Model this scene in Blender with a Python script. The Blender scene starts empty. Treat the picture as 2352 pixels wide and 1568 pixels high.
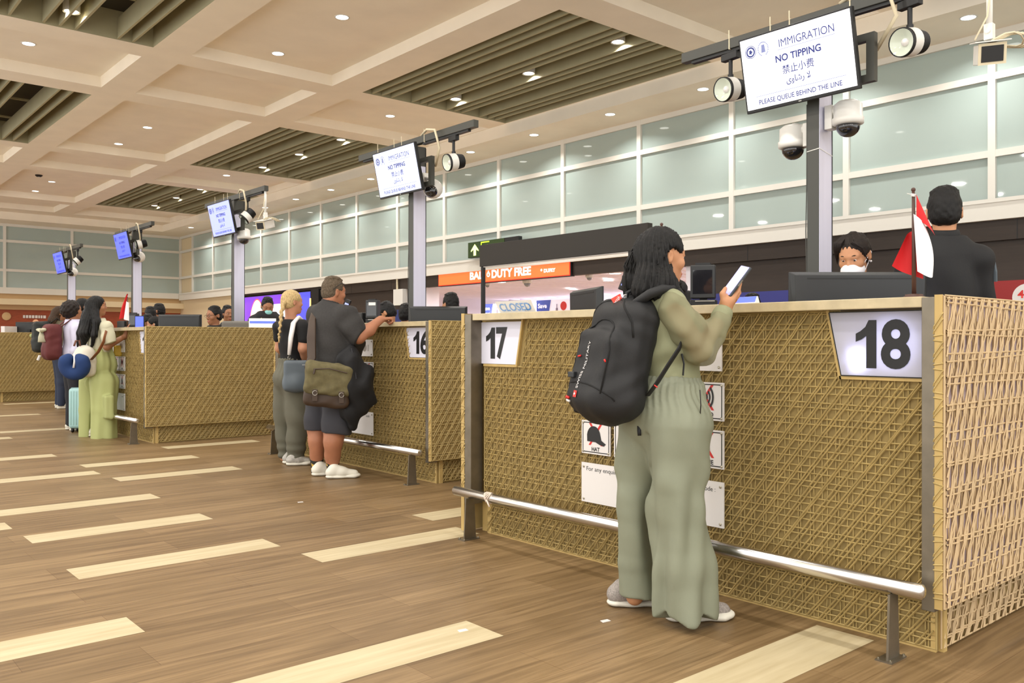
import bpy, bmesh, math, random
import numpy as np
from mathutils import Matrix, Vector
C = bpy.context.scene.collection
PI = math.pi
# ---------------------------------------------------------------- camera, world, lights, exposure
sc = bpy.context.scene
cam_d = bpy.data.cameras.new('camera')
cam_d.sensor_width = 36.0
cam_d.lens = 36.0 * 1986.4 / 2352.0
cam_d.clip_end = 200
cam = bpy.data.objects.new('camera', cam_d)
C.objects.link(cam)
cam.location = (0, 0, 1.2)
cam.rotation_euler = (PI / 2, math.radians(-0.03), math.radians(49.40 - 90))
sc.camera = cam
sc.view_settings.view_transform = 'Standard'
sc.view_settings.look = 'None'
sc.view_settings.gamma = 1.0
sc.view_settings.use_curve_mapping = False
sc.view_settings.exposure = 0.1
w = bpy.data.worlds.new('hall_ambient')
sc.world = w
w.use_nodes = True
w.node_tree.nodes['Background'].inputs[0].default_value = (1.0, 0.985, 0.95, 1)
w.node_tree.nodes['Background'].inputs[1].default_value = 1.9

def area_lamp(name, loc, power, size=0.2, color=(1, 0.97, 0.92), spread=180, parent=None, rot=None):
    l = bpy.data.lights.new(name, 'AREA')
    l.shape = 'DISK'
    l.size = size
    l.energy = power
    l.color = color
    l.spread = math.radians(spread)
    o = bpy.data.objects.new(name, l)
    C.objects.link(o)
    o.location = loc
    if rot: o.rotation_euler = rot
    if parent: o.parent = parent
    return o
P_DOWN = 36.0
# downlights of the hall bays behind and beside the camera (their ceiling is outside the picture)
for lx in (-2.0, 0.5, 3.0):
    for ly in (-3.0, -0.5, 2.0, 4.5, 7.0):
        area_lamp('hall_lamp', (lx, ly, 5.3), P_DOWN * 1.0, 0.3)
for lx in (-2.0, 0.5):
    for ly in (9.5, 13.0, 17.0, 21.0, 25.0, 29.0):
        area_lamp('hall_lamp', (lx, ly, 5.3), P_DOWN * 1.0, 0.3)
for ly in (-3.0, -0.5, 2.0, 4.2):
    area_lamp('hall_lamp', (5.9, ly, 5.4), P_DOWN * 0.6, 0.3)
    area_lamp('hall_lamp', (9.26, ly, 5.4), P_DOWN * 0.6, 0.3)

# ---------------------------------------------------------------- helpers
def lin(c):
    r = []
    for v in c[:3]:
        v = v / 255.0
        r.append(v / 12.92 if v <= 0.04045 else ((v + 0.055) / 1.055) ** 2.4)
    return (r[0], r[1], r[2], 1.0)

def mat(name, col, rough=0.6, metal=0.0, var=0.0, vscale=8.0, stretch=(1, 1, 1), bump=0.0, bscale=60.0,
        emit=0.0, ecol=None, coat=0.0, alpha=1.0, trans=0.0, sss=0.0, spec=0.5, col2=None, detail=4.0, sheen=0.0):
    m = bpy.data.materials.new(name)
    m.use_nodes = True
    nt = m.node_tree
    b = nt.nodes['Principled BSDF']
    c = lin(col)
    b.inputs['Base Color'].default_value = c
    b.inputs['Roughness'].default_value = rough
    b.inputs['Metallic'].default_value = metal
    b.inputs['Specular IOR Level'].default_value = spec
    b.inputs['Coat Weight'].default_value = coat
    b.inputs['Coat Roughness'].default_value = 0.03
    b.inputs['Alpha'].default_value = alpha
    b.inputs['Transmission Weight'].default_value = trans
    b.inputs['Sheen Weight'].default_value = sheen
    if sss:
        b.inputs['Subsurface Weight'].default_value = sss
        b.inputs['Subsurface Radius'].default_value = (0.02, 0.008, 0.004)
        b.inputs['Subsurface Scale'].default_value = 0.5
    if emit:
        b.inputs['Emission Color'].default_value = lin(ecol or col)
        b.inputs['Emission Strength'].default_value = emit
    if var or bump or col2:
        tc = nt.nodes.new('ShaderNodeTexCoord')
        mp = nt.nodes.new('ShaderNodeMapping')
        mp.inputs['Scale'].default_value = stretch
        nt.links.new(tc.outputs['Object'], mp.inputs['Vector'])
        if var or col2:
            n = nt.nodes.new('ShaderNodeTexNoise')
            n.inputs['Scale'].default_value = vscale
            n.inputs['Detail'].default_value = detail
            nt.links.new(mp.outputs[0], n.inputs['Vector'])
            rp = nt.nodes.new('ShaderNodeValToRGB')
            rp.color_ramp.elements[0].position = 0.3
            rp.color_ramp.elements[1].position = 0.7
            if col2:
                rp.color_ramp.elements[0].color = c
                rp.color_ramp.elements[1].color = lin(col2)
            else:
                rp.color_ramp.elements[0].color = tuple(x * (1 - var) for x in c[:3]) + (1,)
                rp.color_ramp.elements[1].color = tuple(min(1, x * (1 + var)) for x in c[:3]) + (1,)
            nt.links.new(n.outputs['Fac'], rp.inputs[0])
            nt.links.new(rp.outputs[0], b.inputs['Base Color'])
        if bump:
            n2 = nt.nodes.new('ShaderNodeTexNoise')
            n2.inputs['Scale'].default_value = bscale
            n2.inputs['Detail'].default_value = 3
            nt.links.new(mp.outputs[0], n2.inputs['Vector'])
            bp = nt.nodes.new('ShaderNodeBump')
            bp.inputs['Strength'].default_value = bump
            bp.inputs['Distance'].default_value = 0.004
            nt.links.new(n2.outputs['Fac'], bp.inputs['Height'])
            nt.links.new(bp.outputs[0], b.inputs['Normal'])
    return m

def tag(o, label=None, cat=None, group=None, kind=None):
    if label: o['label'] = label
    if cat: o['category'] = cat
    if group: o['group'] = group
    if kind: o['kind'] = kind
    return o

def thing(name, label, cat, loc=(0, 0, 0), rz=0.0, group=None):
    o = bpy.data.objects.new(name, None)
    o.empty_display_size = 0.1
    C.objects.link(o)
    o.location = loc
    o.rotation_euler = (0, 0, rz)
    return tag(o, label, cat, group)

def link(name, me, m=None, parent=None, smooth=False):
    o = bpy.data.objects.new(name, me)
    C.objects.link(o)
    if m:
        for q in (m if isinstance(m, (list, tuple)) else [m]):
            me.materials.append(q)
    if parent: o.parent = parent
    if smooth and len(me.polygons):
        me.polygons.foreach_set('use_smooth', np.ones(len(me.polygons), dtype=bool))
    return o

def dup(o, loc=None, parent=None, label=None, group=None, rz=None):
    c = o.copy()
    C.objects.link(c)
    if parent: c.parent = parent
    if loc is not None: c.location = loc
    if rz is not None: c.rotation_euler = (0, 0, rz)
    if label: c['label'] = label
    if group: c['group'] = group
    for ch in list(o.children):
        dup(ch, None, c)
    return c

class MB:
    def __init__(s):
        s.v = []; s.f = []; s.mi = []
    def add(s, vs, fs, mi=0):
        n = len(s.v)
        s.v.extend([tuple(q) for q in vs])
        for f in fs:
            s.f.append(tuple(n + i for i in f)); s.mi.append(mi)
        return s
    def box(s, x0, x1, y0, y1, z0, z1, mi=0, M=None):
        vs = [(x, y, z) for z in (z0, z1) for y in (y0, y1) for x in (x0, x1)]
        if M is not None: vs = [tuple(M @ Vector(q)) for q in vs]
        return s.add(vs, [(0, 2, 3, 1), (4, 5, 7, 6), (0, 1, 5, 4), (2, 6, 7, 3), (0, 4, 6, 2), (1, 3, 7, 5)], mi)
    def prism(s, poly, axis, a, b, mi=0, M=None):
        """poly: 2-D points; axis: 'x','y','z' extrusion direction from a to b"""
        def P(p, h):
            if axis == 'x': return (h, p[0], p[1])
            if axis == 'y': return (p[0], h, p[1])
            return (p[0], p[1], h)
        n = len(poly)
        vs = [P(p, a) for p in poly] + [P(p, b) for p in poly]
        if M is not None: vs = [tuple(M @ Vector(q)) for q in vs]
        fs = [tuple(range(n))[::-1], tuple(range(n, 2 * n))] + [(i, (i + 1) % n, n + (i + 1) % n, n + i) for i in range(n)]
        return s.add(vs, fs, mi)
    def tube(s, path, r, n=8, mi=0, cap=True, flat=None):
        path = [Vector(p) for p in path]
        rs = r if isinstance(r, (list, tuple)) else [r] * len(path)
        base = len(s.v)
        up = None
        for i, p in enumerate(path):
            t = (path[min(i + 1, len(path) - 1)] - path[max(i - 1, 0)]).normalized()
            if up is None:
                up = Vector((0, 0, 1)) if abs(t.z) < 0.9 else Vector((1, 0, 0))
            a = t.cross(up).normalized(); b2 = a.cross(t).normalized(); up = b2
            for k in range(n):
                th = 2 * PI * k / n
                q = p + a * (math.cos(th) * rs[i]) + b2 * (math.sin(th) * rs[i] * (flat or 1))
                s.v.append(tuple(q))
        for i in range(len(path) - 1):
            for k in range(n):
                k2 = (k + 1) % n
                s.f.append((base + i * n + k, base + i * n + k2, base + (i + 1) * n + k2, base + (i + 1) * n + k)); s.mi.append(mi)
        if cap:
            s.f.append(tuple(base + k for k in range(n))[::-1]); s.mi.append(mi)
            e = base + (len(path) - 1) * n
            s.f.append(tuple(e + k for k in range(n))); s.mi.append(mi)
        return s
    def lathe(s, prof, n=24, o=(0, 0, 0), M=None, mi=0, cap=True):
        """prof: list of (r, z) from bottom to top around z"""
        base = len(s.v)
        for r, z in prof:
            for k in range(n):
                th = 2 * PI * k / n
                q = Vector((r * math.cos(th), r * math.sin(th), z))
                if M is not None: q = M @ q
                s.v.append((q.x + o[0], q.y + o[1], q.z + o[2]))
        for i in range(len(prof) - 1):
            for k in range(n):
                k2 = (k + 1) % n
                s.f.append((base + i * n + k, base + i * n + k2, base + (i + 1) * n + k2, base + (i + 1) * n + k)); s.mi.append(mi)
        if cap and prof[0][0] > 1e-5:
            s.f.append(tuple(base + k for k in range(n))[::-1]); s.mi.append(mi)
        if cap and prof[-1][0] > 1e-5:
            e = base + (len(prof) - 1) * n
            s.f.append(tuple(e + k for k in range(n))); s.mi.append(mi)
        return s
    def ball(s, c, r, n=12, mi=0, sc_=(1, 1, 1)):
        prof = [(r * math.sin(PI * i / n) + 1e-6, -r * math.cos(PI * i / n)) for i in range(n + 1)]
        return s.lathe(prof, 2 * n, c, Matrix.Diagonal((*sc_, 1)), mi)
    def mesh(s, name):
        me = bpy.data.meshes.new(name)
        me.from_pydata(s.v, [], s.f)
        if any(s.mi): me.polygons.foreach_set('material_index', s.mi)
        return me
    def build(s, name, m, parent=None, smooth=False, bevel=0.0, label=None, seg=2, loc=None):
        o = link(name, s.mesh(name), m, parent, smooth)
        if bevel:
            b = o.modifiers.new('bevel', 'BEVEL'); b.width = bevel; b.segments = seg; b.limit_method = 'ANGLE'
        if label: o['label'] = label
        if loc: o.location = loc
        return o

def box(x0, x1, y0, y1, z0, z1): return MB().box(x0, x1, y0, y1, z0, z1)

def text_mesh(s, w_=None, h=None, depth=0.001, bold=0.0, align='C'):
    """mesh of a line of lettering in its own xy plane fitted to width w_ / height h, facing +z"""
    cu = bpy.data.curves.new('lettering', 'FONT')
    cu.body = s
    cu.size = 1.0
    cu.offset = bold
    cu.resolution_u = 5
    t = bpy.data.objects.new('lettering', cu)
    me = bpy.data.meshes.new_from_object(t)
    bpy.data.objects.remove(t)
    n = len(me.vertices)
    if n == 0: return me
    co = np.zeros(n * 3); me.vertices.foreach_get('co', co); co = co.reshape(-1, 3)
    lo = co.min(0); hi = co.max(0)
    sx = (w_ / (hi[0] - lo[0])) if w_ else None
    sy = (h / (hi[1] - lo[1])) if h else None
    if sx is None: sx = sy
    if sy is None: sy = sx
    cx = (lo[0] + hi[0]) / 2 if align == 'C' else lo[0]
    co[:, 0] = (co[:, 0] - cx) * sx
    co[:, 1] = (co[:, 1] - (lo[1] + hi[1]) / 2) * sy
    co[:, 2] = 0
    me.vertices.foreach_set('co', co.ravel())
    me.update()
    return me

def digit_one(h):
    p = [(-.17, -.5), (.05, -.5), (.05, .5), (-.12, .5), (-.19, .36), (-.30, .27), (-.40, .22), (-.40, .05), (-.27, .10), (-.17, .17)]
    me = bpy.data.meshes.new('digit')
    me.from_pydata([(x * h + .17 * h, y * h, 0) for x, y in p], [], [tuple(range(len(p)))[::1]])
    return me
def number(parent, a, bdig, x, y, z, wd, h, m):
    """two bold digits, the first a flagged 1, on a face looking towards -x"""
    me = digit_one(h); me.transform(face_x(x, y + wd * .30, z)); link('digit', me, m, parent)
    text('digit', bdig, face_x(x, y - wd * .235, z), m, parent, w_=wd * .53, h=h * 1.02, bold=0.03)

def text(name, s, M, m, parent, w_=None, h=None, depth=0.0, bold=0.0, align='C', label=None):
    me = text_mesh(s, w_, h, 0, bold, align)
    me.transform(M)
    o = link(name, me, m, parent)
    if depth:
        sd = o.modifiers.new('solid', 'SOLIDIFY'); sd.thickness = depth; sd.offset = 1
    if label: o['label'] = label
    return o

def face_x(x, y, z):
    """frame for lettering on a face looking towards -x: letters run towards -y"""
    return Matrix(((0, 0, -1, x), (-1, 0, 0, y), (0, 1, 0, z), (0, 0, 0, 1)))
def face_y(x, y, z):
    """lettering on a face looking towards -y: letters run towards +x"""
    return Matrix(((1, 0, 0, x), (0, 0, -1, y), (0, 1, 0, z), (0, 0, 0, 1)))

# ------------------------------------------------ smooth bodies: signed-distance field + surface nets
class Sdf:
    def __init__(s): s.p = []; s.disp = None
    def cap(s, a, b, ra, rb=None, k=0.03, n=None, fl=1.0, sub=False):
        s.p.append(('c', np.array(a, float), np.array(b, float), ra, ra if rb is None else rb, k, None if n is None else np.array(n, float) / np.linalg.norm(n), fl, sub)); return s
    def chain(s, pts, rs, k=0.03, n=None, fl=1.0):
        for i in range(len(pts) - 1): s.cap(pts[i], pts[i + 1], rs[i], rs[i + 1], k, n, fl)
        return s
    def ell(s, c, r, axes=None, k=0.03, sub=False):
        A = np.eye(3) if axes is None else np.array([np.array(a, float) / np.linalg.norm(a) for a in axes])
        s.p.append(('e', np.array(c, float), np.array(r, float), A, k, sub)); return s
    def rbox(s, c, half, r, axes=None, k=0.02, sub=False):
        A = np.eye(3) if axes is None else np.array([np.array(a, float) / np.linalg.norm(a) for a in axes])
        s.p.append(('b', np.array(c, float), np.array(half, float), r, A, k, sub)); return s
    def cut(s, c, n):   # removes the side the normal points to
        s.p.append(('h', np.array(c, float), np.array(n, float) / np.linalg.norm(n))); return s
    def bounds(s):
        lo = np.full(3, 1e9); hi = np.full(3, -1e9)
        for q in s.p:
            if q[0] == 'c' and not q[8]:
                for p, r in ((q[1], q[3]), (q[2], q[4])):
                    lo = np.minimum(lo, p - r); hi = np.maximum(hi, p + r)
            elif q[0] == 'e' and not q[5]:
                R = q[2].max(); e = np.minimum(R, np.abs(q[3].T) @ q[2] + 0.01); lo = np.minimum(lo, q[1] - e); hi = np.maximum(hi, q[1] + e)
            elif q[0] == 'b' and not q[6]:
                e = np.abs(q[4].T) @ (q[2]) + q[3]; lo = np.minimum(lo, q[1] - e); hi = np.maximum(hi, q[1] + e)
        return lo, hi
    def mesh(s, name, h=0.008, smooth=1):
        lo, hi = s.bounds()
        pad = 0.03 + 2 * h
        lo -= pad; hi += pad
        n = np.ceil((hi - lo) / h).astype(int) + 1
        ax = [(lo[i] + h * np.arange(n[i])).astype(np.float32) for i in range(3)]
        f = np.full(n, 0.25, np.float32)
        def grid(l, u):
            i0 = [max(0, int((l[i] - lo[i]) / h)) for i in range(3)]
            i1 = [min(n[i], int((u[i] - lo[i]) / h) + 2) for i in range(3)]
            if any(i1[i] <= i0[i] for i in range(3)): return None, None
            sl = tuple(slice(i0[i], i1[i]) for i in range(3))
            return sl, np.meshgrid(*[ax[i][sl[i]] for i in range(3)], indexing='ij', sparse=True)
        for q in s.p:
            if q[0] == 'c':
                _, a, b, ra, rb, k, nn, fl, sub = q
                R = max(ra, rb) + k + 0.03
                sl, g = grid(np.minimum(a, b) - R, np.maximum(a, b) + R)
                if sl is None: continue
                X, Y, Z = [g[i] - np.float32(a[i]) for i in range(3)]
                ab = (b - a).astype(np.float32); L = max(float(ab @ ab), 1e-9)
                t = np.clip((X * ab[0] + Y * ab[1] + Z * ab[2]) / L, 0, 1)
                dx = X - t * ab[0]; dy = Y - t * ab[1]; dz = Z - t * ab[2]
                if nn is not None:
                    w_ = (dx * nn[0] + dy * nn[1] + dz * nn[2]) * np.float32(1 / fl - 1)
                    dx = dx + w_ * nn[0]; dy = dy + w_ * nn[1]; dz = dz + w_ * nn[2]
                d = np.sqrt(dx * dx + dy * dy + dz * dz) - (ra + t * (rb - ra))
                if nn is not None and fl < 1: d = d * np.float32((1 + fl) / 2)
            elif q[0] == 'e':
                _, c, r, A, k, sub = q
                R = r.max() + k + 0.03
                sl, g = grid(c - R, c + R)
                if sl is None: continue
                X, Y, Z = [g[i] - np.float32(c[i]) for i in range(3)]
                u = [(X * A[i][0] + Y * A[i][1] + Z * A[i][2]) for i in range(3)]
                k0 = np.sqrt(sum((u[i] / r[i]) ** 2 for i in range(3)))
                k1 = np.sqrt(sum((u[i] / (r[i] * r[i])) ** 2 for i in range(3))) + 1e-6
                d = k0 * (k0 - 1) / k1
            elif q[0] == 'b':
                _, c, hf, r, A, k, sub = q
                R = np.linalg.norm(hf) + r + k + 0.03
                sl, g = grid(c - R, c + R)
                if sl is None: continue
                X, Y, Z = [g[i] - np.float32(c[i]) for i in range(3)]
                u = [np.abs(X * A[i][0] + Y * A[i][1] + Z * A[i][2]) - (hf[i] - r) for i in range(3)]
                d = np.sqrt(sum(np.maximum(v, 0) ** 2 for v in u)) + np.minimum(np.maximum(np.maximum(u[0], u[1]), u[2]), 0) - r
            else:
                _, c, nn = q
                g = np.meshgrid(*ax, indexing='ij', sparse=True)
                d = (g[0] - c[0]) * nn[0] + (g[1] - c[1]) * nn[1] + (g[2] - c[2]) * nn[2]
                f = np.maximum(f, d.astype(np.float32)); continue
            d = d.astype(np.float32)
            o = f[sl]
            if sub:
                hh = np.maximum(k - np.abs(o + d), 0) / k
                f[sl] = np.maximum(o, -d) + hh * hh * k * 0.25
            else:
                hh = np.maximum(k - np.abs(o - d), 0) / k
                f[sl] = np.minimum(o, d) - hh * hh * k * 0.25
        if s.disp is not None:
            idx = np.nonzero(np.abs(f) < 0.04)
            f[idx] += s.disp(ax[0][idx[0]], ax[1][idx[1]], ax[2][idx[2]]).astype(np.float32)
        V, Q = nets(f, lo, h)
        me = bpy.data.meshes.new(name)
        if len(V) == 0: return me
        if smooth:
            e = np.concatenate([Q[:, [0, 1]], Q[:, [1, 2]], Q[:, [2, 3]], Q[:, [3, 0]]])
            for _ in range(smooth):
                acc = np.zeros_like(V); cnt = np.zeros(len(V))
                for i in range(3):
                    acc[:, i] = np.bincount(e[:, 0], V[e[:, 1], i], len(V)) + np.bincount(e[:, 1], V[e[:, 0], i], len(V))
                cnt = np.bincount(e[:, 0], minlength=len(V)) + np.bincount(e[:, 1], minlength=len(V))
                V = 0.5 * V + 0.5 * acc / np.maximum(cnt, 1)[:, None]
        me.vertices.add(len(V)); me.vertices.foreach_set('co', V.astype(np.float32).ravel())
        me.loops.add(len(Q) * 4); me.loops.foreach_set('vertex_index', Q.astype(np.int32).ravel())
        me.polygons.add(len(Q)); me.polygons.foreach_set('loop_start', np.arange(0, len(Q) * 4, 4, dtype=np.int32))
        me.polygons.foreach_set('use_smooth', np.ones(len(Q), dtype=bool))
        me.update(calc_edges=True); me.validate()
        return me
    def build(s, name, m, parent=None, h=0.008, smooth=1, label=None):
        o = link(name, s.mesh(name, h, smooth), m, parent)
        if label: o['label'] = label
        return o

def nets(f, lo, h):
    ins = f < 0
    c = [ins[a:ins.shape[0] - 1 + a, b:ins.shape[1] - 1 + b, d:ins.shape[2] - 1 + d] for a in (0, 1) for b in (0, 1) for d in (0, 1)]
    allin = c[0].copy(); anyin = c[0].copy()
    for q in c[1:]: allin &= q; anyin |= q
    act = anyin & ~allin
    I = np.argwhere(act)
    if len(I) == 0: return np.zeros((0, 3)), np.zeros((0, 4), int)
    idm = np.full(act.shape, -1, np.int32); idm[act] = np.arange(len(I))
    vals = np.stack([f[I[:, 0] + a, I[:, 1] + b, I[:, 2] + d] for a in (0, 1) for b in (0, 1) for d in (0, 1)], 1)
    off = np.array([(a, b, d) for a in (0, 1) for b in (0, 1) for d in (0, 1)], float)
    P = np.zeros((len(I), 3)); N = np.zeros(len(I))
    for i in range(8):
        for j in range(i + 1, 8):
            if np.abs(off[i] - off[j]).sum() != 1: continue
            m = (vals[:, i] < 0) != (vals[:, j] < 0)
            t = vals[m, i] / (vals[m, i] - vals[m, j])
            P[m] += off[i] + t[:, None] * (off[j] - off[i]); N[m] += 1
    V = lo + h * (I + P / N[:, None])
    Q = []
    for axs in range(3):
        s0 = [slice(1, -1)] * 3; s1 = [slice(1, -1)] * 3
        s0[axs] = slice(0, -1); s1[axs] = slice(1, None)
        A = ins[tuple(s0)]; B = ins[tuple(s1)]
        for flip, m in ((False, A & ~B), (True, ~A & B)):
            E = np.argwhere(m)
            if len(E) == 0: continue
            base = E.copy()
            for q in range(3):
                if q != axs: base[:, q] += 1
            u, v = [(1, 2), (2, 0), (0, 1)][axs]
            def cell(du, dv):
                k = base.copy(); k[:, u] -= du; k[:, v] -= dv
                return idm[k[:, 0], k[:, 1], k[:, 2]]
            q4 = np.stack([cell(1, 1), cell(0, 1), cell(0, 0), cell(1, 0)], 1)
            if flip: q4 = q4[:, ::-1]
            Q.append(q4)
    Q = np.concatenate(Q)
    return V, Q[(Q >= 0).all(1)]
# ---------------------------------------------------------------- materials
M = {}
M['ceil'] = mat('ceiling_plaster', (248, 239, 222), 0.85, var=0.03, vscale=2)
M['fin'] = mat('slat_paint', (170, 163, 130), 0.7, var=0.05, vscale=3)
M['plenum'] = mat('plenum_dark', (62, 60, 52), 0.9)
M['frame'] = mat('white_frame', (226, 223, 214), 0.45)
M['pane'] = mat('frosted_glass', (168, 184, 179), 0.55, coat=1.0, var=0.02, vscale=1.5)
M['brown'] = mat('brown_cladding', (52, 41, 33), 0.55, var=0.12, vscale=3, stretch=(1, 1, 8))
M['cream'] = mat('cream_wall', (226, 208, 172), 0.7)
M['tan'] = mat('tan_bulkhead', (206, 172, 126), 0.7)
M['redwood'] = mat('red_wood_glow', (140, 62, 30), 0.5, var=0.2, vscale=6, stretch=(1, 1, 6), emit=0.12)  # faint glow put into the wood for the red light on it
M['dark'] = mat('matte_black', (17, 17, 18), 0.5)
M['blackplastic'] = mat('black_plastic', (34, 36, 38), 0.42, var=0.04, vscale=40)
M['darkgrey'] = mat('dark_grey_paint', (62, 62, 56), 0.45)
M['header'] = mat('header_grey', (46, 42, 37), 0.6)
M['white'] = mat('white_plastic', (226, 224, 218), 0.35)
M['shopwhite'] = mat('shop_white', (240, 234, 238), 0.6)
M['steel'] = mat('brushed_steel', (168, 164, 156), 0.3, metal=1.0, var=0.05, vscale=30, stretch=(1, 1, 0.05))
M['steeldark'] = mat('stained_steel', (126, 118, 104), 0.4, metal=0.8, var=0.12, vscale=14)
M['chrome'] = mat('polished_rail_steel', (214, 212, 209), 0.22, metal=1.0)
M['polemetal'] = mat('pole_aluminium', (212, 212, 232), 0.35, metal=0.35, var=0.03, vscale=30, stretch=(1, 1, 0.03))
M['lampglow'] = mat('lamp_glow', (255, 250, 240), 0.5, emit=7.0)
M['stone'] = mat('cream_marble', (190, 174, 138), 0.25, var=0.12, vscale=14, detail=8)
M['bolt'] = mat('bolt_metal', (170, 165, 150), 0.3, metal=1.0)
M['ink'] = mat('black_ink', (22, 22, 24), 0.5)
M['bluetext'] = mat('blue_lettering', (70, 140, 215), 0.5)
M['paper'] = mat('white_sign_face', (228, 224, 222), 0.4)
M['acrylic'] = mat('clear_acrylic', (225, 228, 226), 0.08, alpha=0.12)
M['red'] = mat('red_print', (214, 40, 34), 0.5)
M['cable'] = mat('cream_cable', (212, 200, 170), 0.5)

# floor: vinyl planks running in x
def floor_mat():
    m = bpy.data.materials.new('wood_plank_floor'); m.use_nodes = True
    nt = m.node_tree; b = nt.nodes['Principled BSDF']; L = nt.links
    tc = nt.nodes.new('ShaderNodeTexCoord')
    mp = nt.nodes.new('ShaderNodeMapping'); L.new(tc.outputs['Object'], mp.inputs[0])
    br = nt.nodes.new('ShaderNodeTexBrick'); L.new(mp.outputs[0], br.inputs['Vector'])
    br.offset = 0.37; br.inputs['Scale'].default_value = 1.0
    br.inputs['Brick Width'].default_value = 1.1; br.inputs['Row Height'].default_value = 0.2525
    br.inputs['Mortar Size'].default_value = 0.0012; br.inputs['Mortar Smooth'].default_value = 0.2
    br.inputs['Color1'].default_value = lin((148, 124, 90)); br.inputs['Color2'].default_value = lin((130, 107, 75))
    br.inputs['Mortar'].default_value = lin((112, 86, 58)); br.inputs['Bias'].default_value = 0.0
    mp2 = nt.nodes.new('ShaderNodeMapping'); mp2.inputs['Scale'].default_value = (0.75, 13, 1); L.new(tc.outputs['Object'], mp2.inputs[0])
    n = nt.nodes.new('ShaderNodeTexNoise'); n.inputs['Scale'].default_value = 1.6; n.inputs['Detail'].default_value = 7; n.inputs['Distortion'].default_value = 1.2
    L.new(mp2.outputs[0], n.inputs[0])
    rp = nt.nodes.new('ShaderNodeValToRGB'); rp.color_ramp.elements[0].position = 0.33; rp.color_ramp.elements[1].position = 0.68
    rp.color_ramp.elements[0].color = (0.56, 0.51, 0.45, 1); rp.color_ramp.elements[1].color = (1.1, 1.08, 1.05, 1)
    L.new(n.outputs['Fac'], rp.inputs[0])
    mp3 = nt.nodes.new('ShaderNodeMapping'); mp3.inputs['Scale'].default_value = (2.5, 90, 1); L.new(tc.outputs['Object'], mp3.inputs[0])
    n3 = nt.nodes.new('ShaderNodeTexNoise'); n3.inputs['Scale'].default_value = 1.0; n3.inputs['Detail'].default_value = 4; L.new(mp3.outputs[0], n3.inputs[0])
    rp3 = nt.nodes.new('ShaderNodeValToRGB'); rp3.color_ramp.elements[0].position = 0.3; rp3.color_ramp.elements[1].position = 0.75
    rp3.color_ramp.elements[0].color = (0.82, 0.80, 0.77, 1); rp3.color_ramp.elements[1].color = (1.08, 1.08, 1.08, 1)
    L.new(n3.outputs['Fac'], rp3.inputs[0])
    m1 = nt.nodes.new('ShaderNodeMix'); m1.data_type = 'RGBA'; m1.blend_type = 'MULTIPLY'; m1.inputs[0].default_value = 0.85
    L.new(br.outputs['Color'], m1.inputs[6]); L.new(rp.outputs[0], m1.inputs[7])
    m2 = nt.nodes.new('ShaderNodeMix'); m2.data_type = 'RGBA'; m2.blend_type = 'MULTIPLY'; m2.inputs[0].default_value = 0.9
    L.new(m1.outputs[2], m2.inputs[6]); L.new(rp3.outputs[0], m2.inputs[7])
    L.new(m2.outputs[2], b.inputs['Base Color'])
    b.inputs['Roughness'].default_value = 0.42; b.inputs['Specular IOR Level'].default_value = 0.35
    return m
M['floor'] = floor_mat()
M['lightplank'] = mat('pale_oak_plank', (184, 168, 132), 0.42, col2=(204, 190, 156), vscale=1.8, stretch=(1.2, 14, 1), detail=7, spec=0.35)

M['smokewhite'] = mat('pale_dome', (150, 150, 152), 0.2)
# ---------------------------------------------------------------- floor
f = MB()
f.box(-4, 21, -5, 34.2, -0.1, 0.0)
xs = {0: 1.18, 1: 2.275, 2: 3.365, -1: 0.085, 3: 4.455}
for col, y0 in [(0, 4.73), (0, 2.70), (0, 5.75), (0, 6.78), (0, 8.36), (0, 9.93), (-1, 6.28), (1, 4.235), (1, 1.69), (1, 7.81), (1, 8.87),
                (1, 15.76), (2, 4.74), (2, 9.82), (2, 18.68), (-1, 3.7), (-1, 1.2), (0, 0.9), (0, 12.1), (1, 12.9), (0, 14.4), (-1, 8.9), (3, 18.1)]:
    x0 = xs[col]
    f.add([(x0, y0, 0.0006), (x0 + 1.09, y0, 0.0006), (x0 + 1.09, y0 + 0.25, 0.0006), (x0, y0 + 0.25, 0.0006)], [(0, 1, 2, 3)], 1)
tag(f.build('floor', [M['floor'], M['lightplank']]), kind='structure')

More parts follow.
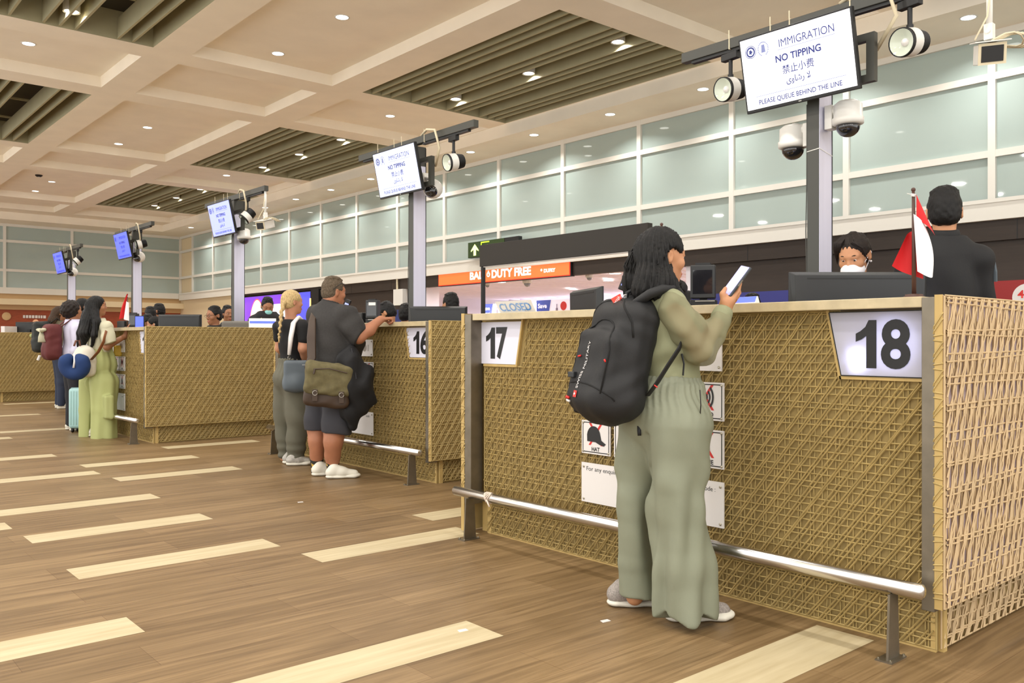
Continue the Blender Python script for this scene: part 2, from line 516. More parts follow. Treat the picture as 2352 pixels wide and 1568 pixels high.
# ---------------------------------------------------------------- ceiling grid
Zb, Zt, Zs = 5.44, 5.61, 5.20
XC = [(1.81, 4.19, 'L'), (4.73, 7.08, 'C'), (7.65, 10.84, 'R')]
YC = []
for k in range(-1, 3):
    YC.append((8.0 + 8 * k, 12.85 + 8 * k, 'big')); YC.append((13.37 + 8 * k, 15.43 + 8 * k, 'small'))
ce = MB()
xe = sorted({-4.0, 10.87} | {v for a, b, _ in XC for v in (a, b)})
ye = sorted({-5.0, 33.6} | {v for a, b, _ in YC for v in (a, b)})
slat_cells = []
for i in range(len(xe) - 1):
    for j in range(len(ye) - 1):
        x0, x1, y0, y1 = xe[i], xe[i + 1], ye[j], ye[j + 1]
        cx = [c for c in XC if abs(c[0] - x0) < 1e-6]; cy = [c for c in YC if abs(c[0] - y0) < 1e-6]
        if cx and cy:
            slat = cy[0][2] == 'big' and cx[0][2] in 'LR'
            zt = 5.85 if slat else Zt
            mi = 1 if slat else 0
            e = 0.0 if slat else 0.02
            ce.add([(x0, y0, Zb), (x1, y0, Zb), (x1, y1, Zb), (x0, y1, Zb), (x0 + e, y0 + e, zt), (x1 - e, y0 + e, zt), (x1 - e, y1 - e, zt), (x0 + e, y1 - e, zt)],
                   [(0, 1, 5, 4), (1, 2, 6, 5), (2, 3, 7, 6), (3, 0, 4, 7)], mi)
            ce.add([(x0, y0, zt), (x1, y0, zt), (x1, y1, zt), (x0, y1, zt)], [(0, 1, 2, 3)], 2 if slat else 0)
            if slat: slat_cells.append((x0, x1, y0, y1, cx[0][2]))
        else:
            ce.add([(x0, y0, Zb), (x0, y1, Zb), (x1, y1, Zb), (x1, y0, Zb)], [(0, 1, 2, 3)], 0)
ce.add([(10.87, -5, Zb), (10.87, 33.6, Zb), (10.87, 33.6, Zs), (10.87, -5, Zs)], [(0, 1, 2, 3)], 0)
ce.add([(10.87, -5, Zs), (10.87, 33.6, Zs), (12.0, 33.6, Zs), (12.0, -5, Zs)], [(0, 1, 2, 3)], 0)
ce.box(-4, 10.9, 32.3, 33.6, Zs, Zs + 0.25, 0)
ce.box(-4, 12.3, -5, 33.9, 5.95, 6.1, 0)
tag(ce.build('ceiling', [M['ceil'], M['fin'], M['plenum']]), kind='structure')

offs_R = [0.2, 0.39, 0.58, 1.01, 1.19, 1.36, 1.78, 1.95, 2.12, 2.55, 2.75, 2.93]
offs_L = [0.15, 0.35, 0.55, 0.95, 1.15, 1.35, 1.9, 2.1]
lab = {('R', 0): 'nearest slatted ceiling bay beside the glass wall above the camera', ('R', 1): 'large olive slatted ceiling bay behind the first hanging sign',
       ('R', 2): 'second olive slatted ceiling bay above the second hanging sign', ('R', 3): 'farthest pinkish slatted ceiling bay near the far corner',
       ('L', 0): 'slatted ceiling bay above the queue beside the camera', ('L', 1): 'slatted ceiling bay at the top left corner with a bright lamp',
       ('L', 2): 'slatted ceiling bay at the left edge showing dark pipes', ('L', 3): 'farthest slatted ceiling bay on the left side'}
cnt = {'L': 0, 'R': 0}
for x0, x1, y0, y1, side in sorted(slat_cells, key=lambda c: c[2]):
    if y0 < 7: cnt[side] += 1; continue
    mb = MB()
    for o_ in (offs_R if side == 'R' else offs_L):
        mb.box(x0 + o_ - 0.012, x0 + o_ + 0.012, 0.01 + y0, y1 - 0.01, 5.46, 5.74, 0)
        mb.box(x0 + o_ - 0.016, x0 + o_ + 0.016, 0.01 + y0, y1 - 0.01, 5.452, 5.466, 0)
    for yy in (y0 + 0.8, (y0 + y1) / 2, y1 - 0.8): mb.box(x0 + 0.02, x1 - 0.02, yy - 0.02, yy + 0.02, 5.745, 5.78, 0)
    o = mb.build('slatted_ceiling_grille', M['fin'])
    tag(o, lab.get((side, cnt[side]), 'slatted ceiling bay'), 'ceiling grille', 'slatted ceiling grilles')
    cnt[side] += 1

# ---------------------------------------------------------------- right glazed wall (x = 12)
XW, YW = 12.0, 33.6
b = MB()
b.box(XW, XW + 0.1, -5, YW, 2.76, 5.2)
tag(b.build('wall_right', M['cream']), kind='structure')
tr = MB()
mull = [4.43 + 1.985 * k for k in range(-5, 15)]
for yy in mull: tr.box(XW - 0.09, XW - 0.005, yy - 0.045, yy + 0.045, 3.03, 5.2)
for z in (5.155, 4.61, 3.618): tr.box(XW - 0.085, XW - 0.005, -4.9, YW - 0.1, z - 0.045, z + 0.045)
tr.box(XW - 0.13, XW - 0.005, -4.9, YW - 0.15, 2.76, 3.03)
tr.box(XW - 0.145, XW - 0.005, -4.9, YW - 0.15, 2.98, 3.03)
tag(tr.build('trim_1', M['frame']), kind='structure')
for k in range(len(mull) - 1):
    y0, y1 = mull[k] + 0.045, mull[k + 1] - 0.045
    if y1 < 1: continue
    r = MB()
    for z0, z1 in ((4.655, 5.11), (3.663, 4.565), (3.03, 3.573)):
        r.box(XW - 0.04, XW - 0.02, y0, y1, z0, z1)
    tag(r.build('window_%d' % (k + 1), M['pane']), kind='structure')
# far glazed wall (y = 33.6)
b = MB(); b.box(-4, XW + 0.1, YW, YW + 0.1, 2.85, 5.2)
tag(b.build('wall_back', M['cream']), kind='structure')
tr = MB()
mx = [6.03 + 2.1 * k for k in range(-5, 3)] + [11.95]
for xx in mx: tr.box(xx - 0.045, xx + 0.045, YW - 0.09, YW - 0.005, 3.03, 5.2)
for z in (5.155, 4.61, 3.618): tr.box(-4, XW - 0.1, YW - 0.085, YW - 0.005, z - 0.045, z + 0.045)
tr.box(-4, XW - 0.13, YW - 0.13, YW - 0.005, 2.82, 3.03)
tag(tr.build('trim_2', M['frame']), kind='structure')
for k in range(3, len(mx) - 1):
    r = MB()
    for z0, z1 in ((4.655, 5.11), (3.663, 4.565), (3.03, 3.573)):
        r.box(mx[k] + 0.045, mx[k + 1] - 0.045, YW - 0.04, YW - 0.02, z0, z1)
    tag(r.build('window_%d' % (30 + k), M['pane']), kind='structure')
b = MB()
b.box(-4, XW, YW - 0.02, YW + 0.1, 2.44, 2.85, 0)
b.box(-4, XW - 0.02, YW - 0.35, YW + 0.1, 2.44, 2.64, 1)
tag(b.build('trim_3', [M['tan'], M['cream']]), kind='structure')
b = MB(); b.box(-4, XW, YW + 0.02, YW + 0.12, 0, 2.44, 0)
b.box(-4, XW, YW - 0.05, YW + 0.1, 2.28, 2.44, 1)
tag(b.build('wall_far', [M['redwood'], M['tan']]), kind='structure')
# cladding below the glass
b = MB()
b.box(XW - 0.02, XW + 0.1, 27.7, YW, 0, 2.76, 1)
for y0, y1 in ((-5, 9.3), (17.45, 22.35)):
    b.box(XW - 0.05, XW + 0.1, y0, y1, 2.5, 2.76, 0)
    b.box(XW + 0.02, XW + 0.12, y0, y1, 0, 2.5, 0)
    yy = y0 + 1.2
    while yy < y1 - 0.3: b.box(XW - 0.052, XW - 0.048, yy - 0.006, yy + 0.006, 2.5, 2.76, 2); yy += 1.985
b.box(XW - 0.05, XW + 0.1, 9.3, 17.45, 2.5, 2.76, 0)
b.box(XW - 0.05, XW + 0.15, 22.35, 27.7, 2.68, 2.76, 0)
b.box(XW + 0.02, XW + 0.15, 22.35, 27.7, 0, 2.68, 0)
b.box(XW - 0.15, XW + 0.1, 22.3, 22.75, 0, 2.70, 2)
tag(b.build('trim_4', [M['brown'], M['cream'], M['dark']]), kind='structure')

# ---------------------------------------------------------------- duty free shop beyond the opening
M['shopceil'] = mat('shop_ceiling', (234, 230, 238), 0.7, var=0.03, vscale=1)
M['shoplight'] = mat('shop_lightbox', (255, 246, 252), 0.5, emit=1.6)
M['shelf'] = mat('shop_shelf', (134, 122, 140), 0.6)
b = MB()
b.box(12.1, 20.5, 7.5, 24, 2.72, 2.8, 0)
yy = 8.0
while yy < 24:
    b.box(12.2, 20, yy, yy + 0.06, 2.66, 2.72, 0); yy += 0.62
b.box(20.4, 20.5, 7.5, 24, 0, 2.72, 0)
b.box(12.1, 20.5, 24, 24.1, 0, 2.8, 0); b.box(12.1, 20.5, 7.4, 7.5, 0, 2.8, 0)
b.box(12.02, 12.4, 17.2, 17.5, 0, 2.72, 0); b.box(12.02, 12.25, 9.25, 9.4, 0, 2.72, 0)
tag(b.build('wall_shop', [M['shopceil'], M['shopwhite']]), kind='structure')
o = MB().box(19.6, 19.95, 8, 23.5, 1.95, 2.5).build('illuminated_bulkhead', M['shoplight'])
tag(o, 'long glowing white bulkhead above the shelves inside the duty free shop', 'light box')
t = thing('shop_shelf_unit', 'grey purple display shelving along the rear of the duty free shop', 'shelf', (19.7, 15.5, 0))
MB().box(-0.15, 0.3, -7, 7.5, 0, 1.94).box(-0.35, -0.15, -7, 7.5, 1.2, 1.24).box(-0.35, -0.15, -7, 7.5, 0.6, 0.64).build('carcass', M['shelf'], t)
text('shelf_lettering', 'SINGLE MALT', face_x(-0.16, -1.6, 1.52), M['shoplight'], t, w_=1.5, h=0.12)
for k, (x, y) in enumerate([(13.6, 16.3), (13.7, 12.6), (15.2, 14.2), (15.6, 11.4), (17.0, 17.2), (16.8, 12.6), (18.4, 14.0)]):
    nm = ['nearest on the left under the orange sign', 'nearest on the right under the orange sign', 'second row on the left', 'second row on the right', 'third row on the left', 'third row on the right', 'deepest one'][k]
    t = thing('shop_downlight', 'round ceiling light inside the duty free shop, ' + nm, 'ceiling light', (x, y, 2.66), 0, 'shop ceiling lights')
    MB().lathe([(0.13, -0.01), (0.15, -0.01), (0.15, 0.0)], 20, cap=False).build('trim_ring', M['white'], t)
    MB().lathe([(0.0001, -0.006), (0.13, -0.006), (0.13, 0.0)], 20).build('diffuser', M['lampglow'], t)
for y in (9.6, 12.5, 15.5, 18.5, 21.5):
    for x in (13.5, 17.5): area_lamp('shop_lamp', (x, y, 2.6), 150, 0.6, (1, 0.93, 0.97), 170)
# orange sign
t = thing('shop_fascia_sign', 'glowing orange BALI DUTY FREE fascia sign above the shop opening', 'sign', (11.9, 14.33, 2.66))
M['orange'] = mat('sign_orange', (255, 112, 52), 0.4, emit=0.62, ecol=(255, 116, 52))
M['signwhite'] = mat('sign_white', (255, 250, 245), 0.4, emit=1.3)
M['signred'] = mat('sign_red_rim', (230, 44, 20), 0.4, emit=0.7)
MB().box(0.0, 0.1, -2.22, 2.22, -0.18, 0.18).build('sign_case', M['dark'], t)
MB().box(-0.006, 0.0, -2.2, 2.2, -0.165, 0.165).build('rim', M['signred'], t)
MB().box(-0.012, -0.006, -2.18, 2.18, -0.15, 0.15).build('light_face', M['orange'], t)
text('lettering', 'BALI', face_x(-0.014, 0.73, 0.0), M['signwhite'], t, w_=0.52, h=0.17, bold=0.035)
mb = MB(); mb.lathe([(0.0001, 0), (0.055, 0), (0.055, 0.004)], 16, (0, 0, 0), Matrix.Rotation(-PI / 2, 4, 'Y'))
mb.box(-0.004, 0, -0.012, 0.012, 0.03, 0.085)
mb.build('leaf_emblem', M['signwhite'], t, loc=(-0.014, 0.33, 0.0))
MB().box(-0.005, 0, -0.02, 0.02, -0.03, 0.02).build('emblem_hollow', M['orange'], t, loc=(-0.014, 0.33, 0.0))
text('lettering', 'DUTY FREE', face_x(-0.014, -0.42, 0.0), M['signwhite'], t, w_=1.28, h=0.18, bold=0.04)
text('lettering', 'DUFRY', face_x(-0.014, -1.62, -0.03), M['signwhite'], t, w_=0.34, h=0.075, bold=0.05)
MB().lathe([(0.0001, 0), (0.025, 0), (0.025, 0.004)], 12, (0, 0, 0), Matrix.Rotation(-PI / 2, 4, 'Y')).build('leaf_emblem', M['signwhite'], t, loc=(-0.014, -1.38, -0.01))
# savings posters
M['posterblue'] = mat('poster_blue', (48, 66, 150), 0.5, emit=0.25)
M['posterpale'] = mat('poster_pale', (228, 222, 236), 0.5, emit=0.35)
def poster(y, z, x, sc_, label):
    t = thing('promotion_poster', label, 'poster', (x, y, z), 0, 'savings posters in the shop')
    MB().box(0, 0.02, -0.62 * sc_, 0.5 * sc_, -0.27 * sc_, 0.27 * sc_).build('board', M['posterpale'], t)
    mb = MB(); mb.prism([(0.5 * sc_, -0.27 * sc_), (0.5 * sc_, 0.27 * sc_), (0.02 * sc_, 0.27 * sc_), (0.14 * sc_, -0.27 * sc_)], 'x', -0.006, 0.0)
    mb.build('blue_panel', M['posterblue'], t)
    text('lettering', 'Save', face_x(-0.008, 0.3 * sc_, 0.14 * sc_), M['posterpale'], t, w_=0.3 * sc_, h=0.11 * sc_, bold=0.03)
    text('lettering', '70%', face_x(-0.008, 0.29 * sc_, -0.06 * sc_), M['posterpale'], t, w_=0.3 * sc_, h=0.14 * sc_, bold=0.03)
    MB().lathe([(0.0001, 0), (0.1 * sc_, 0), (0.1 * sc_, 0.004)], 20, (0, 0, 0), Matrix.Rotation(-PI / 2, 4, 'Y')).build('red_roundel', M['red'], t, loc=(-0.004, -0.4 * sc_, 0.12 * sc_))
    MB().tube([(-0.004, -0.18 * sc_, -0.24 * sc_), (-0.004, -0.18 * sc_, 0.08 * sc_)], 0.035 * sc_, 10, flat=0.2).tube([(-0.004, -0.18 * sc_, 0.06 * sc_), (-0.004, -0.18 * sc_, 0.17 * sc_)], 0.012 * sc_, 8, flat=0.3).build('bottle_picture', M['shelf'], t)
    MB().tube([(0.01, 0, -0.27 * sc_), (0.01, 0, -z + 0.001)], 0.02, 8).build('post', M['dark'], t)
poster(14.37, 1.88, 13.5, 1.0, 'white and blue Save 70% poster nearest the woman inside the shop')
poster(17.8, 1.96, 14.6, 0.9, 'partly hidden blue and white savings poster behind the CLOSED sign')
# dome cameras on the shop ceiling
for k, (y, s_) in enumerate(((15.2, 0.7), (13.85, 1.1), (12.0, 0.8))):
    t = thing('shop_dome_camera', 'small white dome camera under the orange sign, ' + ['left one', 'largest middle one', 'right one'][k], 'camera', (12.3, y, 2.51), 0, 'dome cameras under the shop sign')
    MB().lathe([(0.09 * s_, -0.06 * s_), (0.1 * s_, 0.0), (0.1 * s_, 0.15)], 20).build('housing', M['white'], t, True)
    MB().lathe([(0.0001, -0.13 * s_), (0.045 * s_, -0.115 * s_), (0.07 * s_, -0.06 * s_)], 20).build('dome', M['smokewhite'], t, True)
# purple screen
t = thing('advertising_screen', 'large purple and blue lit screen with a white arch on the far wall', 'screen', (11.95, 25.3, 1.8))
M['led_p'] = mat('screen_purple', (128, 66, 226), 0.4, emit=0.75, ecol=(132, 74, 232))
M['led_b'] = mat('screen_blue', (84, 86, 236), 0.4, emit=0.75, ecol=(84, 88, 240))
M['led_w'] = mat('screen_white', (255, 250, 255), 0.4, emit=1.25)
M['led_y'] = mat('screen_peach', (255, 214, 200), 0.4, emit=1.0)
M['led_r'] = mat('screen_red', (255, 84, 80), 0.4, emit=0.9)
MB().box(0, 0.07, -2.4, 2.4, -0.9, 0.9).build('bezel', M['dark'], t)
mb = MB(); mb.box(-0.01, 0, -1.05, 2.32, -0.85, 0.85, 0); mb.box(-0.01, 0, -2.32, -1.05, -0.85, 0.85, 1)
def arch(r0, r1, h, mi, dx):
    n = 20; pts = []
    for r in (r0, r1):
        pts.append([(1.3 + r * math.cos(PI * i / n) * 0.72, -0.85 + (h + 0.42 + (r - 0.8) * 0.9) * math.sin(PI * i / n) ** 0.8 if 0 < i < n else -0.85) for i in range(n + 1)])
    vs = [(dx, a, z) for a, z in pts[0]] + [(dx, a, z) for a, z in pts[1]]
    mb.add(vs, [(i, i + 1, n + 2 + i, n + 1 + i) for i in range(n)], mi)
arch(0.0, 0.92, 1.1, 4, -0.012); arch(0.0, 0.88, 1.1, 3, -0.014); arch(0.0, 0.6, 0.95, 2, -0.016)
mb.box(-0.018, -0.016, -1.0, 0.45, 0.02, 0.56, 2); mb.box(-0.018, -0.016, -0.9, 0.0, -0.6, -0.1, 2)
mb.build('display', [M['led_p'], M['led_b'], M['led_w'], M['led_y'], M['led_r']], t)
M['gold'] = mat('gold_glow', (255, 214, 120), 0.4, emit=1.4, var=0.5, vscale=20)
for yy, lb in ((22.83, 'golden lit strip right of the purple screen'), (27.75, 'golden lit strip at the left end of the purple screen')):
    o = MB().box(11.88, 11.93, yy - 0.07, yy + 0.07, 1.4, 2.45).build('light_strip', M['gold']); tag(o, lb, 'light')
# exit sign
t = thing('exit_direction_sign', 'hanging green sign with a lit upward arrow near the glass wall', 'sign', (11.72, 14.32, 3.21))
M['exitgreen'] = mat('exit_dark_green', (38, 62, 10), 0.5, emit=0.06)
M['exitglow'] = mat('exit_glow', (236, 255, 150), 0.4, emit=1.6)
M['exitline'] = mat('exit_line', (190, 235, 50), 0.4, emit=1.0)
MB().box(0, 0.1, -0.85, 0.85, -0.17, 0.17).build('case', M['dark'], t)
MB().box(-0.006, 0, -0.4, 0.84, -0.165, 0.165).build('face', M['exitgreen'], t)
MB().prism([(0.6, 0.12), (0.47, -0.01), (0.47, -0.04), (0.56, 0.01), (0.56, -0.13), (0.64, -0.13), (0.64, 0.01), (0.73, -0.04), (0.73, -0.01)], 'x', -0.012, -0.006).build('arrow', M['exitglow'], t)
MB().prism([(0.40, -0.1), (0.38, -0.1), (0.36, 0.125), (0.1, 0.125), (0.1, 0.15), (0.38, 0.15)], 'x', -0.012, -0.006).build('outline', M['exitline'], t)
MB().box(0.08, 0.28, -0.03, 0.03, -0.05, 0.05).box(0.08, 0.28, 0.6, 0.66, -0.05, 0.05).build('wall_bracket', M['dark'], t)
# red sign at the right edge
t = thing('red_wall_sign', 'red sign with a white disc and number 4 at the right edge', 'sign', (11.96, 3.9, 1.66))
MB().prism([(0.62, 0.32), (0.52, -0.5), (-0.9, -0.5), (-0.9, 0.32)], 'x', 0, 0.06).build('board', mat('sign_dark_red', (150, 30, 30), 0.5), t)
MB().lathe([(0.0001, 0), (0.17, 0), (0.17, 0.006)], 32, (0, 0, 0), Matrix.Rotation(-PI / 2, 4, 'Y')).build('disc', M['paper'], t, loc=(-0.0, 0.13, 0.1))
text('number', '4', face_x(-0.008, 0.2, 0.14), M['red'], t, w_=0.075, h=0.1, bold=0.03)
# conduit box and blue notice beside the second pole
t = thing('wall_socket_box', 'grey wall box with a cream conduit under the white beam', 'box', (11.9, 18.2, 2.3))
MB().box(-0.05, 0.1, -0.22, 0.2, -0.2, 0.2).build('case', M['white'], t)
MB().tube([(0, 0.1, 0.2), (0, 0.1, 0.62), (0, 0.16, 0.68), (0, 0.75, 0.7)], 0.025, 8).build('conduit', M['cable'], t)
t = thing('blue_totem', 'dark blue wall panel with a yellow light edge behind the second pole', 'panel', (11.7, 17.9, 0))
MB().box(0, 0.1, -0.5, 0.25, 0, 1.98).build('panel', mat('navy_panel', (44, 58, 118), 0.5), t)
MB().box(0, 0.04, 0.27, 0.33, 0.6, 1.98).build('light_edge', M['exitglow'], t)
# blue partition far behind the counter
o = MB().box(10.5, 10.56, 5.2, 8.6, 0, 1.9).build('partition_screen', mat('partition_blue', (58, 62, 140), 0.6))
tag(o, 'blue partition board behind counter 18 below the brown wall', 'partition')
# dark header on a thin post
t = thing('gate_header', 'long dark grey boxed header carried by a thin black post', 'header', (8.0, 8.43, 0))
MB().box(0, 0.09, -1.6, 1.645, 2.31, 2.63).build('beam', M['header'], t, bevel=0.004)
MB().box(0.02, 0.07, -1.58, 1.58, 2.298, 2.312).build('underside_light', M['white'], t)
MB().tube([(0.04, 1.61, 0), (0.04, 1.61, 2.31)], 0.035, 10).build('post', M['dark'], t)
MB().tube([(0.04, -1.3, 0), (0.04, -1.3, 2.31)], 0.035, 10).build('post', M['dark'], t)
# letters on the far red wall
t = thing('wall_lettering', 'small white letters and an emblem on the far red wooden wall', 'sign', (6.6, 33.59, 2.05))
mb = MB()
rnd = random.Random(3)
x = 0.0
for k in range(22):
    wd = rnd.uniform(0.05, 0.09)
    if k not in (8, 9, 16): mb.box(x, x + wd, -0.015, 0.02, -0.05, 0.05)
    x += wd + 0.025
mb.build('letters', M['paper'], t)
MB().ball((-0.5, 0, 0), 0.14, 8, sc_=(1, 0.2, 1)).build('emblem', M['tan'], t)

# ---------------------------------------------------------------- downlights
disc_m = MB().lathe([(0.0001, -0.004), (0.085, -0.004), (0.085, 0.0)], 24).mesh('diffuser'); disc_m.materials.append(M['lampglow'])
ring_m = MB().lathe([(0.085, -0.006), (0.1, -0.006), (0.104, 0.0), (0.085, 0.0)], 24, cap=False).mesh('trim_ring'); ring_m.materials.append(M['white'])
can_m = MB().lathe([(0.1, -0.01), (0.105, -0.012), (0.105, 0.25)], 24, cap=False).mesh('can'); can_m.materials.append(M['white'])
def downlight(x, y, z, label, group, power, can=False, color=(1, 0.97, 0.92), spread=140):
    t = thing('recessed_downlight' if not can else 'cylinder_downlight', label, 'ceiling light', (x, y, z), 0, group)
    for nm, me in (('diffuser', disc_m), ('trim_ring', ring_m)) + ((('can', can_m),) if can else ()):
        o = bpy.data.objects.new(nm, me); C.objects.link(o); o.parent = t
    area_lamp('lamp', (0, 0, -0.012), power, 0.17, color, spread, t)
ordn = ['first', 'second', 'third', 'fourth', 'fifth', 'sixth', 'seventh', 'eighth', 'ninth', 'tenth', 'eleventh', 'twelfth', 'thirteenth', 'fourteenth', 'fifteenth']
warm = (1, 0.86, 0.68)
for k in range(14):
    y = 4.44 + 2.0 * k
    downlight(11.22, y, Zs, ordn[k] + ' downlight from the right along the soffit over the glass wall', 'soffit downlights', P_DOWN * 0.62)
for k in range(3):
    for j, dy in enumerate((0.5, 2.44, 4.4)):
        y = 8.0 + 8 * k + dy
        far = k == 2
        downlight(9.3, y, 5.535, '%s downlight in the %s slatted bay beside the glass wall' % (['nearest', 'middle', 'farthest'][j], ['large front', 'second', 'farthest'][k]),
                  'slatted bay downlights', P_DOWN * 0.8, True, warm if far else (1, 0.97, 0.92))
        downlight(5.9, y, Zt, '%s recessed downlight in the %s large central coffer' % (['nearest', 'middle', 'farthest'][j], ['front', 'second', 'farthest'][k]),
                  'central coffer downlights', P_DOWN * 0.8, False, warm if far else (1, 0.97, 0.92))
        if j != 0: downlight(3.0, y, 5.535, '%s downlight in the %s left slatted bay over the queue' % (['nearest', 'middle', 'farthest'][j], ['front', 'second', 'farthest'][k]),
                  'left slatted bay downlights', P_DOWN * 0.7, True, warm if far else (1, 0.97, 0.92))
    ys = 14.4 + 8 * k
    downlight(9.2, ys, Zt, 'single recessed downlight in the %s small coffer beside the glass wall' % ['front', 'second', 'farthest'][k], 'small coffer downlights', P_DOWN * 0.8, False, warm if k > 0 else (1, 0.97, 0.92))
    downlight(2.9, ys, Zt, 'single recessed downlight in the %s small coffer on the left' % ['front', 'second', 'farthest'][k], 'small coffer downlights', P_DOWN * 0.8, False, warm if k > 0 else (1, 0.97, 0.92))
t = thing('smoke_detector', 'small dark detector on the far left coffer ceiling', 'detector', (5.4, 25.6, Zt))
MB().lathe([(0.05, -0.05), (0.09, -0.02), (0.09, 0)], 16).build('body', M['dark'], t)
MB().lathe([(0.0001, -0.062), (0.03, -0.06), (0.03, -0.05)], 12).build('sensor', M['white'], t)
# ---------------------------------------------------------------- woven immigration counters
M['board'] = mat('woven_backing', (152, 130, 80), 0.8, var=0.12, vscale=9)
M['sideboard'] = mat('side_backing_lit', (192, 176, 182), 0.7, var=0.06, vscale=6)  # pale acrylic tone, lightened for the light falling on this end
M['rattan'] = mat('rattan_strand', (174, 151, 95), 0.6, var=0.12, vscale=12)
M['rattanlit'] = mat('rattan_strand_lit', (194, 168, 128), 0.6, var=0.08, vscale=12)  # paler copy of the strands, brighter light on the end panel put into colour
M['timber'] = mat('pale_timber_edge', (188, 160, 100), 0.6, var=0.08, vscale=20, stretch=(1, 1, 0.2))
M['lightpanel'] = mat('number_panel', (222, 222, 238), 0.45, trans=0.0)

def inside(u, v, poly):
    c = False; n = len(poly)
    for i in range(n):
        x1, y1 = poly[i]; x2, y2 = poly[(i + 1) % n]
        if (y1 > v) != (y2 > v) and u < (x2 - x1) * (v - y1) / (y2 - y1) + x1: c = not c
    return c

def weave(poly, to3, seed, pitch=0.0585, hp=0.068, slope=1.32, r=0.0032, step=0.04, wob=0.004, fan=False, quick=False, lean=1):
    """interlaced strands over a polygon (u along, v up); to3(u, v, out) -> point"""
    rnd = random.Random(seed)
    mb = MB()
    us = [p[0] for p in poly]; vs = [p[1] for p in poly]
    u0, u1, v0, v1 = min(us), max(us), min(vs), max(vs)
    ns = 4 if not quick else 3
    def strand(fn, L, rr):
        n = max(2, int(L / step)); run = []
        for i in range(n + 1):
            u, v, o = fn(i * L / n)
            if inside(u, v, poly): run.append(to3(u, v, o))
            else:
                if len(run) > 1: mb.tube(run, rr, ns, cap=False)
                run = []
        if len(run) > 1: mb.tube(run, rr, ns, cap=False)
    e = 0.004
    # uprights, in pairs
    k = 0; u = u0 + 0.012
    while u < u1:
        for du in ((0.0, 0.019) if not fan else (0.0, 0.014, 0.03)):
            ph = rnd.uniform(0, 6.28); a = rnd.uniform(0.3, 1) * wob; uu = u + du + rnd.uniform(-0.003, 0.003)
            strand(lambda s, uu=uu, ph=ph, a=a, k=k: (min(max(uu + a * math.sin(s * 5 + ph), u0 + e), u1 - e), v0 + e + s, 0.004 + 0.002 * math.sin(2 * PI * s / hp + k * PI)), v1 - v0 - 2 * e, r)
        u += pitch; k += 1
    # horizontals, in pairs
    v = v0 + 0.03; k = 0
    while v < v1:
        for dv in (0.0, 0.027 if not fan else 0.022):
            ph = rnd.uniform(0, 6.28); a = rnd.uniform(0.4, 1.3) * wob * (2.6 if fan else 1); vv = v + dv + rnd.uniform(-0.003, 0.003)
            strand(lambda s, vv=vv, ph=ph, a=a, k=k: (u0 + e + s, min(max(vv + a * math.sin(s * (2.2 if fan else 3) + ph), v0 + e), v1 - e), (0.0085 if not fan else 0.0115) + (0.003 if not fan else 0.0045) * math.sin(2 * PI * s / pitch + k * PI)), u1 - u0 - 2 * e, r * (1.25 if fan else 1.1))
        v += hp; k += 1
    # diagonals, in pairs or fans of three
    H = v1 - v0; W = u1 - u0; du_ = H / slope
    L = math.hypot(H, du_)
    s0 = -du_; k = 0
    while s0 < W:
        for q, d in enumerate((0.0, 0.0155) if not fan else (0.0, 0.012, 0.024)):
            ph = rnd.uniform(0, 6.28); a = rnd.uniform(0.3, 1) * wob
            if lean > 0: fn = lambda s, d=d, ph=ph, a=a, s0=s0: (u0 + s0 + d + s / L * du_ + a * math.sin(s * 4 + ph), v0 + e + s / L * (H - 2 * e), 0.0135 + 0.0025 * math.sin(2 * PI * s / 0.1 + ph))
            else: fn = lambda s, d=d, ph=ph, a=a, s0=s0: (u0 + s0 + d + (1 - s / L) * du_ + a * math.sin(s * 4 + ph), v0 + e + s / L * (H - 2 * e), 0.0135 + 0.0025 * math.sin(2 * PI * s / 0.1 + ph))
            strand(fn, L, r * 1.05)
        s0 += pitch; k += 1
    # binding cords along the outline
    n = len(poly)
    for i in range(n):
        a = Vector(poly[i]).to_3d(); b2 = Vector(poly[(i + 1) % n]).to_3d()
        m = max(2, int((b2 - a).length / 0.1))
        mb.tube([to3(*(a.lerp(b2, j / m)).xy, 0.006) for j in range(m + 1)], r * 1.3, ns, cap=False)
    return mb

L_ = 2.89
# upper front weave with the two number-panel notches (u = along the counter from its left end)
front_poly = [(0.0, 0.2), (2.75, 0.2), (2.75, 1.05), (2.425, 1.05), (2.372, 1.33), (0.408, 1.33), (0.345, 1.05), (0.0, 1.05)]
fm = weave(front_poly, lambda u, v, o: (-0.004 - o, 2.80 - u, v), 1).mesh('front_lattice')
pm = weave([(0, 0.012), (2.75, 0.012), (2.75, 0.19), (0, 0.19)], lambda u, v, o: (0.014 - o, 2.79 - u, v), 2).mesh('plinth_lattice')
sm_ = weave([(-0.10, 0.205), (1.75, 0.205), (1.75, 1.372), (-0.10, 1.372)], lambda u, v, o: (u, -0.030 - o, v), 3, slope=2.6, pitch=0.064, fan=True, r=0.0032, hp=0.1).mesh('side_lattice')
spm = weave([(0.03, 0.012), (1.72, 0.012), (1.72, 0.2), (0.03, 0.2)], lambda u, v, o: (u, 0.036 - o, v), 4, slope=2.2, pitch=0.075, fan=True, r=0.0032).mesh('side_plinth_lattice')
spm.materials.append(M['rattanlit']); sm_.materials.append(M['rattanlit'])
sm2 = weave([(-0.10, 0.205), (1.75, 0.205), (1.75, 1.372), (-0.10, 1.372)], lambda u, v, o: (u, -0.030 - o, v), 6, slope=1.5, pitch=0.066, r=0.0032, hp=0.09).mesh('side_lattice')
spm2 = weave([(0.03, 0.012), (1.72, 0.012), (1.72, 0.2), (0.03, 0.2)], lambda u, v, o: (u, 0.036 - o, v), 7, r=0.0032).mesh('side_plinth_lattice')
sm2.materials.append(M['rattan']); spm2.materials.append(M['rattan'])
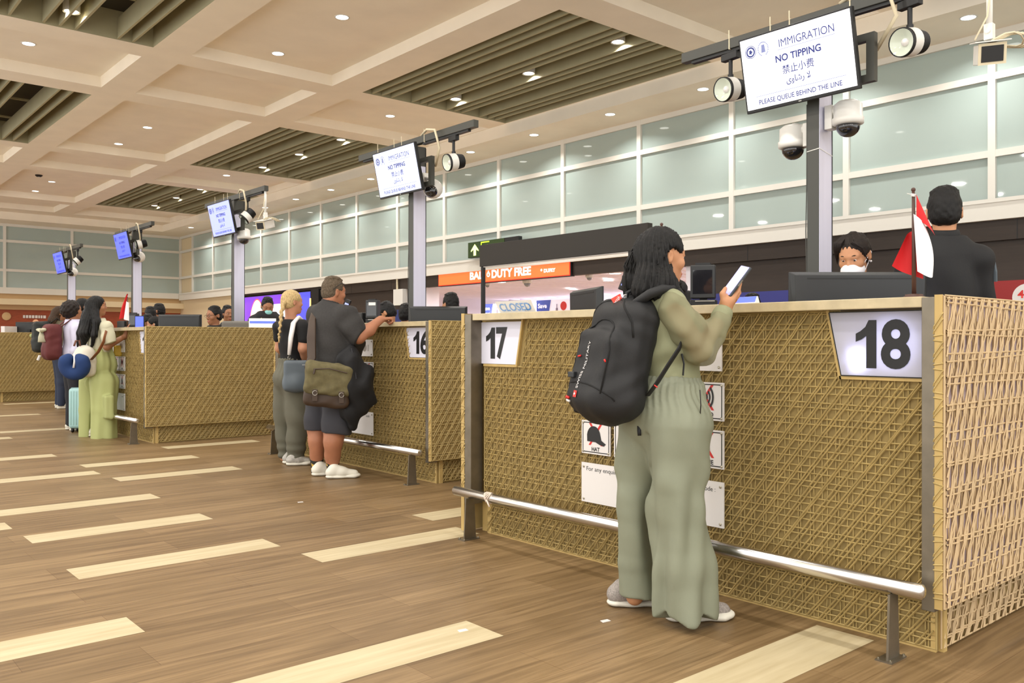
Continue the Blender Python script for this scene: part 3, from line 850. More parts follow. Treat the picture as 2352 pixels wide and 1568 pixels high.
fm.materials.append(M['rattan']); pm.materials.append(M['rattan'])
# cords wrapped round the front edges of the end boards
def wraps(y, seed):
    rnd = random.Random(seed); mb = MB(); z = 0.24
    while z < 1.26:
        for dz in (0, 0.02, 0.055, 0.075):
            s_ = rnd.uniform(-0.004, 0.004) + (0.028 if dz > 0.04 else 0.0)
            mb.tube([(-0.098, y - 0.004, z + dz + s_), (-0.1035, y + 0.001, z + dz + s_ * 0.8), (-0.1035, y + 0.029, z + dz - s_ * 0.6), (-0.098, y + 0.034, z + dz - s_)], 0.0034, 4, cap=False)
        z += 0.107
    return mb.mesh('edge_cords')
wr = wraps(-0.03, 5); wr.materials.append(M['rattan'])
wl = wraps(2.89, 8); wl.materials.append(M['rattan'])
leg_poly = [(-0.235, 0.004), (-0.145, 0.004), (-0.158, 0.25), (-0.222, 0.25)]
bodies = {}
def counter(k, x0, nleft, nright, label, rail_label, top_label, lit=False):
    y0 = 1.43 + 4.5 * k
    t = thing('immigration_counter', label, 'counter', (x0, y0, 0), 0, 'woven immigration counters')
    def part(nm, build_fn, m, **kw):
        key = nm
        if key not in bodies:
            o = build_fn().build(nm.split('#')[0], m, t, **kw); bodies[key] = o; return o
        o = bodies[key].copy(); C.objects.link(o); o.parent = t; return o
    def mesh_part(nm, me):
        o = bpy.data.objects.new(nm, me); C.objects.link(o); o.parent = t; return o
    part('front_board', lambda: box(-0.002, 0.03, 0.05, 2.80, 0.2, 1.325), M['board'])
    part('plinth_board', lambda: box(0.016, 0.05, 0.04, 2.79, 0.0, 0.195).box(0.016, 0.05, 0.055, 2.775, 0.0, 0.012), M['board'])
    pt = part('plinth_trim', lambda: box(0.008, 0.016, 0.04, 2.79, 0.0, 0.013).box(0.006, 0.016, 2.755, 2.792, 0, 0.195).box(0.006, 0.016, 0.04, 0.06, 0, 0.195), M['timber'])
    mesh_part('front_lattice', fm); mesh_part('plinth_lattice', pm)
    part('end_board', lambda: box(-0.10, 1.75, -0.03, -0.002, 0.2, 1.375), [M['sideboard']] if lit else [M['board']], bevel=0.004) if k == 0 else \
        part('end_board#2', lambda: box(-0.10, 1.75, -0.03, -0.002, 0.2, 1.375), M['board'], bevel=0.004)
    part('end_board_edge', lambda: box(-0.1025, -0.10, -0.031, -0.001, 0.2, 1.376), M['timber'])
    part('end_plinth', lambda: box(0.03, 1.72, 0.04, 0.07, 0.0, 0.2), M['board'])
    part('left_end_board', lambda: box(-0.10, 1.75, 2.892, 2.92, 0.012, 1.375), M['board'])
    part('left_end_board_edge', lambda: box(-0.1025, -0.10, 2.891, 2.921, 0.012, 1.376), M['timber'])
    mesh_part('edge_cords', wr); mesh_part('edge_cords', wl)
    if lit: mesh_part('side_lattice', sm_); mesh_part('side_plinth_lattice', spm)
    else: mesh_part('side_lattice', sm2); mesh_part('side_plinth_lattice', spm2)
    part('corner_post#r', lambda: box(-0.10, -0.008, 0.0, 0.048, 0.185, 1.368), M['steeldark'], bevel=0.002)
    part('corner_post#l', lambda: box(-0.10, -0.008, 2.825, 2.89, 0.185, 1.368), M['steeldark'], bevel=0.002)
    part('inner_desk', lambda: box(0.30, 0.95, 0.02, 2.87, 0.98, 1.02).box(0.03, 0.06, 0.02, 2.87, 0.0, 1.32), M['timber'])
    if k == 0: part('booth_platform', lambda: box(0.95, 1.55, 0.05, 2.85, 0.0, 0.25), M['darkgrey'])
    # number panels
    MB().box(-0.021, -0.003, 2.375 + 0.118, 2.80, 1.046, 1.06).prism([(2.496, 1.046), (2.484, 1.046), (2.426, 1.33), (2.438, 1.33)], 'x', -0.021, -0.003).build('notch_rim', M['timber'], t)
    MB().box(-0.021, -0.003, 0.05, 0.425, 1.044, 1.057).prism([(0.414, 1.044), (0.427, 1.044), (0.484, 1.33), (0.470, 1.33)], 'x', -0.021, -0.003).build('notch_rim', M['timber'], t)
    pr = MB().prism([(2.47, 1.062), (2.80, 1.062), (2.80, 1.32), (2.425, 1.32)] if False else [(2.825, 1.062), (2.496, 1.062), (2.441, 1.32), (2.825, 1.32)], 'x', -0.016, -0.006)
    o = pr.build('number_panel', M['lightpanel'], t)
    number(o, *(nleft if len(nleft) == 2 else ' ' + nleft), -0.0185, 2.672, 1.19, 0.2, 0.192, M['ink']) if len(nleft) == 2 else text('digit', nleft, face_x(-0.0185, 2.672, 1.19), M['ink'], o, w_=0.1, h=0.195, bold=0.045)
    if lit:
        # backlit box: translucent face with a small lamp behind its lower left corner
        MB().prism([(0.05, 1.058), (0.411, 1.058), (0.464, 1.322), (0.05, 1.322)], 'x', -0.0035, -0.0005).build('light_box', M['paper'], t)
        o = MB().prism([(0.048, 1.062), (0.411, 1.062), (0.464, 1.32), (0.048, 1.32)], 'x', -0.026, -0.022).build('number_panel', M['litpanel'], t)
        for (yy, zz, p, s_) in ((0.345, 1.125, 0.14, 0.11), (0.2, 1.19, 0.16, 0.22)):
            l = area_lamp('panel_lamp', (-0.0045, yy, zz), p, s_, (0.72, 0.76, 1.0), 180, t, (0, PI / 2 * 1, 0))
        MB().box(-0.026, -0.004, 0.046, 0.048, 1.06, 1.322).box(-0.026, -0.004, 0.05, 0.415, 1.058, 1.062).prism([(0.411, 1.06), (0.415, 1.06), (0.470, 1.322), (0.464, 1.322)], 'x', -0.026, -0.004).box(-0.026, -0.004, 0.05, 0.466, 1.32, 1.324).build('light_box_rim', M['dark'], t)
    else:
        o = MB().prism([(0.048, 1.062), (0.411, 1.062), (0.464, 1.32), (0.048, 1.32)], 'x', -0.016, -0.006).build('number_panel', M['lightpanel'], t)
    number(o, *nright, -0.0285 if lit else -0.0185, 0.235, 1.19, 0.225, 0.195, M['ink'])
    # stone worktop
    o = MB().box(-0.092, 0.30, 0.05, 2.822, 1.331, 1.372).build('countertop', M['stone'], bevel=0.003, loc=(x0, y0, 0))
    tag(o, top_label, 'countertop', 'cream stone countertops')
    # foot rail
    fr = thing('foot_rail', rail_label, 'rail', (x0, y0, 0), 0, 'steel foot rails')
    a = []
    n = 10
    pts = [(-0.19, 0.01, 0.278), (-0.19, 2.87, 0.278)]
    MB().tube([(-0.19, -0.004, 0.278), (-0.19, 0.004, 0.278)] + [(-0.19, 2.862, 0.278), (-0.19, 2.872, 0.278)], [0.016, 0.0285, 0.0285, 0.022], 24).build('bar', M['chrome'], fr, True)
    for yy in (0.11, 2.715):
        lg = MB().prism(leg_poly, 'y', yy, yy + 0.009).box(-0.25, -0.13, yy - 0.02, yy + 0.045, 0, 0.006).build('leg', M['steeldark'], fr)
        mb = MB()
        for bx, by in ((-0.243, yy - 0.012), (-0.243, yy + 0.035), (-0.137, yy - 0.012), (-0.137, yy + 0.035)): mb.lathe([(0.006, 0.006), (0.006, 0.012), (0.002, 0.014)], 8, (bx, by, 0))
        mb.build('bolts', M['bolt'], lg)
    return t
# translucent face of the lit number panel
m = bpy.data.materials.new('lit_panel'); m.use_nodes = True
nt = m.node_tree; nt.nodes.remove(nt.nodes['Principled BSDF'])
d1 = nt.nodes.new('ShaderNodeBsdfTranslucent'); d1.inputs[0].default_value = (0.8, 0.8, 0.9, 1)
d2 = nt.nodes.new('ShaderNodeBsdfDiffuse'); d2.inputs[0].default_value = (0.75, 0.75, 0.85, 1)
mx_ = nt.nodes.new('ShaderNodeMixShader'); mx_.inputs[0].default_value = 0.5
nt.links.new(d1.outputs[0], mx_.inputs[1]); nt.links.new(d2.outputs[0], mx_.inputs[2]); nt.links.new(mx_.outputs[0], nt.nodes['Material Output'].inputs[0])
M['litpanel'] = m
XA, XB = 3.41, 4.268
c0 = counter(0, XA, '17', '18', 'nearest woven counter numbered 17 and 18 with lit right panel', 'polished steel foot rail of the nearest counter beside the woman in green', 'cream stone worktop of the nearest counter carrying the CLOSED sign', True)
c1 = counter(1, XB, '15', '16', 'woven counter numbered 16 where the man and blonde woman stand', 'steel foot rail behind the man in shorts', 'cream stone worktop under the forearm of the man in grey')
c2 = counter(2, XA, '13', '14', 'woven counter with a long blank end panel behind the woman in pale green', 'steel foot rail beside the woman in pale green trousers', 'cream stone worktop touched by the woman in pale green')
c3 = counter(3, XB, '11', '12', 'woven counter hidden behind the group with backpacks', 'steel foot rail hidden behind the group with backpacks', 'cream stone worktop behind the group with backpacks')
c4 = counter(4, XA, '9', '10', 'farthest woven counter at the left edge of the hall', 'steel foot rail of the farthest left counter', 'cream stone worktop of the farthest left counter')
o = MB()
rnd = random.Random(5)
for k in range(5):
    pts = []
    for i in range(13):
        th = 2 * PI * i / 12
        pts.append((3.22 + 0.0305 * math.cos(th), 3.96 + 0.012 * math.sin(th * 2 + k) + (k - 2) * 0.008, 0.278 + 0.0305 * math.sin(th)))
    o.tube(pts, 0.0035, 5)
o.tube([(3.19, 3.95, 0.27), (3.185, 3.93, 0.25), (3.187, 3.92, 0.235)], 0.005, 5)
tag(o.build('knotted_tie', mat('white_string', (222, 205, 190), 0.7), smooth=True), 'white string tied round the left end of the nearest foot rail', 'string')

# ---------------------------------------------------------------- notice plates on the counter fronts
M['xred'] = mat('cross_red', (206, 40, 34), 0.5)
def screw_heads(parent, pts, x):
    for (y, z) in pts:
        MB().lathe([(0.006, 0), (0.0065, 0.003), (0.003, 0.006)], 10, (0, 0, 0), Matrix.Rotation(-PI / 2, 4, 'Y')).build('screw', M['bolt'], parent, loc=(x, y, z))
def rule(mb, y0, y1, z0, z1, x, r, wd, mi=0):
    """rounded rectangular outline"""
    pts = []
    for cy, cz, a0 in ((y1 - r, z1 - r, 0), (y0 + r, z1 - r, 90), (y0 + r, z0 + r, 180), (y1 - r, z0 + r, 270)):
        for i in range(4):
            a = math.radians(a0 + 30 * i); pts.append((cy, cz, math.cos(a), math.sin(a)))
    n = len(pts); vs = []
    for cy, cz, c_, s_ in pts: vs.append((x, cy + (r) * c_, cz + r * s_))
    for cy, cz, c_, s_ in pts: vs.append((x, cy + (r - wd) * c_, cz + (r - wd) * s_))
    mb.add(vs, [(i, (i + 1) % n, n + (i + 1) % n, n + i) for i in range(n)], mi)
def picto(x0, y0, yc, zc, word, icon, label, grp):
    t = thing('prohibition_plate', label, 'sign', (x0, y0 + yc, zc), 0, grp)
    MB().box(-0.031, -0.024, -0.106, 0.106, -0.09, 0.09).build('plate', M['paper'], t)
    mb = MB(); rule(mb, -0.098, 0.098, -0.082, 0.082, -0.0317, 0.014, 0.005); mb.build('border', M['ink'], t)
    mb = MB()
    for s_ in (1, -1):
        c_, sn = 0.045, 0.062
        dx, dz = 0.007, -0.005 * s_
        mb.add([(-0.0316, -c_ - 0.008, 0.02 + (-sn) * s_), (-0.0316, -c_ + 0.008, 0.02 + (-sn) * s_), (-0.0316, c_ + 0.008, 0.02 + sn * s_), (-0.0316, c_ - 0.008, 0.02 + sn * s_)], [(0, 1, 2, 3)])
    mb.build('red_cross', M['xred'], t)
    mb = MB(); X = -0.0324
    if icon == 'hat':
        p = [(0.055, -0.005)] + [(0.008 + 0.05 * math.cos(math.radians(a)), 0.005 + 0.055 * math.sin(math.radians(a))) for a in range(170, 20, -15)][::-1][::-1]
        p = [(0.012 - 0.052 * math.cos(math.radians(a)), 0.0 + 0.062 * math.sin(math.radians(a))) for a in range(0, 181, 12)]
        p = [(0.062, -0.022)] + [(0.014 + 0.05 * math.cos(math.radians(a)), 0.004 + 0.058 * math.sin(math.radians(a))) for a in range(10, 171, 16)] + [(-0.042, -0.012), (-0.075, -0.03), (-0.06, -0.042), (-0.03, -0.036), (0.0, -0.024)]
        mb.prism(p, 'x', X - 0.001, X)
    elif icon == 'sound':
        for r0, r1 in ((0.012, 0.02), (0.03, 0.04), (0.052, 0.063)):
            for s_ in (0, 180):
                pts = [(r * math.cos(math.radians(s_ + a)) * 0.8, 0.02 + r * math.sin(math.radians(s_ + a))) for r, rng in ((r0, range(-50, 51, 10)), (r1, range(50, -51, -10))) for a in rng]
                mb.prism(pts, 'x', X - 0.001, X)
    elif icon == 'phone':
        mb.prism([(-0.02, -0.035), (0.018, -0.035), (0.024, 0.01), (0.012, 0.04), (-0.01, 0.045), (-0.028, 0.0)], 'x', X - 0.001, X)
        mb.prism([(-0.018, 0.05), (-0.03, 0.06), (-0.026, 0.07), (-0.014, 0.06)], 'x', X - 0.001, X)
    elif icon == 'glasses':
        for c_ in (-0.03, 0.03): mb.prism([(c_ + 0.024 * math.cos(a * PI / 6), 0.02 + 0.018 * math.sin(a * PI / 6)) for a in range(12)], 'x', X - 0.001, X)
        mb.box(X - 0.001, X, -0.01, 0.01, 0.02, 0.026)
    mb.build('pictogram', M['ink'], t)
    if word: text('caption', word, face_x(-0.0326, 0, -0.062), M['ink'], t, h=0.022, bold=0.02)
    screw_heads(t, [(-0.094, -0.078), (0.094, -0.078), (-0.094, 0.078), (0.094, 0.078)], -0.031)
def plate_set(k, x0, where, full):
    y0 = 1.43 + 4.5 * k
    g = 'notice plates on the counter ' + where
    cols = [1.818, 1.579, 1.339, 1.099]
    if full:
        picto(x0, y0, cols[0], 0.681, 'HAT', 'hat', 'white plate with a crossed-out black cap captioned HAT', g)
        picto(x0, y0, cols[1], 0.681, 'GLASSES', 'glasses', 'white plate mostly hidden behind the trousers beside the cap plate', g)
        picto(x0, y0, cols[3], 0.692, 'PHONE', 'phone', 'white plate with a crossed-out telephone captioned PHONE', g)
        picto(x0, y0, cols[3], 0.917, 'AUDIO', 'sound', 'white plate with curved sound waves above the telephone plate', g)
    else:
        picto(x0, y0, cols[3], 0.692, 'PHONE', 'phone', 'lower right pictogram plate on the counter ' + where, g)
        picto(x0, y0, cols[3], 0.917, 'AUDIO', 'sound', 'upper right pictogram plate on the counter ' + where, g)
        if k == 2:
            picto(x0, y0, cols[2], 0.692, 'GLASSES', 'glasses', 'lower pictogram plate second from right on the counter ' + where, g)
            picto(x0, y0, cols[2], 0.917, 'HAT', 'hat', 'upper pictogram plate second from right on the counter ' + where, g)
    t = thing('information_plate', 'white upper notice plate with rivets on the counter ' + where, 'sign', (x0, y0 + 1.47, 1.139), 0, g)
    MB().box(-0.031, -0.024, -0.465, 0.465, -0.078, 0.078).build('plate', M['paper'], t)
    MB().lathe([(0.02, 0), (0.034, 0), (0.034, 0.001), (0.02, 0.001)], 24, (0, 0, 0), Matrix.Rotation(-PI / 2, 4, 'Y')).build('emblem', M['steel'], t, loc=(-0.0315, -0.33, 0.0))
    MB().box(-0.032, -0.031, -0.40, -0.385, -0.03, 0.03).build('rule', M['steel'], t)
    screw_heads(t, [(-0.45, -0.06), (-0.45, 0.06), (0.45, -0.06), (0.45, 0.06)], -0.031)
    t = thing('enquiry_plate', 'large white enquiry plate low on the counter ' + where, 'sign', (x0, y0 + 1.459, 0.4335), 0, g)
    MB().box(-0.031, -0.024, -0.466, 0.466, -0.107, 0.107).build('plate', M['paper'], t)
    text('lettering', 'For any enquiry', face_x(-0.0318, 0.31, 0.073), M['ink'], t, w_=0.235, h=0.03, bold=0.0)
    text('lettering', 'code :', face_x(-0.0318, -0.382, 0.07), M['ink'], t, w_=0.075, h=0.021, bold=0.0)
    screw_heads(t, [(-0.448, -0.09), (-0.448, 0.085), (0.448, -0.09), (0.448, 0.085)], -0.031)
plate_set(0, XA, 'behind the woman in sage trousers', True)
plate_set(1, XB, 'behind the man in shorts', False)
plate_set(2, XA, 'beside the woman in pale green', False)

# ---------------------------------------------------------------- poles with screens, tracks, lamps and cameras
M['scr_w'] = mat('screen_glow_white', (250, 250, 255), 0.3, emit=0.9, ecol=(250, 250, 255))
M['scr_b1'] = mat('screen_glow_pale_blue', (205, 214, 255), 0.3, emit=0.85, ecol=(206, 214, 255))
M['scr_b2'] = mat('screen_glow_blue', (150, 160, 255), 0.3, emit=0.85, ecol=(150, 162, 255))
M['scr_b3'] = mat('screen_glow_deep_blue', (80, 98, 250), 0.3, emit=0.85, ecol=(80, 100, 250))
M['scr_ink'] = mat('screen_text_blue', (36, 48, 128), 0.4)
M['scr_ink2'] = mat('screen_text_faint', (128, 138, 190), 0.4)
M['lens'] = mat('lamp_lens', (190, 196, 180), 0.1, emit=0.25)
M['smoked'] = mat('smoked_dome', (30, 30, 34), 0.06, coat=1.0)
tilt = Matrix.Rotation(math.radians(12.2), 4, 'Y')
W2, H2 = 0.375, 0.221
def screen(loc, m, label, detail):
    t = thing('display_screen', label, 'screen', loc, 0, 'hanging NO TIPPING screens')
    t.rotation_euler = (0, math.radians(-12.2), 0)
    MB().box(0, 0.035, -W2 - 0.012, W2 + 0.012, -H2 - 0.02, H2 + 0.012).box(0.035, 0.07, -0.25, 0.25, -0.16, 0.12).build('casing', M['dark'], t, bevel=0.004)
    MB().box(-0.0012, 0, -W2, W2, -H2, H2).build('display', m, t)
    X = -0.0026
    text('heading', 'IMMIGRATION', face_x(X, -0.085, 0.142), M['scr_ink'], t, w_=0.37, h=0.048)
    text('message', 'NO TIPPING', face_x(X, -0.02, 0.052), M['scr_ink'], t, w_=0.31, h=0.044, bold=0.028)
    text('message', '\u7981\u6b62\u5c0f\u8d39', face_x(X, -0.012, -0.022), M['scr_ink'], t, w_=0.215, h=0.054, bold=0.008)
    text('message', '\ufeef\ufeed\ufe8e\ufeb7\ufead \ufefb', face_x(X, -0.006, -0.093), M['scr_ink'], t, w_=0.165, h=0.052, bold=0.012)
    text('message', 'PLEASE QUEUE BEHIND THE LINE', face_x(X, 0.0, -0.187), M['scr_ink'], t, w_=0.57, h=0.036, bold=0.014)
    MB().box(X, X + 0.0006, -0.27, 0.115, 0.103, 0.106).box(X, X + 0.0006, -0.315, 0.305, -0.1475, -0.1445).build('rule', M['scr_ink2'], t)
    mb = MB()
    def ring(cy, cz, r0, r1, mi):
        n = 28; vs = [(X, cy + r * math.cos(2 * PI * i / n), cz + r * math.sin(2 * PI * i / n)) for r in (r0, r1) for i in range(n)]
        mb.add(vs, [(i, (i + 1) % n, n + (i + 1) % n, n + i) for i in range(n)], mi)
    ring(0.305, 0.137, 0.036, 0.040, 0); ring(0.305, 0.137, 0.022, 0.032, 0)
    mb.prism([(0.305 + 0.017 * math.cos(a * PI / 5) * (1 if a % 2 else 0.5), 0.137 + 0.018 * math.sin(a * PI / 5) * (1 if a % 2 else 0.6)) for a in range(10)], 'x', X, X + 0.0004, 0)
    for i in range(22):
        a = math.radians(-60 + 300 * i / 21 + 90 - 90)
        cy, cz = 0.213 + 0.036 * math.cos(a), 0.137 + 0.042 * math.sin(a)
        mb.prism([(cy + 0.006 * math.cos(b), cz + 0.0035 * math.sin(b)) for b in [j * PI / 3 for j in range(6)]], 'x', X, X + 0.0004, 1)
    mb.prism([(0.198, 0.115), (0.228, 0.115), (0.224, 0.163), (0.202, 0.163)], 'x', X, X + 0.0004, 1)
    mb.build('emblem', [M['scr_ink'], M['scr_ink2']], t)
    MB().box(-0.002, 0, -0.01, 0.01, -H2 - 0.014, -H2 - 0.008).build('badge', M['steel'], t)
    return t
def spot(loc, rz, tl, label):
    t = thing('track_spotlight', label, 'spotlight', loc, rz, 'track spotlights')
    MB().box(-0.022, 0.022, -0.07, 0.07, -0.05, 0).build('adapter', M['dark'], t, bevel=0.004)
    MB().tube([(0, 0, -0.05), (0, 0, -0.15)], 0.014, 10).tube([(0, 0, -0.15), (0, 0, -0.17)], 0.02, 10).build('stem', M['dark'], t)
    R = Matrix.Translation((0, 0, -0.25)) @ Matrix.Rotation(tl, 4, 'Y') @ Matrix.Rotation(-PI / 2, 4, 'Y')
    def lat(nm, prof, m): MB().lathe(prof, 28, (0, 0, 0), R, cap=False).build(nm, m, t, True)
    lat('front_ring', [(0.075, 0.075), (0.082, 0.082), (0.084, 0.06), (0.08, 0.055)], M['dark'])
    lat('reflector', [(0.02, 0.04), (0.045, 0.05), (0.076, 0.078)], M['lens'])
    lat('bulb', [(0.0001, 0.055), (0.022, 0.05), (0.024, 0.038)], M['paper'])
    lat('white_sleeve', [(0.082, -0.015), (0.082, 0.06)], M['white'])
    prof = []
    for i in range(8):
        z = -0.015 - i * 0.011; prof += [(0.079 - i * 0.002, z), (0.079 - i * 0.002, z - 0.005), (0.07 - i * 0.002, z - 0.005), (0.07 - i * 0.002, z - 0.011)]
    prof.append((0.0001, -0.104)); lat('heat_sink', prof[::-1], M['dark'])
    return t
def dome(loc, side, label, ball=False):
    """white dome camera on a wall bracket; side = +1 bracket towards +y, -1 towards -y"""
    t = thing('dome_camera', label, 'camera', loc, 0, 'dome cameras on the sign poles')
    if not ball:
        MB().box(-0.035, 0.035, min(0.09 * side, 0.14 * side), max(0.09 * side, 0.14 * side), -0.07, 0.08).tube([(0, 0.1 * side, 0.04), (0, 0.0, 0.06)], [0.03, 0.045], 12).build('bracket', M['white'], t, bevel=0.004)
        MB().lathe([(0.072, -0.062), (0.092, -0.055), (0.094, -0.02), (0.086, -0.015), (0.084, 0.065), (0.06, 0.085), (0.0001, 0.088)], 32).build('housing', M['white'], t, True)
        MB().lathe([(0.0001, -0.135)] + [(0.072 * math.sin(PI / 2 * i / 8), -0.065 - 0.07 * math.cos(PI / 2 * i / 8)) for i in range(1, 9)], 28).build('smoked_dome', M['smoked'], t, True)
    else:
        MB().tube([(0, 0.0, 0.02), (0, 0.03 * side, 0.1), (0, 0.12 * side, 0.12)], 0.022, 10).box(-0.04, 0.04, min(.12 * side, .14 * side), max(.12 * side, .14 * side), 0.06, 0.18).build('bracket', M['white'], t, True)
        MB().ball((0, 0, 0), 0.1, 14).build('housing', M['white'], t, True)
        MB().ball((-0.045, -0.035 * 1, -0.03), 0.068, 12).build('smoked_dome', M['smoked'], t, True)
    return t
def box_camera(loc, label):
    t = thing('bracket_camera', label, 'camera', loc, 0, 'box cameras hung from the track ends')
    MB().tube([(0, 0, 0), (0, 0, -0.3)], 0.016, 12).build('drop_rod', M['white'], t, True)
    MB().box(-0.02, 0.02, -0.022, 0.022, -0.37, -0.285).tube([(-0.03, 0, -0.325), (0.03, 0, -0.325)], 0.014, 10).build('hinge', M['white'], t)
    R = Matrix.Translation((-0.02, -0.01, -0.42)) @ Matrix.Rotation(math.radians(-62), 4, 'Z') @ Matrix.Rotation(math.radians(16), 4, 'X')
    MB().box(-0.085, 0.085, -0.115, 0.13, 0.03, 0.036, M=R).build('sun_shield', M['white'], t)
    MB().box(-0.065, 0.065, -0.09, 0.13, -0.085, 0.022, M=R).build('housing', M['white'], t, bevel=0.006)
    MB().box(-0.066, 0.066, -0.1, -0.09, -0.086, 0.024, M=R).build('front_bezel', M['cable'], t)
    MB().box(-0.052, 0.052, -0.103, -0.1, -0.072, 0.01, M=R).build('window', M['dark'], t)
    mb = MB()
    for i in range(3):
        pts = [(0.04 + 0.09 * math.cos(a) + 0.02 * i, -0.05 + (0.1 + 0.015 * i) * math.sin(a), -0.385 + 0.02 * math.sin(a * 2)) for a in [j * PI / 7 for j in range(15)]]
        mb.tube(pts, 0.005, 6)
    mb.tube([(-0.02, -0.015, -0.1), (-0.03, 0.0, -0.25), (-0.09, 0.04, -0.38)], 0.005, 6)
    mb.build('cable', M['cable'], t, True)
    return t
names = ['nearest', 'second', 'third', 'fourth', 'farthest']
where = ['behind counter 18', 'behind counter 16', 'behind the officer with glasses', 'behind the woman in pale green', 'at the far left']
for k in range(5):
    yp = 2.90 + 4.5 * k; xp = 5.06
    t = thing('sign_pole', '%s square metal pole %s' % (names[k], where[k]), 'pole', (xp, yp, 0), 0, 'square sign poles')
    MB().box(-0.08, 0.075, -0.04, 0.04, 0, 3.2).build('post', M['darkgrey'], t)
    MB().box(-0.078, 0.07, -0.0425, -0.04, 0.02, 3.0).build('metal_face', M['polemetal'], t)
    MB().box(0.07, 0.076, -0.046, 0.04, 0.02, 3.19).build('edge_trim', M['dark'], t)
    MB().box(-0.125, -0.085, -0.42, -0.37, 2.785, 2.985).box(-0.125, -0.085, -0.42, 0.1, 2.985, 3.03).box(-0.125, -0.085, -0.42, 0.1, 2.74, 2.785).build('mount_frame', M['darkgrey'], t)
    MB().tube([(-0.078, 0.043, 2.7), (-0.079, 0.044, 2.2), (-0.083, 0.048, 1.9), (-0.078, 0.044, 1.6), (-0.08, 0.044, 1.2)], 0.004, 6).build('cable', M['darkgrey'], t)
    if k == 0: MB().tube([(-0.081, 0.041, 2.4), (-0.081, -0.0435, 2.41), (0.077, -0.0435, 2.38)], 0.003, 6).build('cable_tie', M['white'], t)
    tr_ = thing('lighting_track', 'dark track bar on top of the %s sign pole' % names[k], 'track', (xp - 0.06, yp, 3.235), 0, 'track bars')
    MB().box(-0.03, 0.03, -1.05, 1.03, -0.035, 0.035).build('bar', M['darkgrey'], tr_, bevel=0.003)
    for ya in (-0.95, 0.2): MB().box(-0.018, 0.018, ya, ya + 0.75, -0.055, -0.034).build('track_rail', M['dark'], tr_)
    for yy in (0.16, 0.3, 0.62, -0.25): MB().box(-0.033, 0.033, yy - 0.004, yy + 0.004, -0.04, 0.04).box(-0.036, -0.032, yy - 0.003, yy + 0.003, 0.03, 0.09).build('zip_tie', M['cable'], tr_)
    MB().tube([(-0.02, -0.18, 0.037), (-0.05, -0.32, 0.07), (-0.08, -0.5, 0.03), (-0.06, -0.55, -0.15), (0.0, -0.4, -0.3)], 0.012, 8).build('cable', M['cable'], tr_, True)
    screen((xp - 0.245, yp + 0.02, 2.925), [M['scr_w'], M['scr_b1'], M['scr_b2'], M['scr_b3'], M['scr_b3']][k],
           ['large white NO TIPPING screen nearest the camera', 'second NO TIPPING screen, pale and tilted, above counter 16', 'third screen, light blue, above the officer with glasses',
            'fourth screen, deep blue, above the far flag', 'farthest small blue screen at the left'][k], k)
    spot((xp - 0.06, yp - [0.6, 0.7, 0.45, 0.4, 0.75][k], 3.18), math.radians([-11, -7, -10, -10, -10][k]), math.radians([-10, -12, -45, -15, -40][k]), '%s pole: black and white track spotlight right of its screen' % names[k].capitalize())
    if k < 1: spot((xp - 0.06, yp + 0.63, 3.18), math.radians(-8), math.radians(-10), 'black and white track spotlight left of the nearest screen')
    if k == 0:
        dome((xp + 0.0, yp - 0.19, 2.6), 1, 'white dome camera on the right side of the nearest pole')
        dome((xp - 0.0, yp + 0.19, 2.52), -1, 'white dome camera on the left side of the nearest pole')
    elif k == 1: dome((xp + 0.05, yp - 0.2, 2.75), 1, 'white ball camera at the right of the second screen', True)
    elif k == 2: dome((xp + 0.0, yp - 0.19, 2.7), 1, 'white dome camera under the frame of the third pole')
    else: dome((xp - 0.02, yp - 0.2, 2.72), 1, 'white ball camera on the %s pole' % names[k], True)
    if k == 0: box_camera((xp - 0.06, yp - 1.03, 3.2), 'white box camera hanging at the top right corner')
    if k == 2: box_camera((xp - 0.06, yp - 1.02, 3.2), 'small white box camera hanging from the third track bar')
# ---------------------------------------------------------------- things on and behind the counters
def monitor(p0, p1, ztop, hgt, zfoot, label):
    """monitor seen from behind; p0 -> p1 is its width on plan, its back looks to the right of p1 -> p0"""
    cx, cy = (p0[0] + p1[0]) / 2, (p0[1] + p1[1]) / 2
    wd = math.hypot(p1[0] - p0[0], p1[1] - p0[1]) / 2
    t = thing('computer_monitor', label, 'monitor', (cx, cy, zfoot), math.atan2(p1[1] - p0[1], p1[0] - p0[0]), 'monitors seen from behind')
    z1 = ztop - zfoot; z0 = z1 - hgt
    mb = MB()
    # bevelled back shell: rim at y = 0, raised back at y = -0.03
    e = 0.035
    vs = [(-wd, 0, z0), (wd, 0, z0), (wd, 0, z1), (-wd, 0, z1), (-wd + e, -0.03, z0 + e), (wd - e, -0.03, z0 + e), (wd - e * 0.6, -0.03, z1 - 0.016), (-wd + e * 0.6, -0.03, z1 - 0.016),
          (-wd, 0.012, z0), (wd, 0.012, z0), (wd, 0.012, z1), (-wd, 0.012, z1)]
    mb.add(vs, [(4, 5, 6, 7), (0, 1, 5, 4), (1, 2, 6, 5), (2, 3, 7, 6), (3, 0, 4, 7), (0, 8, 9, 1), (1, 9, 10, 2), (2, 10, 11, 3), (3, 11, 8, 0), (8, 11, 10, 9)])
    mb.build('back_shell', M['blackplastic'], t, bevel=0.003)
    MB().box(-wd * 0.76, wd * 0.76, -0.0315, -0.0295, z1 - 0.036, z1 - 0.03).build('vent_slot', M['dark'], t)
    MB().box(-wd + 0.006, wd - 0.006, 0.012, 0.0135, z0 + 0.01, z1 - 0.006).build('display', M['scr_b1'], t)
    MB().box(-0.035, 0.035, -0.065, -0.03, 0.01, z0 + hgt * 0.45).build('stand', M['dark'], t)
    MB().box(-0.12, 0.12, -0.14, 0.06, 0, 0.012).build('foot', M['dark'], t, bevel=0.003)
    return t
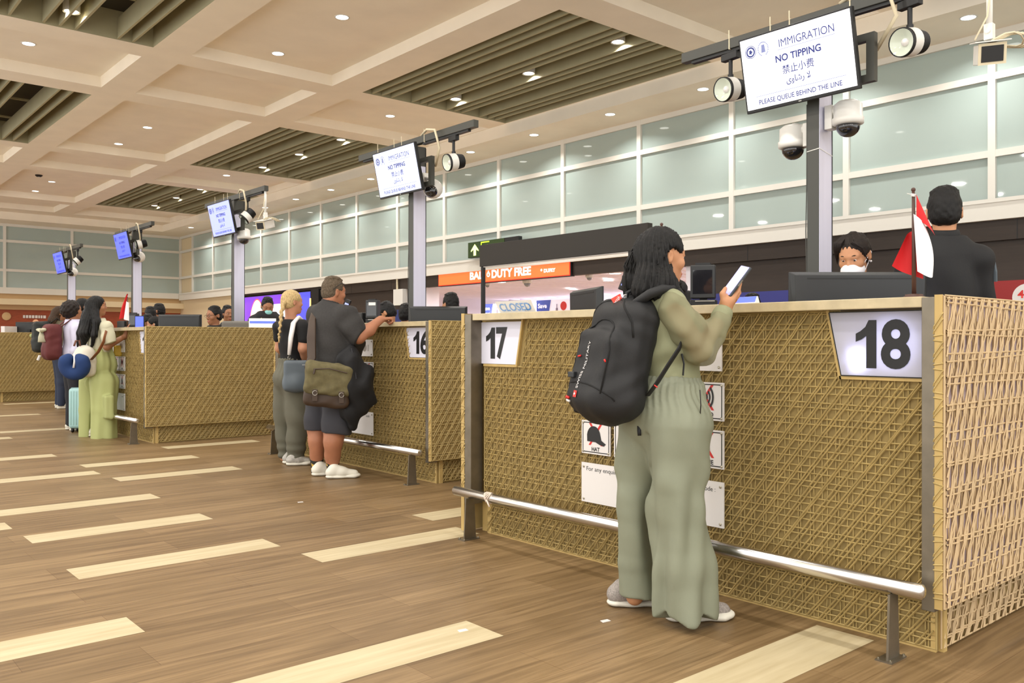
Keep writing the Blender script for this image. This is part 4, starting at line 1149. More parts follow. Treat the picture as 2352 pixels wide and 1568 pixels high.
monitor((3.754, 2.314), (4.262, 1.879), 1.538, 0.39, 1.02, 'big black monitor back behind the small flag on counter 18')
monitor((4.029, 4.081), (3.788, 3.589), 1.533, 0.33, 1.02, 'black monitor seen at an angle left of the backpack on counter 17')
monitor((4.62, 6.91), (5.045, 6.54), 1.535, 0.33, 1.02, 'black monitor back on counter 16 beside the metal pole')
monitor((3.73, 11.24), (4.145, 10.88), 1.54, 0.33, 1.02, 'dark bluish monitor back left of the officer with glasses')
o = MB().box(-0.35, 0.3, -0.5, 0.5, 1.0, 1.02).box(-0.3, -0.28, -0.45, 0.45, 0, 1.0).box(0.24, 0.26, -0.45, 0.45, 0, 1.0).build('desk', M['timber'], loc=(4.72, 23.05, 0))
tag(o, 'desk at the far left edge carrying a dark monitor', 'desk')
monitor((4.42, 23.3), (4.94, 22.85), 1.66, 0.33, 1.02, 'dark monitor back at the far left edge')
def tower(x, y, zt, rz, label, wd=0.14, screen=False):
    t = thing('document_scanner', label, 'scanner', (x, y, 1.02), rz, 'passport scanners')
    h = zt - 1.02
    MB().box(-0.05, 0.07, -wd / 2, wd / 2, 0, h - 0.2).build('base', M['dark'], t, bevel=0.006)
    MB().box(-0.055, -0.05, -wd / 2 + 0.005, wd / 2 - 0.03, h - 0.212, h - 0.206).build('metal_trim', M['steel'], t)
    MB().box(-0.055, 0.02, -wd / 2 + 0.004, wd / 2 - 0.004, h - 0.195, h - 0.012).box(-0.02, 0.01, -0.02, 0.02, h - 0.21, h - 0.19).build('head', M['blackplastic'], t, bevel=0.006)
    MB().box(-0.0565, -0.055, -wd / 2 + 0.018, wd / 2 - 0.018, h - 0.17, h - 0.04).build('glass_window', M['smoked'], t)
    MB().box(-0.045, 0.01, -wd / 2 + 0.03, wd / 2 - 0.03, h - 0.012, h).build('lid', M['dark'], t)
    return t
tower(3.90, 2.93, 1.63, 0.55, 'tall black document scanner to the right of the woman with the phone')
t = tower(4.66, 7.60, 1.63, 0.6, 'black document scanner with a white label beyond the man in grey')
MB().box(-0.058, -0.0565, -0.045, 0.03, 0.545, 0.575).build('label_sticker', M['paper'], t)
o = MB().box(-0.14, 0.1, -0.16, 0.16, 0, 0.475).build('printer', M['dark'], bevel=0.01, loc=(4.72, 7.86, 1.02)); tag(o, 'low black printer box between the man and the document scanner', 'printer')
t = tower(3.86, 12.62, 1.60, 0.7, 'black document scanner right of the woman in pale green')
o = MB().box(-0.1, 0.12, -0.16, 0.16, 0, 0.47).build('printer', M['dark'], bevel=0.01, loc=(3.87, 12.95, 1.02)); tag(o, 'flat black printer under the far flag', 'printer')
t = thing('tablet_display', 'small blue lit screen beside the far black scanner', 'screen', (3.85, 12.35, 1.02), 0.7)
MB().box(-0.01, 0.01, -0.07, 0.07, 0.36, 0.53).box(-0.01, 0.01, -0.01, 0.01, 0.0, 0.36).build('casing', M['dark'], t)
MB().box(-0.012, -0.01, -0.06, 0.06, 0.37, 0.52).build('display', M['scr_b3'], t)
def reader(x, y, z0, zt, rz, label):
    t = thing('handheld_reader', label, 'reader', (x, y, z0), rz, 'stalk mounted readers')
    h = zt - z0
    R = Matrix.Translation((0, 0, h - 0.09)) @ Matrix.Rotation(math.radians(22), 4, 'X')
    MB().box(-0.02, 0.012, -0.028, 0.028, -0.085, 0.085, M=R).build('casing', M['dark'], t, bevel=0.004)
    MB().box(-0.0215, -0.02, -0.022, 0.022, -0.06, 0.045, M=R).build('display', M['scr_b2'], t)
    MB().box(0.012, 0.014, -0.005, 0.005, 0.03, 0.04, M=R).build('green_light', mat('green_led', (60, 220, 130), 0.4, emit=1.5), t)
    MB().tube([(0.0, 0, 0), (0.0, 0, h - 0.15)], 0.018, 10).box(-0.05, 0.05, -0.05, 0.05, 0, 0.02).build('stalk', M['dark'], t)
reader(3.97, 3.55, 1.02, 1.68, 0.9, 'handheld reader with a lit screen beside the hair of the woman')
reader(4.62, 8.08, 1.02, 1.65, 0.6, 'small handheld reader on a stalk behind the shoulder of the man in grey')
o = MB().box(-0.1, 0.14, -0.13, 0.13, 0, 0.49).build('fingerprint_scanner', M['dark'], bevel=0.012, loc=(4.10, 3.40, 1.02)); tag(o, 'squat black box scanner behind the luggage tag of the backpack', 'scanner')
# CLOSED tent sign
t = thing('closed_sign', 'white tent sign reading CLOSED in blue on the end of the nearest counter', 'sign', (3.40, 3.965, 1.372))
Rf = Matrix.Rotation(math.radians(25), 4, 'Y')
mb = MB(); mb.add([(0.045, 0.165, 0.002), (0.045, -0.165, 0.002), (0, -0.165, 0.088), (0, 0.165, 0.088), (0.048, 0.165, 0.002), (0.048, -0.165, 0.002), (0.004, -0.165, 0.088), (0.004, 0.165, 0.088)],
                  [(0, 3, 2, 1), (4, 5, 6, 7), (0, 1, 5, 4), (2, 3, 7, 6), (1, 2, 6, 5), (3, 0, 4, 7)])
mb.build('face_card', M['paper'], t)
mb = MB(); mb.add([(-0.05, 0.165, 0.002), (-0.05, -0.165, 0.002), (-0.002, -0.165, 0.088), (-0.002, 0.165, 0.088)], [(0, 1, 2, 3)])
mb.box(-0.045, 0.05, -0.166, 0.168, 0.0, 0.002).build('acrylic_stand', M['acrylic'], t)
t.scale = (1, 1, 0.84)
n_ = Vector((-0.086, 0, -0.045)).normalized(); up_ = Vector((-0.045, 0, 0.086)).normalized()
Mt = Matrix(((0, up_.x, n_.x, 0.0205), (-1, 0, 0, 0), (0, up_.z, n_.z, 0.0435), (0, 0, 0, 1)))
text('lettering', 'CLOSED', Mt, M['bluetext'], t, w_=0.285, h=0.06, bold=0.012)
# screen card on counter 18
t = thing('counter_notice', 'small blue and white notice card on counter 18 right of the hand with the phone', 'sign', (3.64, 2.52, 1.372), -0.25)
MB().prism([(-0.02, 0), (0.02, 0), (0.004, 0.047), (-0.002, 0.047)], 'y', -0.13, 0.13).build('card', M['paper'], t)
MB().prism([(-0.0145, 0.02), (-0.0135, 0.02), (-0.0025, 0.0465), (-0.0035, 0.0465)], 'y', -0.128, 0.128).build('blue_band', M['scr_b3'], t)
# sloping notice board behind the long blank end panel
t = thing('sloping_notice', 'white sloping notice card with a blue stripe beside the blonde woman', 'sign', (4.86, 10.66, 0), 1.147)
MB().tube([(0, 0, 0), (0, 0, 1.36)], 0.02, 8).box(-0.12, 0.12, -0.12, 0.12, 0, 0.015).build('post', M['dark'], t)
MB().prism([(-0.08, 1.36), (-0.06, 1.36), (0.04, 1.5), (0.02, 1.5)], 'y', -0.17, 0.17).build('card', M['paper'], t)
MB().prism([(-0.0305, 1.435), (-0.0295, 1.435), (-0.0095, 1.463), (-0.0105, 1.463)], 'y', -0.16, 0.16).build('blue_band', M['scr_b3'], t)
t = thing('name_stand', 'small white lettered block on the far left counter', 'sign', (4.25, 23.12, 1.02), -0.86)
MB().box(-0.05, 0.05, -0.2, 0.2, 0, 0.53).build('block', M['paper'], t)
# loose paper by the man
o = MB().prism([(4.30, 7.02), (4.42, 7.10), (4.36, 7.20), (4.24, 7.12)], 'z', 1.3722, 1.374).build('paper_slip', M['paper']); tag(o, 'white paper slip on the worktop by the hand of the man in grey', 'paper')
# office chairs
M['chairgrey'] = mat('chair_grey', (112, 108, 100), 0.7)
def office_chair(x, y, rz, zt, label):
    t = thing('office_chair', label, 'chair', (x, y, 0), rz, 'office chairs')
    b_ = MB().box(-0.22, 0.22, 0.17, 0.24, 0.62, zt).build('backrest', M['chairgrey'], t, bevel=0.035, seg=4)
    MB().box(-0.24, 0.24, -0.24, 0.22, 0.46, 0.53).build('seat', M['chairgrey'], t, bevel=0.03, seg=3)
    MB().tube([(0, 0, 0.08), (0, 0, 0.46)], 0.03, 10).tube([(0, 0.1, 0.47), (0, 0.23, 0.5), (0, 0.24, 0.75)], 0.02, 8).build('column', M['dark'], t)
    mb = MB()
    for i in range(5): mb.tube([(0, 0, 0.1), (0.28 * math.cos(i * 1.2566), 0.28 * math.sin(i * 1.2566), 0.05)], 0.02, 6).ball((0.28 * math.cos(i * 1.2566), 0.28 * math.sin(i * 1.2566), 0.028), 0.028, 6)
    mb.build('base', M['dark'], t)
office_chair(4.66, 11.12, -0.7, 1.475, 'grey padded chair back right of the officer with glasses')
# little flags
M['flagwood'] = mat('flag_wood', (74, 46, 36), 0.5)
M['flagred'] = mat('flag_red', (200, 22, 28), 0.7)
M['flagwhite'] = mat('flag_white', (240, 236, 240), 0.7)
def cloth(rows, nu, nv, fn):
    mb = MB(); vs = []; fs = []
    for j in range(nv + 1):
        for i in range(nu + 1): vs.append(fn(i / nu, j / nv))
    for j in range(nv):
        for i in range(nu): a = j * (nu + 1) + i; fs.append((a, a + 1, a + nu + 2, a + nu + 1))
    return mb.add(vs, fs)
def flag(x, y, label, mode=0, z=1.372):
    t = thing('table_flag', label, 'flag', (x, y, z), 0, 'small red and white flags')
    MB().lathe([(0.046, 0), (0.046, 0.006), (0.04, 0.008), (0.04, 0.014), (0.034, 0.016), (0.034, 0.022), (0.012, 0.024), (0.0001, 0.024)], 24).build('base', M['flagwood'], t, True)
    MB().tube([(0, 0, 0.02), (0.002, 0.004, 0.45)], [0.009, 0.006], 10).ball((0.002, 0.004, 0.452), 0.009, 6).build('flagpole', M['flagwood'], t, True)
    mb = MB()
    for k in range(3): mb.tube([(0.002 + 0.009 * math.cos(a), 0.004 + 0.009 * math.sin(a), 0.425 + 0.004 * k + 0.002 * math.sin(a)) for a in [i * PI / 4 for i in range(9)]], 0.002, 4)
    mb.tube([(-0.006, 0.004, 0.43), (-0.02, 0.02, 0.436)], 0.0015, 4).build('tie', M['paper'], t)
    Rv = (0.7593, -0.6508); Fv = (0.6508, 0.7593)
    def W(a, d, z): return (a * Rv[0] + d * Fv[0], a * Rv[1] + d * Fv[1], z)
    if mode == 0:
        # red half hangs from the top, folds behind the pole; white half drapes to the right
        def red_top(u, v): return W(0.004 + u * (0.005 + 0.075 * v), -0.012 - 0.02 * math.sin(u * 3) * v + 0.01 * u, 0.43 - 0.1 * v * (1 - 0.2 * u) - 0.055 * v * u * 1.6)
        def white(u, v): return W(-0.010 + 0.016 * v * (1 - u) + u * (0.055 + 0.028 * v + 0.016 * math.sin(v * 3.1)), -0.016 - 0.03 * math.sin(u * 3.1) * (0.4 + v) + 0.012 * u, 0.35 - 0.05 * u - v * (0.235 - 0.035 * u + 0.02 * math.sin(u * 3.1)))
        def red_low(u, v): return W(-0.022 - 0.062 * v * (1 - u) + u * (0.055 + 0.005 * v), 0.016 + 0.02 * math.sin(u * 4), 0.27 - 0.13 * v - 0.055 * v * u + 0.03 * u * (1 - v))
        cloth(0, 10, 10, red_top).build('red_cloth', M['flagred'], t, True)
        cloth(0, 12, 14, white).build('white_cloth', M['flagwhite'], t, True)
        cloth(0, 8, 8, red_low).build('red_cloth', M['flagred'], t, True)
    else:
        def red(u, v): return W(-0.13 * v * (1 - 0.35 * v) - 0.01 + u * 0.055 * (0.4 + v), -0.012 - 0.02 * math.sin(u * 3 + v * 2), 0.43 - 0.31 * v + 0.03 * u)
        def white(u, v): return W(0.0 - 0.035 * v + u * 0.06 * (0.6 + 0.6 * v), -0.03 - 0.02 * math.sin(u * 3), 0.36 - 0.24 * v - 0.02 * u)
        cloth(0, 8, 12, red).build('red_cloth', M['flagred'], t, True)
        cloth(0, 8, 12, white).build('white_cloth', M['flagwhite'], t, True)
flag(3.56, 1.62, 'red and white flag on a wooden stand at counter 18')
flag(3.60, 2.975, 'red and white flag whose tip shows above the head of the woman in green')
flag(3.60, 12.06, 'drooping red and white flag beside the woman in pale green', 1)

# ---------------------------------------------------------------- light blue suitcase
M['suit'] = mat('suitcase_mint', (166, 206, 206), 0.4, var=0.03)
M['suitdark'] = mat('suitcase_trim', (120, 150, 152), 0.5)
t = thing('suitcase', 'light blue ribbed cabin suitcase with raised handle by the woman in pale green', 'suitcase', (3.17, 12.40, 0), math.radians(-38))
MB().box(-0.18, 0.18, -0.11, 0.11, 0.05, 0.585).build('shell', M['suit'], t, True, bevel=0.045, seg=5)
mb = MB()
for i in range(9):
    xx = -0.14 + i * 0.035
    mb.box(xx - 0.006, xx + 0.006, -0.115, 0.115, 0.1, 0.545)
mb.build('ribs', M['suit'], t, True, bevel=0.004)
MB().box(-0.183, 0.183, -0.004, 0.004, 0.048, 0.588).build('zip_seam', M['suitdark'], t, bevel=0.003)
MB().tube([(-0.08, 0, 0.585), (-0.075, 0, 0.61), (0.075, 0, 0.61), (0.08, 0, 0.585)], 0.009, 8).build('carry_handle', M['suitdark'], t, True)
MB().tube([(-0.085, 0.06, 0.55), (-0.085, 0.06, 0.92), (0.085, 0.06, 0.92), (0.085, 0.06, 0.55)], 0.009, 8).build('telescopic_handle', M['steel'], t, True)
for sx in (-1, 1):
    for sy in (-1, 1):
        MB().tube([(sx * 0.13 - 0.01, sy * 0.075, 0.025), (sx * 0.13 + 0.01, sy * 0.075, 0.025)], 0.025, 14).box(sx * 0.13 - 0.016, sx * 0.13 + 0.016, sy * 0.075 - 0.012, sy * 0.075 + 0.012, 0.03, 0.055).build('wheel', M['dark'], t)
# ---------------------------------------------------------------- people
Rv = np.array([0.7593, -0.6508, 0.0]); Fv = np.array([0.6508, 0.7593, 0.0]); Uv = np.array([0, 0, 1.0])
def D(a, b, c=0.0):
    v = a * Rv + b * Fv + c * Uv
    return v / np.linalg.norm(v)
def P(*p): return np.array(p, float)
def Wd(a, b, c): return a * Rv + b * Fv + c * Uv
SK = {'tan': mat('skin_tan', (190, 136, 98), 0.55, sss=0.06, var=0.04, vscale=25), 'brown': mat('skin_brown', (158, 108, 76), 0.55, sss=0.06, var=0.04, vscale=25),
      'pale': mat('skin_pink', (168, 112, 82), 0.55, sss=0.06, var=0.06, vscale=18), 'fair': mat('skin_fair', (186, 132, 102), 0.55, sss=0.06, var=0.04, vscale=25)}
HR = {'black': mat('hair_black', (10, 8, 7), 0.5, var=0.5, vscale=30, stretch=(6, 6, 0.6), bump=0.5, bscale=90, spec=0.3), 'brown': mat('hair_brown', (62, 44, 28), 0.55, var=0.4, vscale=30, stretch=(6, 6, 0.6), bump=0.5, bscale=90, spec=0.3),
      'grey': mat('hair_grey', (92, 80, 66), 0.8, var=0.45, vscale=110, bump=0.8, bscale=160, spec=0.2), 'blond': mat('hair_blond', (186, 160, 112), 0.55, var=0.4, vscale=34, stretch=(5, 5, 1), bump=0.3, bscale=60, spec=0.3),
      'darkbrown': mat('hair_dark_brown', (30, 21, 16), 0.6, var=0.4, vscale=40, bump=0.6, bscale=90, spec=0.3)}
M['eyewhite'] = mat('eye_white', (232, 228, 222), 0.25)
M['iris'] = mat('eye_iris', (40, 26, 18), 0.2)
M['lip'] = mat('lips', (168, 92, 82), 0.5)
M['mask_white'] = mat('mask_white', (236, 234, 236), 0.7)
M['mask_teal'] = mat('mask_teal', (140, 200, 196), 0.7)
M['uniform'] = mat('uniform_black', (15, 15, 17), 0.75, bump=0.15, bscale=300)
M['glasses'] = mat('spectacle_frame', (30, 24, 22), 0.3)
M['shoewhite'] = mat('shoe_white', (226, 222, 208), 0.6)
M['shoegrey'] = mat('shoe_grey_knit', (150, 142, 136), 0.8, var=0.3, vscale=160)

def frame(f, u=Uv):
    f = np.array(f, float) / np.linalg.norm(f)
    r = np.cross(f, u); r /= np.linalg.norm(r)
    return r, f, np.cross(r, f)

def head(S, c, f, s=1.0, u=Uv, fem=False, ears=True):
    c = np.array(c, float); r, f, u = frame(f, u)
    A = (r, f, u)
    def q(x, y, z): return c + s * (x * r + y * f + z * u)
    S.ell(q(0, -.012, .035), P(.075, .095, .086) * s, A, k=.03)
    S.ell(q(0, .034, .008), P(.062, .058, .085) * s, A, k=.03)
    S.ell(q(0, .03, -.06), P(.052 if not fem else .048, .056, .054) * s, A, k=.03)
    S.ell(q(0, .068, -.096), P(.022, .02, .02) * s, A, k=.03)
    S.cap(q(0, .088, .018), q(0, .106, -.024), .008 * s, .0115 * s, k=.012)
    for x in (-1, 1):
        S.ell(q(x * .013, .097, -.029), P(.009, .01, .008) * s, A, k=.008)
        S.ell(q(x * .041, .06, -.022), P(.026, .026, .024) * s, A, k=.02)
        S.cap(q(x * .012, .088, .028), q(x * .046, .074, .03), .009 * s, .008 * s, k=.015)
        S.ell(q(x * .031, .094, .01), P(.017, .012, .011) * s, A, k=.012, sub=True)
        S.ell(q(x * .031, .0795, .0165), P(.0165, .0165, .0085), A, k=.005)
        S.ell(q(x * .031, .079, -.003), P(.0155, .0145, .006), A, k=.005)
        if ears:
            a_e = (r, f, u)
            S.ell(q(x * .079, -.016, -.002), P(.009, .019, .032) * s, a_e, k=.01)
            S.cap(q(x * .083, -.026, .022), q(x * .082, -.022, -.022), .006 * s, k=.006)
            S.ell(q(x * .087, -.012, .0), P(.006, .009, .014) * s, a_e, k=.006, sub=True)
    S.cap(q(-.016, .088, -.06), q(.016, .088, -.06), .0075 * s, k=.01)
    S.cap(q(-.013, .087, -.073), q(.013, .087, -.073), .008 * s, k=.01)
    return q, (r, f, u)

def face(root, q, A, s, mask=None, glasses=False, brow='black', h=.006):
    for x in (-1, 1):
        e = Sdf().ell(q(x * .031, .0785, .009), P(.0115, .0125, .0105) * s, A); e.build('eye', M['eyewhite'], root, .003 * s, 0)
        e = Sdf().ell(q(x * .031, .0882, .007), P(.0062, .004, .0062) * s, A); e.build('iris', M['iris'], root, .002, 0)
        e = Sdf().cap(q(x * .017, .0935, .033), q(x * .034, .0905, .036), .0022 * s, .0026 * s, k=.002).cap(q(x * .034, .0905, .036), q(x * .05, .078, .031), .0026 * s, .0014 * s, k=.002); e.build('eyebrow', HR[brow], root, .002, 0)
    if not mask:
        e = Sdf().cap(q(-.02, .091, -.065), q(.02, .091, -.065), .005 * s, k=.002).cap(q(-.014, .0925, -.071), q(.014, .0925, -.071), .005 * s, k=.002)
        e.build('lips', M['lip'], root, .003, 0)
    else:
        S = Sdf()
        S.ell(q(0, .05, -.062), P(.066, .07, .05) * s, A, k=.02).ell(q(0, .1, -.05), P(.03, .022, .035) * s, A, k=.04)
        S.cut(q(0, .02, 0), -A[1]).cut(q(0, .1, -.014), A[2] * .9 - A[1] * .25)
        S.build('face_mask', mask, root, .005)
        for x in (-1, 1): MB().tube([q(x * .062, .035, -.03), q(x * .078, -.01, .0), q(x * .086, -.035, .015)], .002, 5).tube([q(x * .06, .035, -.075), q(x * .076, -.01, -.03), q(x * .086, -.035, .01)], .002, 5).build('mask_loop', mask, root)
    if glasses:
        mb = MB()
        for x in (-1, 1):
            pts = [q(x * (.033 + .022 * math.cos(a)), .104, .006 + .017 * math.sin(a)) for a in [i * PI / 8 for i in range(17)]]
            mb.tube(pts, .0018, 5)
            mb.tube([q(x * .055, .102, .01), q(x * .074, .06, .014), q(x * .082, -.02, .015)], .0018, 5)
        mb.tube([q(-.011, .105, .01), q(0, .108, .012), q(.011, .105, .01)], .0018, 5)
        mb.build('glasses', M['glasses'], root)

def hair_noise(c, n=46, a=.0035, wav=0.0):
    c = np.array(c)
    def f(x, y, z):
        th = np.arctan2(y - c[1], x - c[0])
        z_ = z - c[2]
        return a * np.sin(n * th + wav * 6 * np.sin(z_ * 18) + 2 * np.sin(z_ * 9 + th * 3)) + a * .6 * np.sin(n * 1.7 * th + 25 * z_)
    return f

def short_hair(root, q, A, s, m, top=.012, side=.007, low=-.05, front=.075, h=.005, hn=None, recede=0.0):
    S = Sdf()
    S.ell(q(0, -.014, .036), P(.075 + side, .095 + side, .086 + top) * s, A, k=.02)
    S.ell(q(0, -.042, -.02), P(.064 + side * .6, .066 + side * .6, .058) * s, A, k=.03)
    for i in range(26):
        a_ = i * 2.399; rr_ = .062 * math.sqrt((i + .5) / 26)
        S.ell(q(rr_ * math.cos(a_), -.014 + 1.15 * rr_ * math.sin(a_), .036 + .088 * math.sqrt(max(0, 1 - (rr_ / .085) ** 2)) + top * .8), P(.014, .016, .009) * s, A, k=.012)
    S.ell(q(0, .105, -.005 + recede), P(.085, .075, .092) * s, A, k=.015, sub=True)
    for x in (-1, 1):
        S.ell(q(x * .085, .012, -.03), P(.025, .035, .05) * s, A, k=.01, sub=True)
    S.cut(q(0, -.02, low), -A[2] * .9 + A[1] * .35)
    if hn is not None: S.disp = hn
    else:
        rs = 260.0
        S.disp = lambda x, y, z: .0026 * np.sin(x * rs + 3 * np.sin(y * 90)) * np.sin(y * rs * .9 + 2 * np.sin(z * 80)) + .0022 * np.sin(z * 150 + 3 * np.sin(x * 60)) * np.sin(y * 130 + x * 110)
    return S.build('hair', m, root, h)

def hand(S, w, d, n, th, L=.18, curl=(.5, .6, .7, .8), spread=.0, thumb=(.6, .4), k=.008):
    """w wrist, d pointing direction, n palm normal, th direction of the thumb side"""
    w = np.array(w, float); d = np.array(d, float) / np.linalg.norm(d); th = np.array(th, float)
    th = th - d * (th @ d); th /= np.linalg.norm(th); n = np.array(n, float); n = n - d * (n @ d) - th * (n @ th); n /= np.linalg.norm(n)
    p = L * .5
    for x, r in ((-.30, .0125), (-.1, .0135), (.1, .0135), (.28, .013)):
        S.cap(w + th * x * .06, w + d * p + th * x * .24 * .33, r, r * .9, k=.012)
    for i, (x, l, r) in enumerate(((.026, .92, .0085), (.008, 1.0, .009), (-.010, .94, .0085), (-.027, .74, .0075))):
        b = w + d * p + th * x
        a = curl[i]; seg = [L * .22 * l, L * .15 * l, L * .12 * l]; ang = 0
        for j in range(3):
            ang += a * (.8, 1.0, .7)[j]
            e = b + seg[j] * (math.cos(ang) * d + math.sin(ang) * n + spread * x * 10 * th)
            S.cap(b, e, r * (1 - .06 * j), r * (.94 - .06 * j), k=.005); b = e
    b = w + d * L * .14 + th * .022; S.cap(w + d * .01 + th * .01, b, .015, .014, k=.012)
    e = b + L * .2 * (d * math.cos(thumb[0]) + th * math.sin(thumb[0]) * .8 + n * thumb[1] * .6); S.cap(b, e, .0125, .0105, k=.008)
    e2 = e + L * .16 * (d * math.cos(thumb[0] * .5) + th * math.sin(thumb[0] * .5) * .3 + n * thumb[1]); S.cap(e, e2, .0105, .0085, k=.005)

def shoe(root, heel, toe, m_up, m_sole, wd=.042, hgt=.075, h=.006, ankle=None):
    heel = np.array(heel, float); toe = np.array(toe, float)
    d = toe - heel; L = np.linalg.norm(d); d /= L; r = np.cross(d, Uv)
    S = Sdf()
    S.chain([heel + d * .035 + Uv * .05, heel + d * L * .45 + Uv * .05, toe - d * .045 + Uv * .035], [.038, .043, .036], k=.03)
    S.cap(heel + d * .045 + Uv * .06, heel + d * .06 + Uv * (hgt + .01), .038, .036, k=.03)
    S.cap(heel + d * L * .5 + Uv * .06, heel + d * .08 + Uv * (hgt), .032, .036, k=.03)
    S.cut(P(0, 0, .02) + heel * P(1, 1, 0), -Uv)
    o = S.build('shoe', m_up, root, h)
    S = Sdf()
    S.chain([heel + d * .04 + Uv * .018, heel + d * L * .4 + Uv * .016, toe - d * .05 + Uv * .018, toe - d * .03 + Uv * .026], [.046, .042, .047, .034], k=.03, n=Uv, fl=.42)
    S.cut(P(0, 0, .0015) + heel * P(1, 1, 0), -Uv)
    S.build('sole', m_sole, o, h)
    return o

def person(label, base):
    o = bpy.data.objects.new('person', bpy.data.meshes.new('body'))
    C.objects.link(o); o.location = base
    return tag(o, label, 'person')
def set_body(o, S, m, h, smooth=1):
    me = S.mesh('body', h, smooth); me.materials.append(m); o.data = me

def folds(a=.004, fx=38, fz=11, seed=0.0):
    return lambda x, y, z: a * (np.sin(fx * x + 4 * np.sin(fz * z + seed) + seed) * np.sin(fz * 1.7 * z + 9 * y + seed * 2) + .5 * np.sin(fx * 1.9 * y + 7 * z + 3 * np.sin(fx * .6 * x + seed)))
def vfolds(c, a=.005, n=13, z0=0.0, fade=None, seed=0.0):
    c = np.array(c)
    def f(x, y, z):
        th = np.arctan2(y - c[1], x - c[0])
        w_ = a * np.sin(n * th + 2.0 * np.sin(3 * z + seed) + seed)
        return w_ + .5 * a * np.sin(n * 1.6 * th + 5 * z + seed * 3)
    return f

# ================================================================ woman with the backpack and the telephone
def woman_main():
    BASE = (2.9478, 2.4124, 0.0000)
    root = person('woman in sage blouse and wide trousers looking at her phone, wearing a black backpack', BASE)
    f_b = D(.87, .5); r_b = D(.5, -.87)
    S = Sdf()
    hc = P(-0.0115, 0.0098, 1.5625); fh = D(.9, .42, -.06)
    q, A = head(S, hc, fh, .97, fem=True)
    S.cap(q(0, -.02, -.06), (-0.0180, 0.0286, 1.4120), .05, .056, k=.03)
    S.chain([(-0.0315, 0.0270, 1.3359), (0.0000, 0.0000, 1.1698), (0.0029, -0.0025, 0.9810)], [.08, .09, .11], k=.05)
    S.cap((-0.0809, -0.0755, 1.3429), (0.0058, 0.1663, 1.3524), .04, .04, k=.04)
    S.chain([(-0.0894, -0.1078, 1.3418), (0.0139, -0.1700, 1.1598), (0.1655, -0.1814, 1.3273)], [.044, .040, .026], k=.03)
    S.chain([(0.0165, 0.1834, 1.3531), (0.1274, 0.1805, 1.1680), (0.2327, 0.0640, 1.1881)], [.05, .04, .026], k=.03)
    S.chain([(-0.0020, -0.0773, 0.9102), (-0.0288, -0.0939, 0.4998), (-0.0176, -0.1035, 0.0742)], [.08, .055, .038], k=.04)
    S.chain([(0.0043, 0.1017, 0.8607), (-0.0046, 0.1752, 0.4578), (-0.0273, 0.1551, 0.0642)], [.07, .042, .038], k=.04)
    # hand round the telephone
    w = P(0.1670, -0.1826, 1.3273)
    S.cap(w, (0.1783, -0.1924, 1.3760), .025, .030, k=.02, n=D(.3, .9), fl=.8)
    S.cap((0.1755, -0.1899, 1.3723), (0.2049, -0.1914, 1.4032), .03, .024, k=.02, n=D(.7, .3, -.6), fl=.7)
    for a in ((1664,690,-0.04, 1660,674,-0.045, 1668,662,-0.04, .0125),):
        pass
    S.chain([(0.1516, -0.1892, 1.3716), (0.1473, -0.1855, 1.4033), (0.1656, -0.1880, 1.4282)], [.0135, .0115, .0095], k=.008)
    S.chain([(0.1940, -0.2124, 1.3908), (0.2110, -0.2204, 1.4172), (0.2264, -0.2230, 1.4552)], [.0115, .0100, .0080], k=.006)
    S.chain([(0.2152, -0.2042, 1.3880), (0.2479, -0.1993, 1.4120), (0.2649, -0.1875, 1.4360)], [.0112, .0100, .0080], k=.006)
    S.chain([(0.2250, -0.1929, 1.3775), (0.2605, -0.1838, 1.3979), (0.2646, -0.1675, 1.4178)], [.0110, .0096, .0078], k=.006)
    S.chain([(0.2278, -0.1820, 1.3666), (0.2561, -0.1734, 1.3829), (0.2530, -0.1575, 1.3987)], [.0100, .0088, .0072], k=.006)
    # other hand
    hand(S, (0.2327, 0.0640, 1.1881), D(.8, .2, .3), D(-.3, .2, 1), D(0, -1, 0), .17, (.6, .7, .8, .9))
    set_body(root, S, SK['tan'], .0055)
    face(root, q, A, .97)
    # hair
    S = Sdf()
    S.ell(q(0, -.018, .038), P(.088, .106, .098), A, k=.02)
    S.chain([q(0, -.06, .0), (-0.0284, 0.0639, 1.4740), (-0.0592, 0.0771, 1.4202), (-0.0823, 0.0969, 1.3898)], [.082, .075, .062, .03], k=.04)
    S.chain([q(.03, -.07, -.02), (-0.0577, 0.0100, 1.4509), (-0.0817, 0.0042, 1.4086)], [.06, .06, .045], k=.03)
    S.chain([(-0.0631, 0.0936, 1.4740), (-0.0833, 0.1109, 1.4207), (-0.0963, 0.1221, 1.3865)], [.04, .03, .012], k=.03)
    S.chain([(-0.0592, 0.0771, 1.5682), (-0.0794, 0.0944, 1.5018), (-0.0909, 0.1043, 1.4448), (-0.0996, 0.1117, 1.3898)], [.05, .045, .034, .016], k=.03)
    S.chain([(-0.0895, -0.0023, 1.5418), (-0.1190, -0.0034, 1.4660), (-0.1435, 0.0045, 1.4137), (-0.1547, 0.0140, 1.3732)], [.05, .055, .045, .02], k=.03)
    S.chain([(-0.0613, -0.0265, 1.5047), (-0.0875, -0.0435, 1.4469), (-0.1326, -0.0575, 1.3968)], [.04, .05, .025], k=.03)
    S.ell(q(0, .115, -.03), P(.082, .072, .105), A, k=.012, sub=True)
    S.ell(q(.088, .006, -.008), P(.034, .044, .044), A, k=.01, sub=True)
    S.ell(q(.075, .06, -.05), P(.05, .05, .07), A, k=.01, sub=True)
    S.chain([q(.066, -.045, -.05), (-0.0475, -0.0647, 1.4476), (-0.0423, -0.0954, 1.4021), (-0.0308, -0.1185, 1.3613)], [.022, .026, .020, .008], k=.02)
